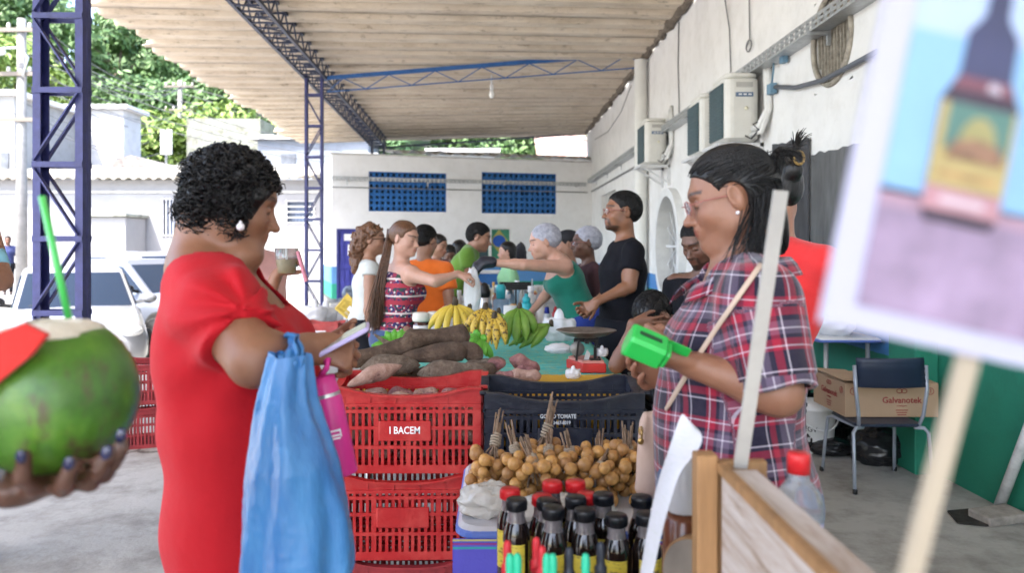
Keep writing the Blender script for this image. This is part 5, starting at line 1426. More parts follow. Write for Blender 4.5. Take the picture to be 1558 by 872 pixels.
# bananas
def banmat(name, c1, c2, spot, th=.63):
    g = G('banana_' + name, .5); o = g.coord(); n = g.noise(o, 9, 4); n2 = g.noise(o, 55, 4, .7)
    c = g.ramp(n, [(.3, c1), (.7, c2)]); c = g.mix(g.ramp(n2, [(th, (0, 0, 0)), (th + .06, (1, 1, 1))]), c, spot); g.col(c); return g.m
bY = banmat('yellow', (.48, .36, .045), (.66, .46, .05), (.07, .035, .012)); bS = banmat('spotted', (.50, .33, .04), (.62, .42, .06), (.05, .025, .01), .52)
bG = banmat('green', (.08, .19, .018), (.22, .36, .05), (.06, .07, .02), .68); bL = banmat('bright_green', (.06, .30, .02), (.16, .46, .05), (.05, .15, .02), .75)
stemm = M('banana_stem', (.06, .045, .03), .9, var=.4, vs=20)
def bunch(label, crown, tips, Y, r, mat, bow, stem=(.016, .02)):
    c = P(crown[0], crown[1], Y); t = thing('banana_bunch', label, 'bananas', P(crown[0], 518, Y), group='banana bunches on the table')
    for k, tp in enumerate(tips):
        e = P(tp[0], tp[1], Y - tp[2]); m_ = (c + e) / 2 + V(bow * (1 if e[0] > c[0] else -1) * min(1, abs(e[0] - c[0]) / .06), -.03, .01)
        tt = np.linspace(0, 1, 11)[:, None]; s0 = c + (e - c) * .08
        path = (1 - tt) ** 2 * s0 + 2 * tt * (1 - tt) * m_ + tt ** 2 * e
        rr = r * np.array([.34, .42, .75, .97, 1, 1, 1, .95, .75, .42, .2])
        mb = MB(); mb.tube(path, rr, 6); mb.build('banana', mat, t)
    mb = MB(); mb.tube([c + V(0, 0, stem[1]), c + V(.003, 0, .01), c - V(0, .005, .018)], [stem[0] * .55, stem[0] * .8, stem[0]], 8); mb.build('stem', stemm, t)
    return t
bunch('yellow banana bunch standing tallest behind the cassava', (692, 460), [(652, 503, .02), (664, 510, .07), (679, 514, .10), (695, 516, .12), (711, 516, .10), (724, 510, .05), (735, 500, .0), (670, 498, -.03), (706, 500, -.02)], 4.35, .021, bY, .045, (.02, .03))
bunch('spotted overripe banana bunch in the middle with blackened stem', (738, 466), [(706, 508, .03), (719, 518, .07), (734, 525, .10), (748, 524, .10), (760, 517, .06), (772, 508, .02), (745, 505, .0)], 4.25, .0205, bS, .035, (.018, .02))
bunch('yellow banana bunch squeezed between the tall and the spotted bunch', (714, 468), [(700, 505, .0), (710, 510, .04), (720, 512, .05), (728, 508, .03)], 4.5, .020, bY, .03)
bunch('small dark spotted banana bunch leaning in front', (752, 480), [(742, 526, .05), (755, 532, .08), (769, 525, .06)], 4.1, .020, bS, .03)
bunch('green plantain bunch standing right of the spotted bananas', (790, 466), [(763, 512, .05), (772, 524, .10), (786, 526, .12), (800, 520, .10), (812, 508, .03), (782, 505, 0)], 4.4, .028, bG, .045)
bunch('green plantain bunch lying flat beside the white knotted bag', (838, 492), [(774, 526, .06), (790, 530, .09), (808, 529, .10), (788, 512, .0)], 4.45, .027, bG, .0)
bunch('small bright green banana hand beside the cassava end', (731, 517), [(712, 512, .05), (722, 503, .0), (714, 526, .10), (728, 534, .11), (740, 542, .11), (750, 548, .10), (740, 515, .02)], 3.85, .0205, bL, .008, (.012, .0))
bunch('small bright green banana hand behind the long cassava root', (602, 527), [(574, 514, .03), (587, 504, .02), (600, 501, .02), (613, 501, .02), (626, 503, .02), (565, 526, .06)], 3.75, .0205, bL, .006, (.012, .0))
bunch('greenish banana bunch half hidden behind the spotted one', (758, 474), [(746, 500, .0), (757, 506, .0), (770, 502, .0)], 4.6, .022, bG, .02)
# longans in tied bundles
fm = G('longan_skin', .42); o = fm.coord('Object'); oi = fm.n('ObjectInfo'); n = fm.noise(o, 60, 5, .6)
c = fm.ramp(n, [(.3, (.40, .19, .05)), (.7, (.70, .39, .11))]); c = fm.mix(fm.math('MULTIPLY', oi.outputs['Random'], .7), c, (.22, .10, .04)); fm.col(c); fm.bump(fm.noise(o, 300, 3), .25, .004)
twig = M('dry_twig', (.22, .15, .10), .9, var=.5, vs=40, bump=.4)
mb = MB(); mb.ball((0, 0, 0), (.0192, .0192, .0185), 16, 12); fproto = mb.build('fruit', fm.m); fme = fproto.data; bpy.data.objects.remove(fproto)
placed = []
def longan(label, cx, cy, n, sx, sy, top, lean, hz=.058):
    t = thing('longan_bundle', label, 'longans', (cx, cy, .72), group='tied longan bundles on the grey table')
    got = 0; tries = 0
    while got < n and tries < 4000:
        tries += 1; best = None
        for _ in range(5):      # drop a fruit on the heap and keep the lowest resting place
            a = rng.random() * 2 * PI; q = rng.random() ** .5; x = cx + sx * q * math.cos(a); y = cy + sy * q * math.sin(a); h = .7385
            for p in placed:
                e2 = (x - p[0]) ** 2 + (y - p[1]) ** 2
                if e2 < .0365 ** 2: h = max(h, p[2] + math.sqrt(.0365 ** 2 - e2))
            if best is None or h < best[2]: best = (x, y, h)
        x, y, h = best
        if h > .72 + hz * 1.9: continue
        placed.append((x, y, h)); o = bpy.data.objects.new('fruit', fme); COL.objects.link(o); o.parent = t; o.location = (x - cx, y - cy, h - .72); s_ = .82 + .28 * rng.random(); o.scale = (s_, s_, s_); got += 1
        o.rotation_euler = (rng.random() * 6, rng.random() * 6, 0)
    mb = MB(); base = V(cx, cy, .78); tp = np.asarray(top, float); d = tp - base; B = basis(d)
    for k in range(10):
        a = k * .63; off = (B[:, 0] * math.cos(a) + B[:, 2] * math.sin(a)) * (.004 + .008 * ((k * 7) % 5) / 5)
        mb.tube([base + off * 5 + rng.normal(0, .004, 3), base + d * .4 + off, tp + off * 1.3 + rng.normal(0, .004, 3) + d * rng.uniform(-.15, .18)], .0028, 5)
    mb.build('stalk', twig, t)
    mb = MB(); c0 = base + d * .5; mb.tube([c0 + d * (.22 * k / 30 - .1) + (B[:, 0] * math.cos(k * .9) + B[:, 2] * math.sin(k * .9)) * .0145 for k in range(31)], .004, 5); mb.build('tie', M('tie_string', (.33, .27, .20), .9, var=.3), t)
TW = lambda px, py, Y: P(px, py, Y)
longan('longan bundle at the left end with short tied stalks', -.02, 2.36, 34, .065, .085, TW(761, 632, 2.46), 0)
longan('longan bundle second from the left end near the red crates', .065, 2.31, 34, .06, .085, TW(777, 652, 2.40), 0)
longan('longan bundle with the tallest pointed stalks', .13, 2.44, 28, .06, .07, TW(842, 612, 2.48), 0)
longan('longan bundle with stalks leaning right near the middle', .15, 2.32, 30, .055, .08, TW(835, 658, 2.40), 0)
longan('longan bundle with dark stalk knot behind the red caps', .225, 2.33, 32, .055, .08, TW(861, 660, 2.36), 0)
longan('longan bundle with frayed spreading stalks', .305, 2.36, 32, .06, .075, TW(912, 664, 2.42), 0)
longan('longan bundle at the right end beside the beige bag', .38, 2.30, 44, .06, .12, TW(954, 656, 2.32), 0, .10)
longan('low longan bundle in front of the others behind the red caps', .12, 2.24, 24, .10, .045, TW(800, 672, 2.30), 0, .06)
longan('low longan bundle in front right behind the black caps', .27, 2.22, 22, .08, .045, TW(925, 690, 2.26), 0, .06)
# ------------------------------------------------------------------ bags, bottles, scale
def bagblob(name, label, c, size, seed, mat, cat='plastic bag', knot=True, n=34, group=None, lump=.35):
    c = np.asarray(c, float); th = np.linspace(.03, PI - .03, n); a = np.linspace(0, 2 * PI, n + 8, endpoint=False)
    d = np.stack([np.sin(th)[:, None] * np.cos(a), np.sin(th)[:, None] * np.sin(a), -np.cos(th)[:, None] * np.ones_like(a)], -1)
    s = np.abs(vnoise(d, 2.3, seed)) * 1.2 + np.abs(vnoise(d, 5.1, seed + 1)) * .6 + np.abs(vnoise(d, 11, seed + 2)) * .3
    r = 1 - lump * (s - .35)
    if knot:
        kk = np.clip((d[..., 2] - .55) / .45, 0, 1); r = r * (1 - .55 * np.sin(kk * PI * .75)) + .45 * kk ** 3
    g_ = c + d * r[..., None] * np.asarray(size)
    g_[..., 2] = np.maximum(g_[..., 2], c[2] - size[2] * .72)
    mb = MB(); mb.grid(g_, wrap=True); mb.add(g_[0], [list(range(n + 8))[::-1]]); mb.add(g_[-1], [list(range(n + 8))]); return tag(mb.build(name, mat), label, cat, group)
wbag = M('white_bag_film', (.80, .80, .82), .3, var=.03, trans=.25, sss=.0, bump=.15, bs=40)
bagblob('plastic_bag', 'white knotted plastic bag standing behind the green plantains', P(851, 499, 4.7), (.10, .08, .105), 3, wbag)
bagblob('plastic_bag', 'small crumpled white plastic scrap on the front edge of the cloth', P(872, 568, 3.5), (.034, .03, .033), 5, wbag)
bagblob('plastic_bag', 'white and green empty bag lying flat on the cloth left of the scale', P(850, 531, 4.1), (.07, .05, .03), 8, wbag, knot=False)
bagblob('plastic_bag', 'crumpled clear plastic bag at the corner of the grey table', V(-.03, 2.14, .752), (.07, .055, .05), 11, M('cream_bag_film', (.74, .72, .66), .2, var=.04, trans=.4, bump=.5, bs=45), knot=False, lump=.7)
bagblob('plastic_bag', 'clear crumpled plastic bag among the red capped bottles', V(.17, 2.08, .750), (.14, .045, .042), 12, M('cream_bag_film'), knot=False)
for k, (px, py, Y, s_, lb_) in enumerate(((478, 470, 14.6, .24, 'white rubbish bag leaning on the far blue column'), (496, 462, 14.9, .22, 'white rubbish bag right behind the far blue column'), (540, 488, 14.5, .2, 'white rubbish bag by the grey bin'))):
    bagblob('rubbish_bag', lb_, V(P(px, py, Y)[0], Y, s_ * .72), (s_, s_ * .9, s_), 20 + k, wbag, 'rubbish bag')
for k in range(3): bagblob('plastic_bag', ('white plastic bag heap on the white table nearest the poster', 'white plastic bag heap in the middle of the white table', 'white plastic bag heap at the far end of the white table')[k], V(2.5 - .03 * k, 5.9 + .36 * k, .86), (.15, .19, .12 + .02 * (k % 2)), 30 + k, wbag, knot=False)
bagblob('rubbish_bag', 'shiny black plastic bag crumpled on the floor behind the chair', V(2.52, 5.25, .10), (.17, .16, .14), 40, M('black_bag_film', (.015, .015, .017), .25, var=.1, bump=.3, bs=30), 'rubbish bag', knot=False)
bagblob('rubbish_bag', 'flat black plastic bag on the floor under the chair seat', V(2.30, 5.45, .05), (.16, .12, .06), 41, M('black_bag_film'), 'rubbish bag', knot=False)
# scale
sx_, sy_ = .43, 3.83
sc = thing('kitchen_scale', 'old market scale with a wide rusty pan on a red base', 'scale', (sx_, sy_, .84))
mb = MB(); mb.prism([(-.09, .06), (-.03, -.10), (.085, -.10), (.085, .10), (-.06, .12)], .84, .885, (V(sx_, sy_, 0), np.eye(3))); mb.build('base', M('red_scale_enamel', (.50, .03, .025), .4, var=.25, vs=12), sc, bevel=.006)
mb = MB(); mb.prism([(-.08, .06), (-.025, -.088), (.075, -.088), (.075, .09), (-.05, .11)], .885, .898, (V(sx_, sy_, 0), np.eye(3))); mb.build('deck', M('pink_scale_enamel', (.52, .22, .18), .5, var=.25, vs=12), sc)
mb = MB(); mb.lathe([(.001, -.012), (.034, -.012), (.036, 0), (.034, .012), (.001, .012)], (sx_ - .045, sy_ - .02, .945), 22, rot=rotm(PI / 2, 0, .3)); mb.build('dial', M('grey_dial', (.25, .24, .22), .5, metal=.4, var=.3), sc)
mb = MB()
for q in ((-.05, .05), (.06, .05), (-.05, -.03), (.06, -.03)): mb.bar((sx_ + q[0], sy_ + q[1], .89), (sx_ + q[0] * .8, sy_ + q[1], .985), .010)
mb.bar((sx_ - .06, sy_, .985), (sx_ + .06, sy_, .985), .018); mb.bar((sx_, sy_ - .05, .982), (sx_, sy_ + .06, .982), .018); mb.box((sx_ + .035, sy_ - .07, .902), (.05, .035, .008)); mb.bar((sx_ + .035, sy_ - .07, .90), (sx_ + .035, sy_ - .07, .96), .014)
mb.build('mechanism', black_plastic, sc)
mb = MB(); mb.prism([(-.02, 0), (.004, .0), (.012, .03), (-.004, .05)], 0, .003, (V(sx_ - .0, sy_ - .075, .90), np.array([[1, 0, 0], [0, 0, -1], [0, 1, 0]], float))); mb.build('pointer', galv, sc)
mb = MB(); mb.lathe([(.001, .0), (.05, .001), (.10, .012), (.142, .034), (.147, .036), (.140, .038), (.10, .018), (.05, .006), (.001, .005)], (sx_, sy_, .998), 40); mb.build('pan', M('rusty_tin_pan', (.20, .17, .15), .45, metal=.7, var=.45, vs=14, bump=.2), sc)
bagblob('plastic_bag', 'tiny scrap of clear film stuck in the scale', V(sx_ + .07, sy_ - .05, .935), (.03, .025, .03), 44, wbag)
# syrup bottles
syr = M('dark_syrup_glass', (.012, .007, .006), .08, var=.0, spec=.6, coat=.4); clearn = M('clear_neck_plastic', (.20, .18, .19), .08, var=.3, vs=60, trans=.35, coat=.5)
yl = G('yellow_bottle_label', .5); n = yl.noise(yl.coord(scale=(1, 1, 3)), 45, 3); yl.col(yl.ramp(n, [(.42, (.62, .50, .05)), (.56, (.58, .46, .06)), (.62, (.20, .16, .03))])); yl = yl.m
capK = M('black_ribbed_cap', (.006, .007, .010), .35); capR = M('red_screw_cap', (.52, .015, .02), .35)
def bottle(label, x, y, cap, lab=True, group='dark syrup bottles on the low table'):
    t = thing('syrup_bottle', label, 'bottle', (x, y, .70), rng.uniform(-.5, .5), group); R0 = t.rotation_euler.z
    t.rotation_euler.z = 0
    c = V(x, y, .70)
    mb = MB(); mb.lathe([(.001, 0), (.026, 0), (.0295, .004), (.0295, .122), (.0285, .134), (.025, .146), (.0205, .158)], c, 24, cap=False); mb.build('glass_body', syr, t)
    mb = MB(); mb.lathe([(.0205, .158), (.0185, .166), (.018, .186)], c, 24, cap=False); mb.build('neck', clearn, t)
    mb = MB(); pr = [(.001, .183), (.0222, .183), (.0222, .202), (.0205, .205), (.001, .205)]; mb.lathe(pr, c, 28)
    for k in range(28): a = k * 2 * PI / 28; mb.box(c + V(.0223 * math.cos(a), .0223 * math.sin(a), .192), (.0016, .0016, .016), rotm(0, 0, a))
    mb.build('cap', cap, t)
    if lab:
        a = np.linspace(-1.05, 1.05, 12) - PI / 2; mb = MB(); mb.grid(np.array([[c + V(.0299 * math.cos(u), .0299 * math.sin(u), z) for u in a] for z in (.035, .118)])); mb.build('label', yl, t)
    t.rotation_euler.z = R0; k_ = rng.uniform(.965, 1.03); t.scale = (1, 1, k_); return t
blk = [(786, 764), (832, 757), (842, 778), (876, 762), (890, 778), (918, 757), (938, 782), (976, 757), (984, 782)]
blab = ['leftmost of the syrup bottles with black caps', 'second black capped syrup bottle from the left, behind the front row', 'black capped syrup bottle in the front row behind the paired green droppers', 'black capped syrup bottle behind the lone green dropper, back row', 'black capped syrup bottle in the front row just above the lone green dropper', 'black capped syrup bottle in the back row beside the red cap', 'black capped syrup bottle in the front row showing its yellow label', 'black capped syrup bottle in the back row next to the paper sheet', 'black capped syrup bottle in the front row touching the paper sheet']
for (px, py), l in zip(blk, blab):
    Y = F * .548 / (py - CY); bottle(l, (px - CX) / F * Y, Y, capK)
for (x, y, l) in ((.028, 1.765, 'leftmost red capped syrup bottle beside the grey table corner'), (.125, 1.80, 'red capped syrup bottle at the back near the white film'), (.098, 1.735, 'red capped syrup bottle in front of another red cap'), (.178, 1.80, 'red capped syrup bottle in the middle at the back'), (.196, 1.735, 'red capped syrup bottle farthest right of the red caps')):
    bottle(l, x, y, capR)
for o in list(bpy.data.objects):
    if o.name.startswith('clearn'): pass
drR = M('red_dropper_rubber', (.52, .02, .03), .5, var=.08); drG = M('green_dropper_rubber', (.02, .42, .24), .5, var=.08); drK = M('dark_dropper_rubber', (.015, .02, .03), .5)
def dropper(label, px, py, mat, grp):
    Y = F * .505 / (py - CY); Y = min(max(Y, 1.285), 1.44); x = (px - CX) / F * Y; c = V(x, Y, .8275)
    t = thing('dropper_bottle', label, 'dropper bottle', c, 0, grp)
    mb = MB(); mb.lathe([(.001, 0), (.0125, 0), (.0135, .002), (.0135, .05), (.008, .058), (.008, .064)], c, 16); mb.build('glass_body', syr, t)
    mb = MB(); a = np.linspace(-1.2, 1.2, 9) - PI / 2; mb.grid(np.array([[c + V(.0138 * math.cos(u), .0138 * math.sin(u), z) for u in a] for z in (.008, .044)])); mb.build('label', yl, t)
    mb = MB(); mb.lathe([(.001, .060), (.0105, .060), (.0105, .076), (.0075, .080), (.0068, .088), (.0075, .098), (.0072, .110), (.005, .117), (.001, .119)], c, 16); mb.build('dropper_cap', mat, t)
for px, py, m_, l in ((772, 824, drR, 'red topped dropper bottle at the left front'), (816, 819, drR, 'red topped dropper bottle second from left, behind another'), (825, 832, drR, 'red topped dropper bottle nearest the green pair'), (776, 847, drG, 'green topped dropper bottle leftmost'), (787, 860, drG, 'green topped dropper bottle lowest at the left'), (832, 847, drG, 'green topped dropper bottle in the middle pair, behind'), (841, 864, drG, 'green topped dropper bottle in the middle pair, in front'), (891, 850, drG, 'green topped dropper bottle standing alone on the right'), (866, 834, drK, 'dark topped dropper bottle left of the lone green one'), (914, 826, drK, 'dark topped dropper bottle right of the lone green one')):
    dropper(l, px, py, m_, 'dropper bottles on the riser')

# ------------------------------------------------------------------ goods on the second table
def lathething(name, label, cat, c, parts, group=None, n=20, k=1.):
    parts = [(a, [(r * (.5 + .5 * k), z * k) for r, z in p], m) for a, p, m in parts]
    t = thing(name, label, cat, c, 0, group)
    for pn, prof, m_ in parts:
        mb = MB(); mb.lathe(prof, c, n); mb.build(pn, m_, t)
    return t
def cyl(r, z0, z1, e=.004): return [(.001, z0), (r - e, z0), (r, z0 + e), (r, z1 - e), (r - e, z1), (.001, z1)]
steel = M('brushed_steel', (.55, .56, .57), .3, metal=.8, var=.08); turqp = M('turquoise_plastic', (.03, .40, .45), .35); bluew = M('pale_blue_clear', (.35, .52, .70), .12, var=.1, trans=.55)
on2 = lambda px, Y, z=.808: V(P(px, 0, Y)[0], Y, z)
lathething('thermos_flask', 'steel thermos with black lid on the second table', 'thermos', on2(737, 5.9), [('body', cyl(.036, 0, .19), steel), ('lid', [(.001, .19), (.036, .19), (.038, .22), (.03, .25), (.018, .27), (.001, .275)], black_plastic)], k=1.3)
lathething('water_bottle', 'large pale blue water bottle beside the thermos', 'bottle', on2(762, 6.0), [('body', cyl(.052, 0, .17, .012), bluew), ('lid', [(.001, .17), (.03, .17), (.032, .235), (.02, .25), (.001, .25)], turqp)], k=1.35)
lathething('drink_bottle', 'turquoise drink bottle behind the green plantains', 'bottle', on2(801, 5.70, .835), [('body', cyl(.034, 0, .16), turqp), ('lid', [(.001, .16), (.026, .16), (.026, .19), (.012, .20), (.012, .215), (.001, .215)], turqp)], k=1.2)
lathething('paper_roll', 'white paper towel roll standing behind the green plantains', 'paper roll', on2(776, 5.75, .835), [('roll', cyl(.048, 0, .17), M('paper_white'))])
lathething('sauce_bottle', 'white squeeze bottle with blue cap near the hairnet woman', 'bottle', on2(832, 5.85), [('body', cyl(.026, 0, .13), white_plastic), ('cap', [(.001, .13), (.02, .13), (.016, .175), (.001, .18)], M('blue_cap', (.04, .06, .40), .4))])
lathething('sauce_bottle', 'red squeeze bottle behind the white knotted bag', 'bottle', on2(845, 5.95), [('body', cyl(.026, 0, .13), capR), ('cap', [(.001, .13), (.018, .13), (.010, .17), (.001, .175)], capR)])
for k, (px, Y, z) in enumerate(((640, 5.0, .838), (661, 5.05, .838), (683, 5.9, .806))):
    c = on2(px, Y, z)
    lathething('preserve_jar', ('dark preserve jar with white cloth lid, left of the pair by the orange shirt', 'dark preserve jar with white cloth lid, right of the pair by the yellow bananas', 'preserve jar with white lid farther back behind the yellow bananas')[k], 'jar', c,
               [('glass_body', cyl(.046, 0, .125, .012), M('dark_red_preserve', (.06, .015, .012), .1, var=.3, coat=.5)), ('label', [(.0468, .03), (.0468, .10)], M('jar_label', (.7, .68, .7), .6, var=.25, vs=30)), ('lid', [(.001, .125), (.050, .125), (.055, .14), (.050, .175), (.036, .182), (.001, .18)], M('cream_cloth_lid', (.68, .64, .56), .8, bump=.3))], 'preserve jars by the bananas')
k = 0
cols = [(.75, .75, .75), (.66, .58, .42), (.72, .72, .76), (.32, .48, .60), (.70, .40, .10), (.60, .60, .55), (.30, .10, .06), (.78, .76, .70)]
nouns = ['white', 'cream', 'pale', 'light blue', 'amber', 'greyish', 'dark red', 'ivory']
for Y in np.arange(6.3, 9.0, .33):
    for px_x in np.arange(-.42, .42, .135):
        if rng.random() < .12: continue
        ci = int(rng.integers(0, 8)); x = px_x + rng.normal(0, .02); h = .09 + .19 * rng.random(); r = .024 + .02 * rng.random()
        m_ = M('goods_%d' % ci, cols[ci], .3, var=.1)
        lathething('small_bottle' if h > .12 else 'small_jar', '%s small %s among the goods on the second table' % (nouns[ci], 'bottle' if h > .12 else 'jar'), 'bottle' if h > .12 else 'jar', V(x, Y + rng.normal(0, .03), .806),
                   [('body', [(.001, 0), (r, 0), (r, h * .68), (r * .5, h * .82), (r * .5, h * .86), (.001, h * .86)] if h > .12 else cyl(r, 0, h * .8), m_), ('cap', cyl(r * .62 if h > .12 else r * 1.05, h * .86 if h > .12 else h * .8, h * 1.05, .002), M('goods_%d' % ((ci * 3 + 1) % 8), cols[(ci * 3 + 1) % 8], .3, var=.1))], '%s small goods on the second table' % nouns[ci] + (' bottles' if h > .12 else ' jars'), 12)
t = thing('serving_tray', 'black tray on a stand above the goods before the hairnet woman', 'tray', on2(785, 7.2))
mb = MB(); c = P(785, 438, 7.2); mb.rbox(c, (.30, .34, .02), .03); mb.box(c + V(0, -.165, .02), (.30, .012, .05)); mb.box(c + V(0, .165, .02), (.30, .012, .05)); mb.box(c + V(-.147, 0, .02), (.012, .34, .048)); mb.box(c + V(.147, 0, .02), (.012, .34, .048)); mb.build('tray_pan', black_plastic, t)
mb = MB(); mb.lathe([(.05, 0), (.012, .02), (.008, .1), (.008, c[2] - .81)], V(c[0], c[1], .805), 12); mb.build('foot', black_plastic, t)
mb = MB(); mb.bar(c + V(.14, -.17, -.02), c + V(.14, -.17, .09), .012); mb.build('handle', galv, t)
t = thing('cool_box', 'blue cool box with white lid far down the tables', 'cool box', P(741, 440, 9.9)); c = P(741, 424, 9.9)
mb = MB(); mb.rbox((c[0], c[1], c[2] - .02), (.34, .28, .17), .03); mb.build('box', M('blue_cool_box', (.03, .16, .45), .45), t)
mb = MB(); mb.rbox((c[0], c[1], c[2] + .085), (.35, .29, .04), .03); mb.build('lid', white_plastic, t)
table('far table under the blue cool box', -.7, .9, 9.35, 10.4, c[2] - .105, white_plastic, r=.02)
# bin, chair, box, bucket
bx, by = P(534, 0, 15.6)[0], 15.6
t = thing('rubbish_bin', 'grey plastic bin with domed lid by the blue door', 'bin', (bx, by, 0)); gp = M('grey_bin_plastic', (.16, .20, .26), .5, var=.12)
mb = MB(); mb.lathe([(.001, 0), (.13, 0), (.145, .08), (.165, .42), (.175, .43), (.175, .46)], (bx, by, 0), 22); mb.build('tub', gp, t)
mb = MB(); mb.lathe([(.18, .45), (.18, .50), (.15, .58), (.09, .63), (.001, .64)], (bx, by, 0), 22); l = mb.build('lid', gp, t)
mb = MB(); mb.box((bx, by - .15, .545), (.16, .03, .09), rotm(-.6, 0, 0)); mb.build('flap', M('dark_flap', (.07, .09, .12), .5), l)
ch = thing('school_chair', 'school chair with slatted navy plastic back and grey tube legs', 'chair', (2.31, 4.8, 0))
tube = M('grey_tube_steel', (.33, .36, .42), .35, metal=.3, var=.08); nv = M('navy_chair_plastic', (.018, .028, .055), .45, var=.15)
xl, xr, yb_, yf = 2.085, 2.525, 4.60, 5.02
mb = MB(); m_ = 12; ps = []
for i in range(m_):
    u = i / (m_ - 1); x = xl + .02 + (xr - xl - .04) * u; dy = .035 * (1 - (2 * u - 1) ** 2)
    ps.append((x, yb_ + .01 - dy))
prof = [(.615, 0), (.64, .004), (.645, -.003), (.675, .004), (.68, -.003), (.71, .004), (.715, -.003), (.745, .004), (.755, 0), (.775, 0), (.785, .004)]
for off in (1,):
    mb.grid(np.array([[(x, y + d - (z - .61) * -.12, z) for x, y in ps] for z, d in prof]))
o_ = mb.build('backrest', nv, ch); md = o_.modifiers.new('t', 'SOLIDIFY'); md.thickness = .014
mb = MB(); mb.rbox(((xl + xr) / 2, 4.82, .385), (.40, .38, .018), .05, n=5); mb.build('seat', nv, ch)
for x in (xl, xr):
    sg = -1 if x == xl else 1
    mb = MB(); mb.tube([(x + sg * .015, yb_ - .03, 0), (x + sg * .005, yb_ + .0, .20), (x, yb_ + .02, .345), (x - sg * .02, yb_ + .03, .37), (x - sg * .07, yb_ + .05, .37)], .011, 8)
    mb.tube([(x - sg * .045, yb_ + .05, .37), (x - sg * .03, yb_ + .02, .45), (x - sg * .012, yb_ + .015, .6), (x - sg * .01, yb_ + .03, .74)], .011, 8); mb.build('rear_leg', tube, ch)
    mb = MB(); mb.tube([(x + sg * .01, yf + .02, 0), (x, yf, .2), (x - sg * .01, yf - .02, .355), (x - sg * .02, yf - .07, .37), (x - sg * .045, yb_ + .06, .37)], .011, 8); mb.build('front_leg', tube, ch)
    for y in (yb_ - .03, yf + .02):
        mb = MB(); mb.lathe(cyl(.014, 0, .03), (x + sg * .013, y, 0), 10); mb.build('foot_cap', black_plastic, ch)
cb = thing('cardboard_box', 'brown cardboard box with dark red printing sitting on the school chair', 'box', (2.40, 5.03, .397))
card = M('brown_cardboard', (.43, .29, .185), .8, var=.08, vs=3, bump=.08, bs=80); cpr = M('dark_red_print', (.28, .03, .03), .7, var=0)
x0, x1, y0, y1, z0, z1 = 2.115, 2.685, 4.80, 5.28, .397, .60
mb = MB(); mb.box(((x0 + x1) / 2, (y0 + y1) / 2, (z0 + z1) / 2), (x1 - x0, y1 - y0, z1 - z0)); mb.build('carton', card, cb, bevel=.004)
mb = MB(); mb.box(((x0 + x1) / 2, y0 + .12, z1 + .006), (x1 - x0, .23, .006), rotm(R(3), 0, 0)); mb.box(((x0 + x1) / 2, y1 - .12, z1 + .004), (x1 - x0, .23, .006), rotm(R(-2), 0, 0)); mb.box((x0 + .10, (y0 + y1) / 2, z1 + .016), (.22, y1 - y0, .006), rotm(0, R(4), 0)); mb.build('flap', card, cb)
def boxprint(o, xd, sc_):
    o = np.asarray(o, float); xd = np.asarray(xd, float); n_ = np.cross(xd, V(0, 0, 1))
    text_mesh('lettering', 'Galvanotek', .052 * sc_, o + V(0, 0, .015) + n_ * .0012, xd, (0, 0, 1), cpr, cb, .0005, bold=.0008)
    text_mesh('lettering', 'embalagens', .014 * sc_, o + V(0, 0, -.018 * sc_) + n_ * .0012, xd, (0, 0, 1), cpr, cb, .0004)
    mb = MB()
    for s in (-1, 1):
        cc = o + xd * s * .014 * sc_ + V(0, 0, .062 * sc_ + .01) + n_ * .0012; mb.tube([cc + xd * .017 * sc_ * math.cos(a) + V(0, 0, .013 * sc_ * math.sin(a)) for a in np.linspace(0, 2 * PI, 18)], .0022, 4)
    for k in range(3): mb.box(o + V(0, 0, -.045 * sc_ - .014 * k) + n_ * .001, np.abs(xd) * (.075 - .01 * k) * sc_ + np.abs(n_) * .001 + V(0, 0, .005))
    mb.build('printed_emblem', cpr, cb)
boxprint((2.46, y0 - .0005, .485), (1, 0, 0), 1.); boxprint((x0 - .0005, 5.03, .50), (0, -1, 0), 1.)
def boxmark(o, xd):
    o = np.asarray(o, float); xd = np.asarray(xd, float); n_ = np.cross(xd, V(0, 0, 1)); mb = MB()
    mb.tube([o + n_ * .001 + xd * .02 * math.cos(a) + V(0, 0, .02 * math.sin(a)) for a in np.linspace(0, 2 * PI, 18)], .0018, 4); mb.bar(o + n_ * .001 - V(0, 0, .012), o + n_ * .001 + V(0, 0, .012), .008, .001)
    mb.build('printed_symbol', cpr, cb)
boxmark((x0 + .05, y0 - .0005, .555), (1, 0, 0)); boxmark((x1 - .05, y0 - .0005, .555), (1, 0, 0)); boxmark((x0 - .0005, y1 - .05, .56), (0, -1, 0)); boxmark((x0 - .0005, y0 + .05, .555), (0, -1, 0))
bu_ = V(2.235, 5.55, 0); bk = thing('bucket', 'white plastic bucket with bail handle and dark print under the box', 'bucket', bu_)
mb = MB(); mb.lathe([(.001, 0), (.115, 0), (.12, .01), (.135, .29), (.143, .295), (.143, .315), (.138, .32), (.138, .345), (.12, .35), (.001, .35)], bu_, 28); mb.build('pail', white_plastic, bk)
mb = MB(); mb.tube([bu_ + V(-.145 * math.cos(a) , -.145 * abs(math.sin(a)) * .9 - .02, .30 - .13 * math.sin(a)) for a in np.linspace(0, PI, 16)], .006, 6); mb.build('handle', white_plastic, bk)
text_mesh('lettering', 'LGV', .05, bu_ + V(-.075, -.105, .17), unit(V(.75, -.55, 0)), (0, 0, 1), black_plastic, bk, .0006)
mb = MB()
for k in range(7): a = k * .9; mb.ball(bu_ + V(-.085 + .02 * math.cos(a), -.103 + .01 * math.sin(a), .10 + .026 * math.sin(a)), (.010, .006, .014), 8, 6)
mb.build('leaf_print', black_plastic, bk)
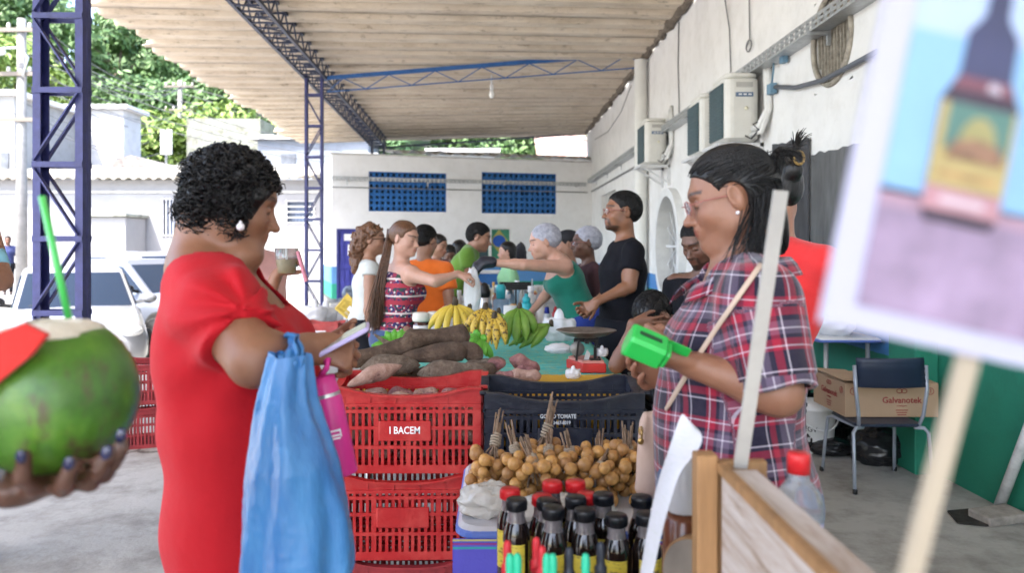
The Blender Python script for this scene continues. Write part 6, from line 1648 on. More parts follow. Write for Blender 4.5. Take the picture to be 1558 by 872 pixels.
pk = MB(); pk.box((2.56, 5.42, .24), (.13, .012, .52), rotm(R(-12), R(-14), 0)); tag(pk.build('plank', M('pale_plank', (.42, .32, .22), .8, var=.2, stretch=(6, 6, 1))), 'short pale wooden plank leaning on the green wall behind the chair', 'plank')
wp = MB(); wp.tube([V(2.72, 4.28, .02), V(2.745, 4.05, .55), V(2.75, 3.95, .8)], .028, 12); tag(wp.build('drain_pipe', M('scuffed_white_pipe', (.66, .66, .64), .5, var=.25, vs=14)), 'scuffed white drain pipe slanting down the green wall at the right edge', 'pipe')
mb = MB(); mb.prism([(-.17, -.1), (-.05, -.14), (.14, -.10), (.2, .02), (.06, .12), (-.12, .08)], .002, .012, (V(2.55, 4.18, 0), np.eye(3))); struct(mb.build('drain_hole', M('dark_wet_earth', (.03, .026, .022), .9, var=.5, vs=20, bump=.6)))
mb = MB(); mb.box((2.62, 4.13, .03), (.24, .15, .05), rotm(R(4), R(-3), .2)); tag(mb.build('broken_slab', M('broken_concrete', (.30, .27, .24), .9, var=.4, vs=8, bump=.6), bevel=.012), 'broken concrete slab over the drain hole by the wall', 'slab')
# ------------------------------------------------------------------ close foreground: rack, stick, poster, paper, jar
grain = G('whitewashed_wood', .75); o = grain.coord(scale=(6, .6, 6)); n = grain.noise(o, 6, 7, .7, .6)
grain.col(grain.ramp(n, [(.3, (.16, .10, .06)), (.42, (.34, .27, .22)), (.58, (.46, .41, .38)), (.8, (.52, .48, .45))])); grain.bump(n, .3, .01); grain = grain.m
rawood = M('raw_pine', (.27, .145, .06), .65, var=.28, vs=3, stretch=(9, 9, 1), bump=.15)
rk = thing('display_rack', 'whitewashed wooden display box with raw pine post nearest the camera', 'rack', (.37, .95, .8))
mb = MB(); mb.box((.365, .86, .95), (.055, .66, .32)); mb.build('side_board', grain, rk, bevel=.003)
mb = MB(); mb.box((.338, .86, 1.1125), (.012, .665, .014)); mb.build('batten', rawood, rk)
mb = MB(); mb.box((.318, 1.21, .93), (.032, .035, .40)); mb.build('post', rawood, rk, bevel=.003)
mb = MB(); mb.box((.375, 1.215, .95), (.075, .02, .335)); mb.build('end_board', rawood, rk, bevel=.002)
mb = MB(); mb.box((.47, 1.05, .925), (.15, .36, .015)); mb.build('shelf', rawood, rk)
st = MB(); A = P(1126, 712, 1.205); B = P(1188, 290, 1.12); st.bar(A, B, .020, .007, up=(0, 1, 0)); tag(st.build('wooden_stick', M('grey_white_stick', (.38, .36, .33), .6, var=.15)), 'tilted pale stick standing on the wooden display box before the plaid shirt', 'stick')
pw = V(.0, 0, 0)
pb = thing('clear_bottle', 'clear spirit bottle with red cap and pale label behind the wooden box', 'bottle', V(P(1215, 0, 1.17)[0], 1.17, .933)); c = V(P(1215, 0, 1.17)[0], 1.17, .933)
mb = MB(); mb.lathe([(.001, 0), (.032, 0), (.035, .004), (.035, .135), (.030, .150), (.016, .168), (.014, .175), (.014, .185)], c, 26); mb.build('plastic_body', M('clear_pet', (.78, .80, .85), .06, var=0, trans=.85, ior=1.3), pb)
mb = MB(); mb.lathe([(.001, 0), (.0325, .003), (.0328, .118), (.001, .119)], c, 26); mb.build('liquid', M('clear_liquid', (.70, .72, .82), .1, var=.05, trans=.7, ior=1.33), pb)
lbm = G('blue_print_label', .5); n = lbm.noise(lbm.coord(scale=(1, 1, 2.5)), 60, 3); lbm.col(lbm.ramp(n, [(.46, (.74, .74, .80)), (.56, (.30, .28, .58))])); lbm = lbm.m
mb = MB(); a = np.linspace(-1.6, .9, 16) - PI / 2; mb.grid(np.array([[c + V(.0356 * math.cos(u), .0356 * math.sin(u), z) for u in a] for z in (.03, .11)])); mb.build('label', lbm, pb)
mb = MB(); mb.lathe([(.001, .178), (.0165, .178), (.0165, .205), (.015, .208), (.001, .208)], c, 24); mb.build('cap', capR, pb)
# leaflet
def sheet_from(rows, th=.0008):
    return np.array([[P(*q) for q in r] for r in rows])
g = G('printed_paper', .7); o = g.coord('Object', (1, 1, 3.5)); n = g.noise(o, 60, 3); g.col(g.ramp(n, [(.40, (.50, .50, .54)), (.62, (.47, .48, .50)), (.75, (.42, .45, .42))])); ppm = g.m
rows_ = [[(1037, 626, 1.30), (1043, 634, 1.30), (1050, 642, 1.29), (1058, 650, 1.29)], [(1028, 654, 1.30), (1042, 656, 1.29), (1057, 660, 1.27), (1073, 664, 1.25)], [(1019, 680, 1.30), (1030, 684, 1.28), (1045, 688, 1.26), (1060, 692, 1.25)], [(1009, 710, 1.30), (1018, 712, 1.27), (1027, 713, 1.25), (1036, 712, 1.24)], [(998, 742, 1.30), (1007, 745, 1.27), (1018, 748, 1.25), (1024, 750, 1.24)], [(988, 790, 1.29), (997, 793, 1.27), (1006, 795, 1.25), (1010, 796, 1.24)], [(974, 872, 1.28), (981, 875, 1.26), (988, 876, 1.25), (993, 876, 1.24)], [(960, 950, 1.27), (967, 950, 1.26), (974, 950, 1.25), (980, 950, 1.24)]]
mb = MB(); mb.grid(sheet_from(rows_)); o_ = mb.build('leaflet', ppm); md = o_.modifiers.new('s', 'SUBSURF'); md.levels = md.render_levels = 2; tag(o_, 'curled white printed leaflet between the syrup bottles and the wooden box', 'leaflet')
c = V(P(1040, 0, 1.36)[0], 1.36, .82); lathething('honey_jar', 'amber honey jar with clear lid behind the curled leaflet', 'jar', c, [('glass_body', cyl(.036, 0, .17, .012), M('amber_honey', (.10, .026, .007), .35, var=.1, vs=2, coat=.4)), ('lid', cyl(.033, .17, .26, .006), M('cloudy_clear', (.60, .60, .62), .2, trans=.3, var=.1))])
mb = MB(); mb.box((.45, 1.36, .77), (.30, .11, .095)); tag(mb.build('wooden_riser', wood, bevel=.004), 'wooden riser block under the amber honey jar', 'block')
t = thing('wood_slice', 'round wooden board on edge leaning by the pine post', 'board', P(1066, 882, 1.29)); c = P(1066, 882, 1.29); rt = rotm(PI / 2, 0, R(-48))
mb = MB(); mb.lathe([(.066, -.012), (.070, -.010), (.070, .010), (.066, .012)], c, 36, rot=rt, cap=False); mb.build('bark_edge', rawood, t)
mb = MB(); mb.lathe([(.001, .0115), (.0655, .0122)], c, 36, rot=rt, cap=False); mb.lathe([(.0655, -.0122), (.001, -.0115)], c, 36, rot=rt, cap=False); mb.build('face', M('grey_slice_face', (.20, .17, .14), .8, var=.2), t)
# poster
Yp = .39; bl = P(1247, 490, Yp); px_ = Yp / F
ur = unit(V(313, 0, -70)) ; uu = unit(V(100, 0, 490))
po = thing('poster', 'large printed poster of a dark dropper bottle on a stick at the right edge', 'poster', bl); nrm = V(0, -1, 0)
def pq(u, v, d=0.): return bl + ur * u * px_ + uu * v * px_ + nrm * d
def ppoly(name, pts, d0, mat, par):
    mb = MB(); n = len(pts); d1 = d0 + .0004; mb.add([pq(u, v, d) for d in (d1, d0) for u, v in pts], [list(range(n))[::-1], list(range(n, 2 * n))] + [[i, (i + 1) % n, n + (i + 1) % n, n + i] for i in range(n)]); return mb.build(name, mat, par)
def rect(a, b, c, d): return [(a, c), (b, c), (b, d), (a, d)]
pm = lambda n, c, v=.06, s=20: M('poster_' + n, tuple(q * .72 for q in c), .45, var=v, vs=s)
mb = MB(); mb.box(bl + ur * 285 * px_ + uu * 400 * px_ - nrm * .0015, (570 * px_, 800 * px_, .003), np.stack([ur, uu, np.cross(ur, uu)], 1)); mb.build('board', M('poster_paper', (.37, .365, .47), .5, var=.03), po)
pic = ppoly('picture', rect(48, 545, 38, 770), .0004, pm('sky', (.42, .53, .74), .10, 6), po)
ppoly('printed_sea', rect(48, 545, 214, 470), .0009, pm('sea', (.24, .44, .68), .15, 8), pic)
ppoly('printed_table_top', rect(48, 545, 38, 224), .0009, pm('table', (.33, .24, .36), .30, 30), pic)
ppoly('printed_table_edge', [(48, 196), (545, 206), (545, 222), (48, 216)], .0014, pm('edge', (.42, .27, .36), .2, 30), pic)
cu_ = 170
ppoly('printed_bottle', [(cu_ - 58, 200), (cu_ - 50, 187), (cu_ + 50, 187), (cu_ + 58, 200), (cu_ + 60, 374), (cu_ + 40, 413), (cu_ - 40, 413), (cu_ - 60, 374)], .0019, pm('bottle', (.05, .03, .055), .2), pic)
ppoly('printed_cap', [(cu_ - 40, 413), (cu_ + 40, 413), (cu_ + 38, 480), (cu_ + 24, 498), (cu_ + 17, 510), (cu_ + 12, 650), (cu_ - 12, 650), (cu_ - 17, 510), (cu_ - 24, 498), (cu_ - 38, 480)], .0019, pm('cap', (.045, .05, .12), .25), pic)
ppoly('printed_shoulder', [(cu_ - 40, 412), (cu_ + 40, 412), (cu_ + 47, 392), (cu_ - 47, 392)], .0024, pm('shoulder', (.20, .07, .10), .3), pic)
ppoly('printed_label_yellow', rect(cu_ - 59, cu_ + 59, 242, 370), .0024, pm('yellow', (.46, .36, .15), .1), pic)
ppoly('printed_label_green', rect(cu_ - 46, cu_ + 52, 300, 370), .0029, pm('green', (.09, .20, .17), .2), pic)
ppoly('printed_label_arch', [(cu_ + 4 + 30 * math.cos(a), 302 + 52 * math.sin(a)) for a in np.linspace(0, PI, 20)], .0034, pm('arch', (.34, .31, .13), .2), pic)
ppoly('printed_label_band', [(cu_ - 40, 286), (cu_ + 48, 286), (cu_ + 40, 312), (cu_ + 4, 320), (cu_ - 32, 312)], .0039, pm('band', (.24, .13, .08), .4, 90), pic)
ppoly('printed_label_lines', rect(cu_ - 46, cu_ + 46, 256, 266), .0029, pm('lines', (.45, .27, .11), .4, 90), pic)
ppoly('printed_label_pink', rect(cu_ - 59, cu_ + 59, 205, 240), .0024, pm('pink', (.48, .25, .29), .15), pic)
ppoly('printed_label_white', rect(cu_ - 34, cu_ + 34, 216, 228), .0029, pm('white', (.60, .48, .54), .1), pic)
ppoly('printed_shine', [(cu_ + 4, 396), (cu_ + 26, 394), (cu_ + 22, 406), (cu_ + 8, 408)], .0029, pm('shine', (.55, .50, .58), .1), pic)
st = MB(); A = P(1474, 545, Yp + .006); B = P(1352, 1000, Yp + .012); st.bar(A + (A - B) * .3 + V(0, .001, 0), B, .0098, .005, up=(0, 1, 0)); st.build('stick', M('beige_stick', (.34, .285, .215), .6, var=.1), po)
# coconut, straw, red paper
cc = P(82, 598, .97); cr = .096
t = thing('green_coconut', 'green drinking coconut with its top cut off held up at the left edge', 'coconut', cc - V(0, 0, cr))
g = G('coconut_husk', .35); o = g.coord(); n = g.noise(o, 14, 6, .65); n2 = g.noise(o, 40, 5)
c = g.ramp(n, [(.3, (.025, .075, .008)), (.55, (.06, .16, .015)), (.75, (.13, .25, .03))]); c = g.mix(g.ramp(g.noise(g.coord(scale=(1, 1, .4)), 22, 5, .7), [(.55, (0, 0, 0)), (.66, (1, 1, 1))]), c, (.07, .06, .025)); g.col(c); g.bump(n2, .15, .01)
v_, f_ = build_sdf([ell(cc, (cr, cr, cr * .99), None, .01), ell(cc + V(0, 0, -.01), (cr * .99, cr * .99, cr * .9), None, .01)], .006, (), 0, [(cc + V(0, 0, .076), (-.05, -.05, 1))], lambda p: .004 * vnoise(p, 14, 4))
mesh_np('husk', v_, f_, g.m, t)
v_, f_ = build_sdf([ell(cc, (cr * .995, cr * .995, cr * .99), None, .01)], .005, (), .001, [(cc + V(0, 0, .093), (-.1, -.1, 1)), (cc + V(0, 0, .070), (.10, .05, -1)), lambda p: .030 - np.linalg.norm((p - cc)[:, :2], axis=1)], lambda p: .006 * vnoise(p, 40, 7) + .004 * vnoise(p, 90, 8))
mesh_np('white_pith', v_, f_, M('coconut_pith', (.60, .54, .44), .8, var=.15, vs=30, bump=.4), t)
mb = MB(); mb.tube([P(105, 485, .97), P(88, 410, .97), P(64, 298, .965)], .0045, 10); tag(mb.build('drinking_straw', M('green_straw', (.06, .52, .10), .3, var=.03, trans=.2)), 'bright green drinking straw standing in the coconut', 'straw')
mb = MB(); q = [P(-40, 520, .865), P(34, 492, .88), P(71, 510, .88), P(40, 545, .865), P(-40, 612, .86)]
mb.add(q + [p + V(0, .012, 0) for p in q], [[0, 1, 2, 3, 4][::-1], [5, 6, 7, 8, 9]] + [[i, (i + 1) % 5, 5 + (i + 1) % 5, 5 + i] for i in range(5)]); tag(mb.build('napkin', cloth('red_napkin', (.60, .03, .025)), bevel=.003), 'folded bright red napkin against the coconut at the left edge', 'napkin')
# ------------------------------------------------------------------ people
shoem = M('dark_shoe', (.03, .028, .03), .6); denim = cloth('denim', (.045, .075, .16), .4, weave=400); bdenim = cloth('black_denim', (.008, .009, .014)); netm = M('hairnet_mesh', (.33, .335, .39), .6, var=.3, vs=45, bump=.6, bs=200)
glassf = M('thin_glasses_frame', (.30, .10, .08), .3); lensm = M('spectacle_lens', (.85, .85, .9), .03, var=0, trans=.92, ior=1.15); sung = M('sunglass_lens', (.01, .01, .012), .1, var=0)
def glasses(h, par, fm_, lens=None, r=(.021, .017), th=.0013):
    mb = MB(); lm = MB()
    for x in (-1, 1):
        c = (x * .032, .105, -.002)
        ring = [h.w(c[0] + r[0] * math.cos(a), c[1] - .010 * (abs(c[0] + r[0] * math.cos(a)) / .05) ** 2, c[2] + r[1] * math.sin(a)) for a in np.linspace(0, 2 * PI, 21)]
        mb.tube(ring, th, 5, False); lm.add(ring[:-1], [list(range(20))])
        mb.tube([h.w(x * .053, .094, .004), h.w(x * .076, .06, .006), h.w(x * .080, .0, .002), h.w(x * .078, -.02, -.006)], th * 1.1, 5)
    mb.tube([h.w(-.012, .106, .004), h.w(0, .112, .006), h.w(.012, .106, .004)], th, 5)
    g_ = mb.build('glasses', fm_, par)
    l = lm.build('lens', lens or lensm, g_); md = l.modifiers.new('t', 'SOLIDIFY'); md.thickness = .0008
def cap_prims(h, grow=.010, back=.0, k=.02):
    return [h.e((0, -.016 - back * .5, .036), (.075 + grow, .097 + grow + back * .5, .082 + grow), k), h.e((0, -.045, -.015), (.068 + grow, .062 + grow, .075 + grow), .03)]
def person(label, f, sk, group=None):
    t = thing('person', label, 'person', (f.pel[0], f.pel[1], f.ground), 0, group)
    return t
# ---- woman in red
RY = 1.72
f = Fig(P(368, 0, RY)[[0, 1]], (1, 0.06), 1.62, 1.32, pel=P(382, 770, RY), chest=P(352, 530, RY), neck=P(318, 398, RY), headc=P(357, 304, RY), headf=(.90, .28, -.30), headup=(.3, 0, 1), belly=.18, bust=1.12, hip=.75, arm=1.36, fat=1.2, neckr=1.15, hk=dict(nose=1.05, lips=1.15), hs=.94)
f.arm('R', P(388, 548, 1.46), P(470, 531, 1.58), dict(d=(.86, .34, -.12), n=(.05, .75, -.55), side=1, curl=(40, 45, 50, 55), s=1.0, thumb=(.7, .3, .5)), sho=P(336, 480, 1.55))
f.arm('L', P(400, 545, 1.90), P(470, 538, 1.80), dict(d=(.8, -.25, .05), n=(0, -.4, .8), side=-1, curl=(30, 30, 35, 40)), sho=P(350, 440, 1.92))
f.neckp += [ell(P(308, 404, RY), (.056, .10, .052), None, .06, 'neck'), ell(P(372, 388, 1.70), (.04, .05, .034), None, .03, 'neck')]
t = person('woman in a bright red dress looking down at her phone, dark curls to the jaw', f, S_red)
nfold = V(0, 0, 1)
f.body(t, S_red, .014, .0036, tint=dict(lip=(.85, .42, .42), brow=(.15, .1, .1)))
def reddisp(p):
    s = .011 * (vnoise(p, 7, 3, (1, 1, .45)) + .55 * vnoise(p, 17, 4, (1, 1, .5)))
    ax = p - P(385, 470, 1.50); r = np.linalg.norm(ax, axis=1); an = np.arctan2(ax[:, 2], ax[:, 0])
    s += .010 * np.sin(an * 11 + 3 * vnoise(p, 6, 9)) * np.exp(-(r / .16) ** 2) * np.clip(r / .06, 0, 1)
    z = p[:, 2]; s += .011 * np.sin((z + .25 * p[:, 0] + .04 * vnoise(p, 5, 8)) * 48) * np.exp(-((z - 1.02) / .09) ** 2) * np.clip((p[:, 0] + .45) / .1, 0, 1)
    return s
redm = cloth('red_ribbed', (.43, .006, .013), .35, .75, .06, 500, .04)
skirt = [ecap(f.pel + V(0, 0, .02), P(386, 0, RY) * V(1, 1, 0) + V(0, 0, .48), f.right, f.pw, .148, .20, .142, .06, 'torso')]
nc = P(294, 385, RY); nax = unit(V(-.62, 0, 1))
pr = list(f.core) + [q for q in f.P if q.tag == 'shou'] + f.sleeve('R', .62, .004, .008) + f.sleeve('L', .62, .004, .008) + skirt + [capsule(P(312, 440, 1.63), P(334, 474, 1.56), .045, .065, .05, 'shou')]
f.garment('dress', t, redm, pr, .010, .0075, (), [(V(0, 0, .47), V(0, 0, -1)), lambda p: .116 - np.linalg.norm((p - nc) - ((p - nc) @ nax)[:, None] * nax, axis=1) - 9 * np.clip(nc[2] - .12 - p[:, 2], 0, None)], reddisp, smooth=2)
f.shoe(t, shoem)
hp = [f.head.e((-.0, -.016, .034), (.092, .097, .082), .03), f.head.e((0, -.056, -.030), (.080, .052, .064), .04), f.head.e((.062, .022, .0), (.026, .045, .066), .03), f.head.e((-.062, .022, .0), (.026, .045, .066), .03)]
h1 = hair_solid(f.head, hp, t, HB, res=.006, face=(.058, .056), lump=.018, lscale=55)
pts = []
N_ = 4200
d = rng.normal(size=(N_, 3)); d /= np.linalg.norm(d, axis=1, keepdims=True)
e = np.array([[-.0, -.016, .034, .094, .099, .084], [0, -.056, -.030, .083, .055, .066], [.062, .022, .0, .030, .048, .068], [-.062, .022, .0, .030, .048, .068]])
k = rng.choice(4, N_, p=[.5, .2, .15, .15]); q = e[k, :3] + d * e[k, 3:] * (.96 + .1 * rng.random(N_))[:, None]
keep = ~((q[:, 1] > .048 - .3 * np.maximum(0, np.abs(q[:, 0]) - .06)) & (q[:, 2] < .055)) & (q[:, 2] > -.105)
w_ = f.head.c + (q * f.head.s) @ f.head.R.T; fld = fieldeval(hp, w_); keep &= fld > -.008
w_ = w_[keep]; q = q[keep]; nn = (q - V(0, -.02, 0)); nn /= np.linalg.norm(nn, axis=1, keepdims=True); nn = nn @ f.head.R.T
K = len(w_); ns = 16; s_ = np.linspace(0, 1, ns)
ax = V(0, 0, -1) + nn * .45 + rng.normal(0, .45, (K, 3)) + (f.head.R @ V(0, -.5, 0)); ax /= np.linalg.norm(ax, axis=1, keepdims=True)
u1 = np.cross(ax, rng.normal(size=(K, 3))); u1 /= np.linalg.norm(u1, axis=1, keepdims=True); u2 = np.cross(ax, u1)
ln = (.022 + .022 * rng.random(K)) * (.6 + .4 * (q[:, 2] < .07)); rd = .005 + .005 * rng.random(K); tr = 1.0 + 1.1 * rng.random(K); ph = rng.random(K) * 6.28
an = ph[:, None] + tr[:, None] * 2 * PI * s_[None]
pth = w_[:, None] + ax[:, None] * (ln[:, None] * (s_ - .3))[..., None] + (rd[:, None] * np.cos(an))[..., None] * u1[:, None] + (rd[:, None] * np.sin(an))[..., None] * u2[:, None]
c_ = strand_mesh(pth, .0012 + .0019 * rng.random(K), .0008, 'curls', HB, h1) 
mb = MB(); mb.ball(P(366, 345, 1.615), .0085, 14, 10); mb.ball(P(366, 338, 1.615), .0035, 8, 6); mb.build('earring', M('pearl', (.62, .58, .60), .2, coat=.5), t)
# phone, bag, pink bottle
ph_ = thing('phone', 'phone in a lavender case held up by the woman in red', 'phone', P(524, 514, 1.60)); L_ = unit(V(.82, .10, .44)); W_ = unit(V(.27, .92, .28) - L_ * np.dot(V(.27, .92, .28), L_)); B_ = np.stack([W_, L_, np.cross(W_, L_)], 1)
if B_[2, 2] < 0: B_[:, 2] *= -1; B_[:, 0] *= -1
c = P(518, 519, 1.60)
mb = MB(); mb.rbox(c, (.074, .13, .009), .010, B_, n=4); mb.build('case', M('lavender_case', (.45, .38, .62), .4), ph_)
mb = MB(); mb.rbox(c + B_[:, 2] * .005, (.067, .122, .0016), .008, B_, n=4); mb.build('screen', M('grey_screen', (.30, .33, .32), .12, var=.15, vs=30), ph_)
bagm = G('blue_bag_film', .36); n = bagm.noise(bagm.coord(scale=(1, 1, .3)), 16, 5); bagm.col(bagm.ramp(n, [(.3, (.018, .115, .33)), (.7, (.055, .215, .46))])); bagm.b.inputs['Transmission Weight'].default_value = .06; bagm.bump(bagm.noise(bagm.coord(scale=(1, 1, .25)), 45, 5), .4, .008); bagm = bagm.m
BY = 1.40
hz = [(525, 440, 26), (545, 441, 30), (580, 439, 35), (610, 437, 40), (640, 439, 48), (700, 447, 64), (760, 452, 76), (820, 455, 82), (860, 455, 84), (900, 455, 76), (925, 455, 40)]
rows_ = []; a = np.linspace(0, 2 * PI, 140, endpoint=False)
ys = np.linspace(525, 925, 110); xs_ = np.interp(ys, [h[0] for h in hz], [h[1] for h in hz]); ws = np.interp(ys, [h[0] for h in hz], [h[2] for h in hz])
G_ = np.zeros((110, 140, 3))
for i in range(110):
    tt = i / 109; fold = .14 * np.exp(-tt * 3.) * np.sin(a * 7 + 2 * np.sin(a * 2)) + .05 * np.sin(a * 5 + tt * 3) + .03 * np.sin(a * 9 + 6 * tt) + .07 * vnoise(np.stack([2 * np.cos(a), 2 * np.sin(a), 4 * tt + 0 * a], 1), 1.6, 3)
    r = 1 + fold; r *= np.minimum(1, .25 / np.maximum(np.abs(np.cos(a)), .25) + .72)
    cx_ = P(xs_[i], ys[i], BY); dp = (.03 + .055 * min(1, tt * 2.2)) * (1 if i < 101 else .7)
    G_[i, :, 0] = cx_[0] + ws[i] / F * BY * np.cos(a) * r; G_[i, :, 1] = BY + dp * np.sin(a) * r; G_[i, :, 2] = cx_[2] + .012 * vnoise(np.stack([np.cos(a), np.sin(a), tt + 0 * a], 1), 2.5, 5)
dsp = vnoise(G_.reshape(-1, 3), 26, 3, (1, 1, .35)).reshape(110, 140) * .008; q_ = G_.reshape(-1, 3); dsp = dsp + (.0045 * (.25 - np.abs(vnoise(q_, 30, 8, (1, 1, .35)))) + .003 * (.25 - np.abs(vnoise(q_, 75, 9, (1, 1, .7))))).reshape(110, 140); G_[..., 0] += dsp * np.cos(a); G_[..., 1] += dsp * np.sin(a)
bg_ = thing('carrier_bag', 'blue plastic carrier bag hanging from the forearm of the woman in red', 'carrier bag', P(452, 920, BY))
mb = MB(); mb.grid(G_[4:], wrap=True); mb.add(G_[-1], [list(range(140))]); mb.build('sack', bagm, bg_)
def strip(name, pts, wd, par, mat):
    """pts: list of world points; wd widths; ribbon gathered with folds"""
    pts = np.array(pts); n = len(pts); tq = np.linspace(0, n - 1, 26); P_ = np.stack([np.interp(tq, range(n), pts[:, i]) for i in range(3)], 1); wq = np.interp(tq, range(n), wd)
    vv = np.linspace(-1, 1, 17); tan = np.gradient(P_, axis=0); sd = np.cross(tan, V(0, 1, 0)); sd /= np.linalg.norm(sd, axis=1, keepdims=True)
    g_ = P_[:, None] + sd[:, None] * (wq[:, None] * vv)[..., None]; g_[..., 1] += .006 * np.sin(vv * 9)[None] + .010 * np.abs(vv)[None]
    mb = MB(); mb.grid(g_); o = mb.build(name, mat, par); md = o.modifiers.new('t', 'SOLIDIFY'); md.thickness = .002
strip('handle', [P(434, 572, 1.375), P(434, 560, 1.372), P(435, 550, 1.37), P(437, 538, 1.385), P(441, 524, 1.45), P(445, 526, 1.55)], [.006, .014, .018, .020, .022, .024], bg_, bagm)
strip('handle', [P(448, 572, 1.378), P(448, 562, 1.374), P(447, 552, 1.372), P(447, 535, 1.40), P(448, 523, 1.46), P(452, 526, 1.55)], [.006, .012, .016, .018, .02, .022], bg_, bagm)
strip('handle', [P(410, 640, 1.44), P(415, 605, 1.48), P(425, 570, 1.54), P(440, 535, 1.57)], [.03, .03, .02, .02], bg_, bagm)
pk_ = thing('drink_bottle', 'hot pink insulated bottle with a steel ring hanging beside the blue bag', 'bottle', P(525, 730, 1.58)); A = P(522, 722, 1.58); B = P(489, 572, 1.58); d_ = unit(B - A); Lb = np.linalg.norm(B - A); Bm = basis(d_); rt = np.stack([Bm[:, 0], np.cross(d_, Bm[:, 0]), d_], 1)
pm_ = M('hot_pink_enamel', (.62, .035, .25), .35, var=.04)
mb = MB(); mb.lathe([(.001, 0), (.028, 0), (.031, .004), (.031, Lb * .76), (.029, Lb * .79)], A, 26, rot=rt, cap=False); mb.build('flask_body', pm_, pk_)
mb = MB(); mb.lathe([(.0295, Lb * .79), (.0295, Lb * .825)], A, 26, rot=rt, cap=False); mb.build('ring', steel, pk_)
mb = MB(); mb.lathe([(.029, Lb * .825), (.027, Lb * .90), (.026, Lb * .99), (.001, Lb)], A, 26, rot=rt, cap=False); mb.tube([B + V(0, -.01, 0), P(497, 560, 1.56), P(500, 548, 1.56), P(492, 552, 1.58)], .006, 6); mb.build('lid', pm_, pk_)
mb = MB(); yv = -Bm[:, 0] if Bm[1, 0] > 0 else Bm[:, 0]
fr_ = A + V(.006, -.0315, 0)
for k, (u, w, hh_) in enumerate(((.40, .018, .002), (.43, .018, .002), (.475, .020, .002))): mb.box(fr_ + d_ * Lb * u + V(.004, .0006, 0), (w, .0012, hh_ * 1.6), np.stack([np.cross(V(0, 1, 0), d_), V(0, 1, 0), d_], 1))
for x in (-.009, .011): mb.box(fr_ + d_ * Lb * .45 + np.cross(V(0, 1, 0), d_) * x + V(.004, .0006, 0), (.0025, .0012, .016), np.stack([np.cross(V(0, 1, 0), d_), V(0, 1, 0), d_], 1))
mb.build('white_mark', whitet, pk_)
# ---- woman in plaid
PY = 1.72
pg = G('plaid_cotton', .85); pu = pg.attr('puv'); x, y, z = pg.xyz(pu.outputs['Vector'])
def band(q):
    fr = pg.math('FRACT', pg.math('ADD', pg.math('MULTIPLY', q, 1 / .125), 40.13))
    N0, N1, RD, GR, WH = (.004, .004, .017), (.008, .006, .022), (.28, .006, .026), (.11, .08, .125), (.58, .52, .58)
    return pg.ramp(fr, [(0, N0), (.22, WH), (.245, N0), (.30, RD), (.42, N1), (.50, GR), (.60, WH), (.625, GR), (.70, N1), (.76, RD), (.86, WH), (.88, RD), (.93, N0)], True)
nz = pg.noise(pg.coord(), 40, 3)
ch_ = pg.n('TexChecker'); ch_.inputs['Scale'].default_value = 900; pg.l(pu.outputs['Vector'], ch_.inputs['Vector'])
c = pg.mix(.5, band(x), band(y)); c = pg.mix(pg.math('MULTIPLY', nz, .06), c, (.4, .3, .4)); pg.col(c); pg.b.inputs['Sheen Weight'].default_value = .2; pg.b.inputs['Specular IOR Level'].default_value = .2
pg.bump(pg.math('ADD', pg.noise(pg.coord(), 35, 4), pg.math('MULTIPLY', pg.noise(pg.coord(), 500, 2), .3)), .35, .006); plaid = pg.m
f = Fig(P(1110, 0, PY)[[0, 1]], (-1, .10), 1.62, 1.22, pel=P(1110, 740, PY), chest=P(1120, 530, PY), neck=P(1130, 405, PY), headc=P(1108, 300, PY), headf=(-.95, .20, -.26), headup=(-.1, 0, 1), belly=.06, bust=1.05, arm=1.22, fat=.45, hk=dict(nose=1.12, lips=1.2), hs=.91, hip=.95)
f.arm('L', P(1184, 597, 1.50), P(1056, 556, 1.56), dict(d=(-.95, .02, .18), n=(-.05, .25, .95), side=-1, curl=(48, 50, 52, 55), thumb=(.80, .30, .38), tcurl=12, s=.98), sho=P(1156, 466, 1.55))
f.arm('R', P(1120, 600, 1.98), P(1020, 575, 1.92), dict(d=(-.9, -.2, .1), n=(0, -.6, .6), side=1), sho=P(1150, 440, 1.90))
PW = f; t = person('woman with glasses in a red and navy plaid shirt holding a bright green scoop', f, S_plaid)
f.body(t, S_plaid, .013, .0032, tint=dict(lip=(.90, .45, .48), brow=(.12, .09, .09)))
def puv(v):
    c0 = np.array([np.interp(v[:, 2], [f.pel[2], f.neck[2]], [f.pel[i], f.neck[i]]) for i in (0, 1)]).T; q = v[:, :2] - c0; qx = q @ f.fwd[:2]; qy = q @ f.right[:2]
    u = np.arctan2(qx, -qy) * .20; w = v[:, 2] + .02 * vnoise(v, 5, 1); out = np.stack([u, w, 0 * u], 1)
    for n in ('L', 'R'):
        a, el, wr = f.arms[n]; B = basis(el - a); q = v - a; al = q @ B[:, 1]; rr = np.hypot(q @ B[:, 0], q @ B[:, 2]); m = (rr < .105) & (al > .015)
        m &= (np.abs(q @ f.right - 0) < .12) & ((q @ f.right) * (1 if n == 'R' else -1) > -.045)
        out[m, 0] = np.arctan2(q[m] @ B[:, 2], -(q[m] @ B[:, 0])) * .075; out[m, 1] = al[m]
    return out
def pdisp(p):
    s = .006 * (vnoise(p, 8, 21, (1, 1, .6)) + .6 * vnoise(p, 20, 22, (1, 1, .7)))
    return s
pr = list(f.core) + [q for q in f.P if q.tag == 'shou'] + f.sleeve('L', .88, .010, .012) + f.sleeve('R', .88, .010, .012) + [ecap(f.pel + f.L * .05, f.pel - V(0, 0, .06), f.right, f.pw, .13, f.pw * 1.0, .135, .05, 'torso')]
PWpr = pr; nc2 = f.neck + V(-.015, 0, .02)
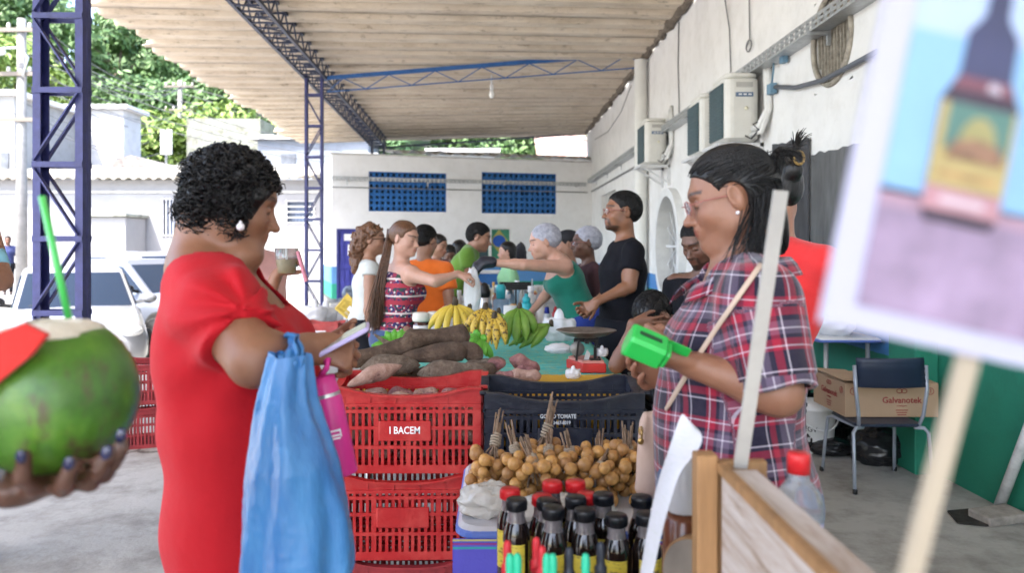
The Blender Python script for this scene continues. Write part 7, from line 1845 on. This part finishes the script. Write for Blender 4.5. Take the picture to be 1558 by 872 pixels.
f.garment('shirt', t, plaid, pr, .011, .0065, (), [(f.pel - V(0, 0, .055), V(0, 0, -1)), lambda p: .078 - np.linalg.norm((p - nc2)[:, :2], axis=1) - 9 * np.clip(nc2[2] - .06 - p[:, 2], 0, None), lambda p: (.034 + .30 * (p[:, 2] - nc2[2] + .09)) - np.abs((p - nc2) @ f.right) - 30 * np.clip(-(p - nc2) @ f.fwd, 0, None) - 9 * np.clip(nc2[2] - .11 - p[:, 2], 0, None)], pdisp, puv, 1)
# collar and cuff as turned cloth
def ringstrip(name, pts, w, tilt, mat, par, uvscale=1.):
    pts = np.array(pts); n = len(pts); ctr = pts.mean(0); out = pts - ctr; out[:, 2] = 0; out /= np.linalg.norm(out, axis=1, keepdims=True)
    rows = [pts + out * .004, pts + V(0, 0, 1) * w * .5 + out * .008, pts + V(0, 0, 1) * w * .62 + out * .016, pts + V(0, 0, 1) * w * .3 + out * tilt * .7, pts - V(0, 0, 1) * w * .25 + out * tilt]
    g_ = np.array(rows); v = g_.reshape(-1, 3); b = n
    fq = np.array([[i * b + j, i * b + j + 1, (i + 1) * b + j + 1, (i + 1) * b + j] for i in range(4) for j in range(n - 1)])
    uvv = np.stack([np.tile(np.linspace(0, .42, n), 5), np.repeat(np.linspace(0, .1, 5), n), np.zeros(5 * n)], 1)
    o = mesh_np(name, v, fq, mat, par, True, {'puv': ('FLOAT_VECTOR', uvv)}); md = o.modifiers.new('t', 'SOLIDIFY'); md.thickness = .0025
ga = np.linspace(R(-15), R(345), 40) * .88 + R(22)
ringstrip('collar', [nc2 + f.fwd * math.cos(q) * .098 * (1.05 if math.cos(q) > 0 else 1) + f.right * math.sin(q) * .088 + V(0, 0, -.035 - .05 * max(0, math.cos(q)) - .01 * math.cos(q)) for q in ga], .042, .040, plaid, t)
a_, e_, w_ = f.arms['L']; B = basis(e_ - a_); cc_ = a_ + (e_ - a_) * .86
cu = []
for k, (al, r) in enumerate(((-.035, .066), (-.03, .072), (.018, .073), (.022, .067), (.018, .060))):
    cu.append([cc_ + B[:, 1] * (al + .004 * math.sin(q * 3)) + (B[:, 0] * math.cos(q) + B[:, 2] * math.sin(q)) * r for q in np.linspace(0, 2 * PI, 40)])
cu = np.array(cu); fq = np.array([[i * 40 + j, i * 40 + j + 1, (i + 1) * 40 + j + 1, (i + 1) * 40 + j] for i in range(4) for j in range(39)])
mesh_np('cuff', cu.reshape(-1, 3), fq, plaid, t, True, {'puv': ('FLOAT_VECTOR', np.stack([np.tile(np.linspace(0, .45, 40), 5), np.repeat(np.linspace(.03, .09, 5), 40), np.zeros(200)], 1))})
f.trousers(t, denim, coarse=.014); f.shoe(t, shoem)
hd = f.head
hp = cap_prims(hd, .006) + [hd.e((0, -.070, .03), (.055, .045, .06), .03), hd.e((0, -.078, -.035), (.055, .036, .075), .03), hd.e((0, -.082, -.10), (.050, .030, .065), .03)]
fh = lambda p: (1 - np.sqrt(((hd.loc(p)[:, 1] - .112) / .094) ** 2 + ((hd.loc(p)[:, 2] + .017) / .095) ** 2)) * .08
ec = lambda p: (.033 - np.linalg.norm((hd.loc(p) - V(0, -.004, -.008)) * V(0, 1, .85), axis=1)) * hd.s
nk = lambda p: np.minimum(hd.loc(p)[:, 1] + .055, -.035 - hd.loc(p)[:, 2]) * hd.s
h1 = hair_solid(hd, hp, t, HB, res=.005, face=False, lump=.004, lscale=60, cuts=[fh, ec, nk])
knot = hd.w(0, -.125, .055)
fl = lambda p: fieldeval(hp, p)
d = rng.normal(size=(2600, 3)); d /= np.linalg.norm(d, axis=1, keepdims=True); w_ = hd.c + ((d * V(.084, .106, .091) + V(0, -.016, .036)) * hd.s) @ hd.R.T
ok = (np.maximum(np.maximum(fh(w_), ec(w_)), nk(w_)) < -.002); w_ = w_[ok]; ql = hd.loc(w_)
def flow(p, i):
    q = hd.loc(p); tk = (knot - p); tk /= np.linalg.norm(tk, axis=1, keepdims=True) + 1e-9; dn = np.tile(V(0, 0, -1) + hd.R @ V(0, -.4, 0), (len(p), 1)); m = np.clip((q[:, 2] - .0) / .03, 0, 1)[:, None]
    return tk * m + dn * (1 - m)
pth = strands(w_, flow(w_, 0), fl, 13, .0105, .0022, mom=.35, jitter=.10, flow=flow)
strand_mesh(pth, .0011, .0005, 'strands', HB, h1)
# loose tail and wisps
tl = []
for k in range(150):
    s0 = knot + rng.normal(0, .010, 3); e_ = P(1166 + rng.normal(0, 12), 395 + rng.normal(0, 16), 1.70 + rng.normal(0, .03)); m_ = P(1174 + rng.normal(0, 7), 318, 1.70 + rng.normal(0, .03)); q = np.linspace(0, 1, 12)[:, None]; tl.append((1 - q) ** 2 * s0 + 2 * q * (1 - q) * m_ + q * q * e_)
for k in range(80):
    s0 = knot + rng.normal(0, .009, 3); m_ = knot + V(.022, 0, .040) + rng.normal(0, .008, 3); e_ = knot + V(.050 + .012 * rng.random(), 0, .004) + rng.normal(0, .010, 3); q = np.linspace(0, 1, 12)[:, None]; tl.append((1 - q) ** 2 * s0 + 2 * q * (1 - q) * m_ + q * q * e_)
for k in range(12):
    s0 = hd.w(-.070, -.045 + rng.normal(0, .012), -.03); e_ = P(1112 + rng.normal(0, 8), 405 + rng.normal(0, 10), 1.62); m_ = P(1120 + rng.normal(0, 5), 355, 1.62); q = np.linspace(0, 1, 12)[:, None]; tl.append((1 - q) ** 2 * s0 + 2 * q * (1 - q) * m_ + q * q * e_)
for k in range(170):
    s0 = hd.w(-.055 + rng.normal(0, .008), -.072 + rng.normal(0, .012), -.01 + rng.normal(0, .015)); e_ = P(1150 + rng.normal(0, 13), 390 + rng.normal(0, 13), 1.635 + rng.normal(0, .012)); m_ = P(1152 + rng.normal(0, 7), 345, 1.625); q = np.linspace(0, 1, 12)[:, None]; tl.append((1 - q) ** 2 * s0 + 2 * q * (1 - q) * m_ + q * q * e_)
strand_mesh(np.array(tl), .0013, .0004, 'ponytail', HB, h1)
glasses(hd, t, glassf)
mb = MB(); mb.ball(hd.w(-.080, -.004, -.042), .0045, 10, 8); mb.build('earring', M('pearl'), t)
mb = MB(); mb.tube([nc2 + f.fwd * math.cos(q) * .070 + f.right * math.sin(q) * .062 + V(0, 0, -.002 - .055 * math.cos(q)) for q in np.linspace(-2.2, 2.2, 30)], .0014, 5); mb.ball(nc2 + f.fwd * .074 + V(0, 0, -.060), .006, 8, 6); mb.build('necklace', M('gold_chain', (.50, .33, .12), .3, metal=.7), t)
# scoop, strap bag
sc_ = thing('scoop', 'bright green plastic scoop with a slot held by the woman in plaid', 'scoop', P(975, 530, 1.47)); gm = M('bright_green_plastic', (.02, .40, .065), .35, var=.03, bump=.02)
A = P(963, 521, 1.47); B = P(1005, 539, 1.47); dx = unit(B - A); up_ = unit(np.cross(dx, V(0, 1, 0))); up_ = up_ if up_[2] > 0 else -up_
up_ = unit(up_ * math.cos(R(38)) + V(0, -1, 0) * math.sin(R(38))); up_ = unit(up_ - dx * np.dot(up_, dx)); Bq = np.stack([np.cross(up_, dx), up_, dx], 1)
mb = MB(); oc = [(x * .84, y * .84) for x, y in ((-.030, .026), (-.022, .034), (.022, .034), (.030, .026), (.030, -.018), (.012, -.036), (-.012, -.036), (-.030, -.018))]
mb.prism(oc, -.012, np.linalg.norm(B - A) + .004, (A, Bq)); mb.prism([(x * .8, y * .8) for x, y in oc], np.linalg.norm(B - A) + .004, np.linalg.norm(B - A) + .014, (A, Bq)); mb.build('scoop_bowl', gm, sc_, bevel=.006)
mb = MB(); mb.box(A + dx * np.linalg.norm(B - A) * .42 + up_ * .029, (.008, .003, .044), Bq); mb.build('slot', M('dark_slot', (.01, .05, .02), .6), sc_)
mb = MB(); mb.rbox(P(1030, 530, 1.50), (.052, .014, .024), .005, np.stack([dx, V(0, 1, 0), up_], 1)); mb.build('handle', gm, sc_)
lb_ = thing('handbag', 'small beige leather bag with round top knob and gold charm hanging by the plaid shirt', 'handbag', P(990, 755, 1.98)); bm = M('beige_leather', (.50, .36, .29), .55, var=.08, bump=.15, bs=50)
cb_ = P(990, 690, 1.98); v_, f_ = build_sdf([ecap(cb_ - V(0, 0, .085), cb_ + V(-.004, 0, .075), (1, 0, 0), .040, .03, .026, .018, .02), ell(P(990, 634, 1.98), (.017, .017, .017), None, .01)], .004, (), 0, (), lambda p: .004 * np.sin((p[:, 0] - cb_[0]) * 190 + 2) * np.clip((p[:, 2] - cb_[2]) / .08, 0, 1) + .004 * vnoise(p, 20, 2)); mesh_np('pouch', v_, f_, bm, lb_)
mb = MB(); c = P(975, 672, 1.94); mb.ball(c, (.008, .004, .009), 10, 8); mb.tube([c + V(0, 0, .03), c + V(.003, 0, .018), c], .0028, 5); mb.tube([c + V(.004 * math.cos(q), 0, .026 + .010 * math.sin(q)) for q in np.linspace(0, 6.3, 14)], .002, 4); mb.build('charm', M('gold_chain'), lb_)
sp_ = PWpr; pth = []
for k in range(26):
    u = k / 25; px, py = 1158 - 148 * u - 15 * math.sin(u * PI), 402 + 228 * u + 16 * math.sin(u * PI); Ys = np.linspace(1.35, 1.95, 240); pp = np.array([P(px, py, y) for y in Ys]); dd = fieldeval(sp_, pp, .011); hit = np.argmax(dd < .012); pth.append(pp[hit] if dd.min() < .012 else P(px, py, 1.9))
pth.append(P(1002, 634, 1.95)); pth = np.array(pth)
for _ in range(2): pth[1:-1] = (pth[:-2] + pth[1:-1] * 2 + pth[2:]) / 4
gr = np.stack([fieldeval(sp_, pth + V(*(.004 * (a == b) for b in range(3)))) - fieldeval(sp_, pth - V(*(.004 * (a == b) for b in range(3)))) for a in range(3)], 1); gr[:, 1] -= .004; gr /= np.linalg.norm(gr, axis=1, keepdims=True); tg = np.gradient(pth, axis=0); sd = np.cross(tg, gr); sd /= np.linalg.norm(sd, axis=1, keepdims=True)
for _ in range(4): sd[1:-1] = (sd[:-2] + sd[1:-1] * 2 + sd[2:]) / 4
mb = MB(); mb.grid(np.stack([pth + gr * o_ + sd * w_ for w_, o_ in ((-.0052, .001), (-.0042, .0028), (0, .0034), (.0042, .0028), (.0052, .001))], 1)); o = mb.build('strap', M('cream_strap', (.46, .35, .27), .6, var=.06), lb_); o.modifiers.new('t', 'SOLIDIFY').thickness = .002

# ---- everyone behind
def tufts(h, prims, par, mat, n, ln=6, r=.0016, step=.008):
    d = rng.normal(size=(n * 2, 3)); d /= np.linalg.norm(d, axis=1, keepdims=True); q = d * V(.084, .106, .09) + V(0, -.018, .037)
    q = q[(q[:, 1] < .02 + .9 * np.maximum(0, q[:, 2] - .045)) & (q[:, 2] > -.02 - .25 * (q[:, 1] < -.03) * .1)][:n]; w = h.c + (q * h.s) @ h.R.T
    fl = lambda p: fieldeval(prims, p); f0 = fl(w); w = w[np.abs(f0) < .02]
    pth = strands(w, rng.normal(size=w.shape), fl, ln, step, .003, mom=.75, jitter=.5, flow=lambda p, i: np.tile(V(0, 0, -.5) + h.R @ V(0, .5, 0), (len(p), 1)))
    strand_mesh(pth, r, r * .4, 'tufts', mat, par)
def bg(label, Y, px, hd_px, fwd, H, sk, hair, top, bottom, arms=(), headf=None, g=1., lean=0., coarse=.014, fine=.007, tank=False, sleeve=.5, fold=.014, hairkind='short', tint=None, pel=None, neck=None, glass=None, legs=True, hem=None, bottomt=1., seed=1, headup=None, zg=0., extra=None, **kw):
    b = P(px, 0, Y)
    hc = P(hd_px[0], hd_px[1], Y) if hd_px else None
    f = Fig(b[[0, 1]], fwd, H, g, lean, headc=hc, headf=headf, headup=headup, pel=pel, neck=neck if neck is not None else (hc - V(0, 0, .102 * H * 1.06) - unit(np.array([*(headf or fwd)[:2], 0])) * .03 if hc is not None and not lean else None), **kw)
    done = []
    for n, *q in arms: f.arm(n, *q); done.append(n)
    for n in ('R', 'L'):
        if n not in done: f.rest_arm(n)
    t = person(label, f, sk)
    f.body(t, sk, coarse, fine, tint=tint or dict(iris=True))
    f.top(t, top, sleeve, hem=hem, tank=tank, neckdrop=.085 if tank else -.015, coarse=coarse * .8, fold=fold, seed=seed)
    if legs: f.trousers(t, bottom, coarse=coarse, t=bottomt); f.shoe(t, shoem, coarse)
    h = f.head; hm = hair
    kb = lambda p: np.minimum(h.loc(p)[:, 1] + .02, -.06 - h.loc(p)[:, 2]) * h.s
    if hairkind == 'short':
        sp = [h.e((0, -.016, .037), (.080, .102, .087), .02), h.e((0, -.045, .0), (.072, .068, .062), .03)]
        ho = hair_solid(h, sp, t, hm, res=fine, lump=.005, lscale=60, short=True); tufts(h, sp, ho, hm, 500)
    elif hairkind == 'net':
        hair_solid(h, [h.e((0, -.030, .038), (.086, .108, .092), .02), h.e((0, -.06, .0), (.078, .07, .06), .03)], t, hm, 'hairnet', fine, (.070, .045), .006, 50)
    elif hairkind == 'cap':
        hair_solid(h, cap_prims(h, .006)[:1], t, HB, res=fine); hair_solid(h, [h.e((0, -.014, .048), (.083, .105, .078), .02)], t, hm, 'cap', fine, False, cuts=[(h.w(0, 0, .032), -h.R[:, 2])])
        mb = MB(); mb.grid(np.array([[h.w(math.sin(a) * .07, .06 + math.cos(a) * r, .040 - (r - .02) * .25) for a in np.linspace(-1.3, 1.3, 12)] for r in (.02, .06, .10)])); o = mb.build('cap_brim', hm, t); o.modifiers.new('t', 'SOLIDIFY').thickness = .004
    elif hairkind == 'bun': hair_solid(h, cap_prims(h, .006)[:1] + [h.e((0, -.05, -.01), (.066, .06, .06), .03), h.e((0, -.115, .045), (.035, .035, .035), .015)], t, hm, res=fine, lump=.004)
    elif hairkind == 'long': hair_solid(h, cap_prims(h, .010) + [h.e((0, -.07, -.10), (.075, .04, .13), .04), h.e((0, -.075, -.22), (.06, .03, .10), .04)], t, hm, res=fine, lump=.006, aniso=(1, 1, .3))
    elif hairkind == 'curly': hair_solid(h, cap_prims(h, .008) + [h.e((0, -.085, .02), (.06, .05, .06), .03), h.e((0, -.11, -.10), (.07, .05, .12), .04), h.e((0, -.10, -.20), (.055, .045, .09), .04)], t, hm, res=fine * .85, lump=.035, lscale=38)
    elif hairkind == 'tail': hair_solid(h, cap_prims(h, .006)[:1] + [h.e((0, -.05, .0), (.066, .06, .06), .03), h.e((0, -.105, .03), (.026, .03, .03), .02)], t, hm, res=fine, lump=.003)
    if glass: glasses(h, t, glassf if glass is True else sung, None if glass is True else sung, th=.002)
    if extra: extra(f, t)
    return f, t
tee = lambda n, c: cloth(n, c)
orange = tee('orange_tee', (.72, .15, .02)); blk = tee('black_tee', (.004, .004, .007)); grey = tee('grey_vest', (.50, .52, .50)); pinkt = tee('pink_blouse', (.62, .34, .32)); olive = tee('green_tee', (.12, .24, .035)); emer = tee('emerald_tank', (.012, .15, .105)); brownt = tee('brown_shirt', (.055, .025, .03)); bluet = tee('blue_tee', (.10, .30, .60)); ltg = tee('light_green_top', (.28, .55, .30)); redt = tee('red_tee', (.60, .03, .03)); palet = tee('pale_trousers', (.42, .44, .38))
pt = G('printed_top', .8); o = pt.coord(); x, y, z = pt.xyz(o); nb = pt.noise(o, 20, 2); vr = pt.n('TexVoronoi'); vr.inputs['Scale'].default_value = 34; pt.l(o, vr.inputs['Vector'])
c = pt.ramp(nb, [(.40, (.02, .015, .09)), (.46, (.30, .02, .05)), (.53, (.02, .02, .05)), (.62, (.02, .05, .03))], True); c = pt.mix(pt.math('LESS_THAN', vr.outputs['Distance'], .26), c, (.55, .50, .48))
c = pt.mix(pt.math('LESS_THAN', pt.math('FRACT', pt.math('MULTIPLY', z, 9.)), .10), c, (.62, .52, .50)); c = pt.mix(pt.math('LESS_THAN', pt.math('FRACT', pt.math('ADD', pt.math('MULTIPLY', z, 9.), .45)), .25), c, (.32, .02, .04)); pt.col(c); pt = pt.m
# ponytail woman reaching over the table
def tailx(f, t):
    tl = []; s0 = f.head.w(0, -.12, .03)
    for k in range(240):
        e = P(571 + rng.normal(0, 6), 498 + rng.normal(0, 8), 5.12 + rng.normal(0, .03)); m1 = P(590 + rng.normal(0, 4), 372, 5.12); m2 = P(576 + rng.normal(0, 6), 430, 5.1); q = np.linspace(0, 1, 12)[:, None]
        tl.append((1 - q) ** 3 * (s0 + rng.normal(0, .008, 3)) + 3 * q * (1 - q) ** 2 * m1 + 3 * q * q * (1 - q) * m2 + q ** 3 * e)
    strand_mesh(np.array(tl), .005, .002, 'ponytail', HBr, t)
bg('woman with a long brown ponytail in a printed top reaching across the table', 5.2, 602, (616, 363), (.86, .5), 1.62, S_pale, HBr, pt, denim, [('R', P(662, 428, 4.98), P(697, 417, 5.05), dict(d=(.95, .1, -.15), n=(.1, .3, -.9), side=-1, curl=(30, 35, 40, 45)))], headf=(.86, -.45, -.15), hairkind='tail', tank=True, extra=tailx, bust=.9, hem=-.02, g=1.05, tint=dict(lash=True))
bg('woman with long brown curls, dark sunglasses and a pale grey vest', 5.9, 560, (566, 364), (.95, .25), 1.64, S_tan, HC, grey, bdenim, headf=(.98, .05, -.03), hairkind='curly', sleeve=.1, glass='sun', hem=-.03, fold=.005)
bg('man in a plain orange tee seen from behind at the table', 6.3, 652, (648, 366), (.35, .95), 1.68, S_tan, HS, orange, bdenim, headf=(.6, .8, -.2), hairkind='short', g=1.2)
bg('woman with dark hair in a bun looking down behind the orange tee', 8.3, 668, (668, 373), (.9, -.4), 1.58, S_tan, HB, tee('dark_top', (.06, .03, .05)), bdenim, headf=(.8, -.5, -.3), hairkind='bun', coarse=.018, fine=.010)
bg('dark haired woman in a dark flowered dress between the orange and green tees', 8.8, 686, (684, 388), (.2, -1), 1.50, S_dark, HB, tee('flower_dress', (.07, .035, .09)), bdenim, headf=(.2, -.9, -.4), hairkind='long', coarse=.018, fine=.010)
bg('woman with loose black hair in a peach top far behind the green tee', 9.4, 702, (700, 380), (.5, .85), 1.60, S_tan, HB, tee('peach_top', (.60, .25, .14)), bdenim, hairkind='long', coarse=.018, fine=.010)
bg('man in a green tee leaning over the table toward the right', 7.0, 698, (729, 361), (1, -.05), 1.72, S_tan, HS, olive, bdenim, [('R', P(716, 420, 6.85), P(728, 432, 6.9), dict(d=(.8, .2, -.4), n=(0, 0, -1), side=-1))], headf=(.95, -.1, -.25), hairkind='short', pel=P(686, 455, 7.0), neck=P(717, 379, 7.0), coarse=.015)
bg('woman with long black hair in a light green top facing left at the far table', 9.0, 775, (771, 383), (-1, -.15), 1.55, S_pale, HB, ltg, bdenim, headf=(-1, -.1, -.05), hairkind='long', coarse=.018, fine=.010)
bagblob('backpack', 'dark checked backpack beside the woman in the light green top', P(792, 388, 9.2), (.07, .09, .14), 60, tee('checked_bag', (.05, .05, .06)), 'backpack', knot=False)
# hairnet woman in green tank
f, t = bg('woman in an emerald tank top and hairnet stretching out a black gloved arm', 5.6, 895, (826, 368), (-1, -.12), 1.66, S_pale, netm, emer, cloth('blue_jeans', (.02, .04, .22), .4), [('L', P(796, 403, 5.28), P(741, 399, 5.25), dict(d=(-.95, 0, -.2), n=(0, .3, -.9), side=1, curl=(45, 45, 45, 45))), ('R', P(834, 445, 5.75), P(806, 478, 5.65), dict(d=(-.5, 0, -.8), n=(-.5, 0, .3), side=1))], headf=(-.97, -.15, -.22), hairkind='net', tank=True, pel=P(884, 486, 5.6), neck=P(848, 393, 5.6), bust=.9, g=1.1, fold=.005, tint=dict(lash=True))
gl = [q.re() for q in f.P if q.tag == 'handL'] + [capsule(P(748, 399, 5.25), P(736, 399, 5.25), .034, .036, .02)]
v_, f_ = build_sdf(gl, .008, (), .006); mesh_np('glove', v_, f_, M('black_nitrile', (.014, .015, .025), .4), t)
bg('woman with a hairnet and clear glasses in a dark brown shirt', 5.95, 906, (890, 369), (-1, -.15), 1.62, S_dark, netm, brownt, bdenim, headf=(-.97, -.2, -.05), hairkind='net', sleeve=.95, glass=True)
bg('man in a black cap and light blue tee behind the hairnet women', 6.7, 872, (862, 372), (-1, 0), 1.66, S_tan, M('black_cap_cloth', (.012, .012, .016), .8), bluet, bdenim, headf=(-1, -.05, -.1), hairkind='cap')
hh_ = dict(d=(-.75, .15, -.5), n=(.3, .6, -.3), side=1, curl=(45, 48, 50, 55), s=.92)
bg('tall man with glasses and short beard in a black tee, hands clasped', 5.0, 944, (946, 322), (-1, -.1), 1.79, S_red, HS, blk, bdenim, [('L', P(958, 436, 4.78), P(908, 459, 4.72), hh_), ('R', P(930, 440, 5.2), P(902, 466, 4.86), dict(d=(-.7, -.3, -.4), n=(0, -.7, .3), side=1, curl=(35, 35, 35, 35)))], headf=(-.98, -.12, .05), hairkind='short', glass=True, coarse=.012, fine=.0055, g=1.1, tint=dict(beard=.9, iris=True))
# boy resting his head
hb = P(938, 556, 3.50); wb_ = P(964, 494, 3.48)
bg('boy resting his head on his hand at the end of the fruit table', 3.72, 1035, (994, 482), (-.8, -.5), 1.35, S_boy, HB, redt, denim, [('R', hb, wb_, dict(d=(.92, .0, -.02), n=(.1, .75, .1), side=1, curl=(8, 6, 8, 12), spread=.10, s=.92))], headf=(-.55, -.45, -.75), headup=(-.75, -.4, .55), hairkind='short', pel=V(.95, 3.86, .46), neck=V(.84, 3.78, 1.03), coarse=.011, fine=.005, hs=1.16, arm=1.1)
st_ = thing('stool', 'low wooden stool under the boy', 'stool', (.95, 3.88, 0)); mb = MB(); mb.rbox((.95, 3.88, .36), (.34, .32, .04), .03); mb.build('seat', wood, st_)
for x in (-.13, .13):
    for y in (-.12, .12): mb = MB(); mb.bar((.95 + x, 3.88 + y, 0), (.95 + x, 3.88 + y, .34), .035); mb.build('leg', wood, st_)
bg('bearded man in a black tee looking down behind the plaid shirt', 4.1, 1088, (1064, 368), (-.75, -.6), 1.70, S_dark, HS, blk, bdenim, headf=(-.72, -.5, -.45), headup=(-.3, -.2, 1), hairkind='short', fine=.0055, tint=dict(beard=.9), g=1.05)
def clip(f, t):
    mb = MB(); c = f.head.w(.0, -.158, .075); mb.tube([c + f.head.R[:, 0] * .018 * math.cos(q) + V(0, 0, .022 * math.sin(q)) for q in np.linspace(0, 6.3, 16)], .005, 6); mb.build('hair_clip', M('gold_chain'), t)
    tl = [];
    for k in range(40): e = f.head.w(.02 + .05 * rng.random(), -.12 + rng.normal(0, .02), .16 + rng.normal(0, .02)); s0 = f.head.w(0, -.13, .08); q = np.linspace(0, 1, 8)[:, None]; tl.append(s0 * (1 - q) + e * q + V(0, 0, .02) * np.sin(q * PI))
    strand_mesh(np.array(tl), .002, .0008, 'loose_hair', HB, t)
bg('woman in a red tee, black hair pinned up by a gold clip', 2.75, 1152, (1178, 292), (.80, .60), 1.64, S_tan, HB, redt, palet, headf=(-.25, .95, -.2), hairkind='bun', fine=.0055, hip=.8, g=.95, extra=clip, bottomt=.6, arms=[('R', V(1.02, 2.98, 1.05), V(.92, 3.16, 1.1), dict(d=(-.6, .8, 0), n=(0, 0, -1), side=-1)), ('L', V(.80, 2.98, 1.05), V(.84, 3.16, 1.1), dict(d=(.3, .9, 0), n=(0, 0, -1), side=1))])
# pink woman with cup
f, t = bg('woman in a pink blouse holding up a small cup behind the red dress', 3.40, 378, (366, 322), (.75, -.6), 1.62, S_red, HB, pinkt, denim, [('L', P(400, 470, 3.25), P(421, 419, 3.28), dict(d=(.5, -.05, .75), n=(.8, .1, -.5), side=-1, curl=(40, 42, 45, 50), thumb=(.5, .2, .8)))], hairkind='long', fine=.006, g=1.2, sleeve=.9)
lathething('juice_cup', 'small clear cup half full of yellow drink held behind the red dress', 'cup', P(436, 415, 3.24), [('drink', [(.001, 0), (.034, 0), (.042, .055), (.001, .055)], M('yellow_drink', (.42, .30, .06), .3, var=.2)), ('cup_wall', [(.036, -.001), (.044, .056), (.048, .10)], M('clear_cup', (.7, .72, .72), .1, trans=.85, var=0)), ('drinking_straw', [(.003, .03), (.003, .15)], white_plastic)])
mb = MB(); A = P(453, 383, 3.22); B = P(466, 428, 3.22); mb.rbox((A + B) / 2, (.022, .014, .13), .006, basis(B - A)[:, [0, 2, 1]]); tag(mb.build('phone_pouch', M('pink_pouch', (.55, .20, .26), .5)), 'narrow pink pouch dangling from the hand with the cup', 'pouch')
# person cut by the left edge, far man, coconut holder
def band_(f, t):
    a, el, wr = f.arms['R']; mb = MB(); d = unit(el - a); B = basis(d); mb.tube([el - d * .13, el - d * .06], .052, 16); mb.build('arm_band', M('sky_blue_cloth', (.25, .55, .68), .7), t)
bg('person at the left edge, bent elbow with sky blue band', 3.5, -88, None, (1, -.12), 1.72, S_tan, HB, tee('navy_tee', (.03, .04, .08)), bdenim, [('R', P(2, 426, 3.35), P(-70, 395, 3.15), dict(d=(-.5, -.2, .7), n=(0, .5, .5), side=1), P(-26, 345, 3.42))], sleeve=.2, extra=band_, arm=1.15)
bg('man in dark clothes standing far off under the shelter at the left edge', 22.6, 12, None, (.5, -.8), 1.68, S_dark, HB, tee('dark_blue_shirt', (.03, .04, .12)), bdenim, coarse=.022, fine=.014)
# hand under the coconut
HX = V(-.98, .93, 0)
f = Fig(HX[:2], (1, .12), 1.66, 1.05); s0 = f.sh['R']; wr = P(-62, 742, .96)
f.arm('R', V(-.86, .72, .98), wr, None); f.rest_arm('L')
c0 = cc; hp = [ecap(wr, P(40, 735, .965), (0, 1, 0), .030, .020, .046, .018, .03, 'handR'), ecap(P(40, 735, .965), P(120, 728, .955), (.2, 1, 0), .046, .018, .040, .014, .03, 'handR')]
ds = [((52, 742, .905), (34, 726, .872), (38, 694, .862)), ((96, 744, .900), (100, 734, .868), (110, 704, .862)), ((136, 736, .905), (152, 716, .880), (166, 688, .878)), ((160, 722, .93), (182, 690, .915), (188, 662, .915))]
for d in ds:
    p = P(d[0][0] - 12, d[0][1] - 6, .95); r = .0115
    for q in d: q = P(*q); hp.append(capsule(p, q, r, r * .92, .006, 'handR')); p = q; r *= .92
hp.append(capsule(P(20, 735, .99), P(30, 705, 1.05), .014, .011, .01, 'handR'))
f.P += hp; f.zones.append((P(-60, 760, .85), P(210, 640, 1.02)))
t = person('person holding up the green coconut with dark fingers and navy painted nails', f, S_hand); f.body(t, S_hand, .016, .006); f.top(t, tee('teal_tee', (.05, .12, .14)), .5); f.trousers(t, bdenim, coarse=.018); f.shoe(t, shoem, .02)
for d in ds:
    q = P(*d[2]); p = P(*d[1]); dd = unit(q - p); mb = MB(); B = basis(dd, (0, -1, 0)); mb.ball(q + V(0, -.0075, 0) + dd * .001, (.0065, .0095, .0035), 10, 8, rot=B); mb.build('painted_nail', M('navy_nail', (.012, .014, .05), .2, coat=.5), t)
hair_solid(f.head, cap_prims(f.head, .008)[:1], t, HB, res=.008)
# bag passed between the two women
bagblob('plastic_bag', 'thin white plastic bag passed over the table between the two women', P(718, 447, 5.15), (.055, .045, .165), 71, wbag, knot=False)
# ------------------------------------------------------------------ camera and light
cam = bpy.data.cameras.new('camera'); co = bpy.data.objects.new('camera', cam); COL.objects.link(co)
co.location = (0, 0, CH); co.rotation_euler = (PI / 2, 0, 0)
cam.sensor_width = 36; cam.lens = 36 * F / 1558; cam.shift_x = (779 - CX) / 1558; cam.shift_y = -(436 - CY) / 1558
cam.clip_start = .05; cam.clip_end = 2000
cam.dof.use_dof = True; cam.dof.focus_distance = 2.9; cam.dof.aperture_fstop = 3.2
SC.camera = co
w = bpy.data.worlds.new('World'); SC.world = w; w.use_nodes = True
nt = w.node_tree; bg = nt.nodes['Background']; sky = nt.nodes.new('ShaderNodeTexSky'); sky.sky_type = 'NISHITA'; sky.sun_disc = False
SD = unit(V(-.42, -.62, 1.15))
el = math.asin(SD[2]); az = math.atan2(SD[0], SD[1])
sky.sun_elevation = el; sky.sun_rotation = az; sky.air_density = 1.0; sky.dust_density = 3.0; sky.ozone_density = 1.0
nt.links.new(sky.outputs[0], bg.inputs['Color']); bg.inputs['Strength'].default_value = .15
sl_ = bpy.data.lights.new('sun', 'SUN'); sl_.energy = 2.0; sl_.angle = R(.6); sl_.color = (1, .95, .87)
so = bpy.data.objects.new('sun', sl_); COL.objects.link(so)
so.rotation_euler = Vector(-SD).to_track_quat('-Z', 'Y').to_euler()
SC.view_settings.view_transform = 'Standard'; SC.view_settings.look = 'None'; SC.view_settings.exposure = 2.82; SC.view_settings.gamma = 1
SC.view_settings.use_curve_mapping = False
SC.cycles.use_denoising = True; SC.cycles.max_bounces = 8; SC.cycles.diffuse_bounces = 3; SC.cycles.transparent_max_bounces = 12
SC.cycles.sample_clamp_indirect = 8
SC.cycles.use_adaptive_sampling = True; SC.cycles.adaptive_threshold = .02
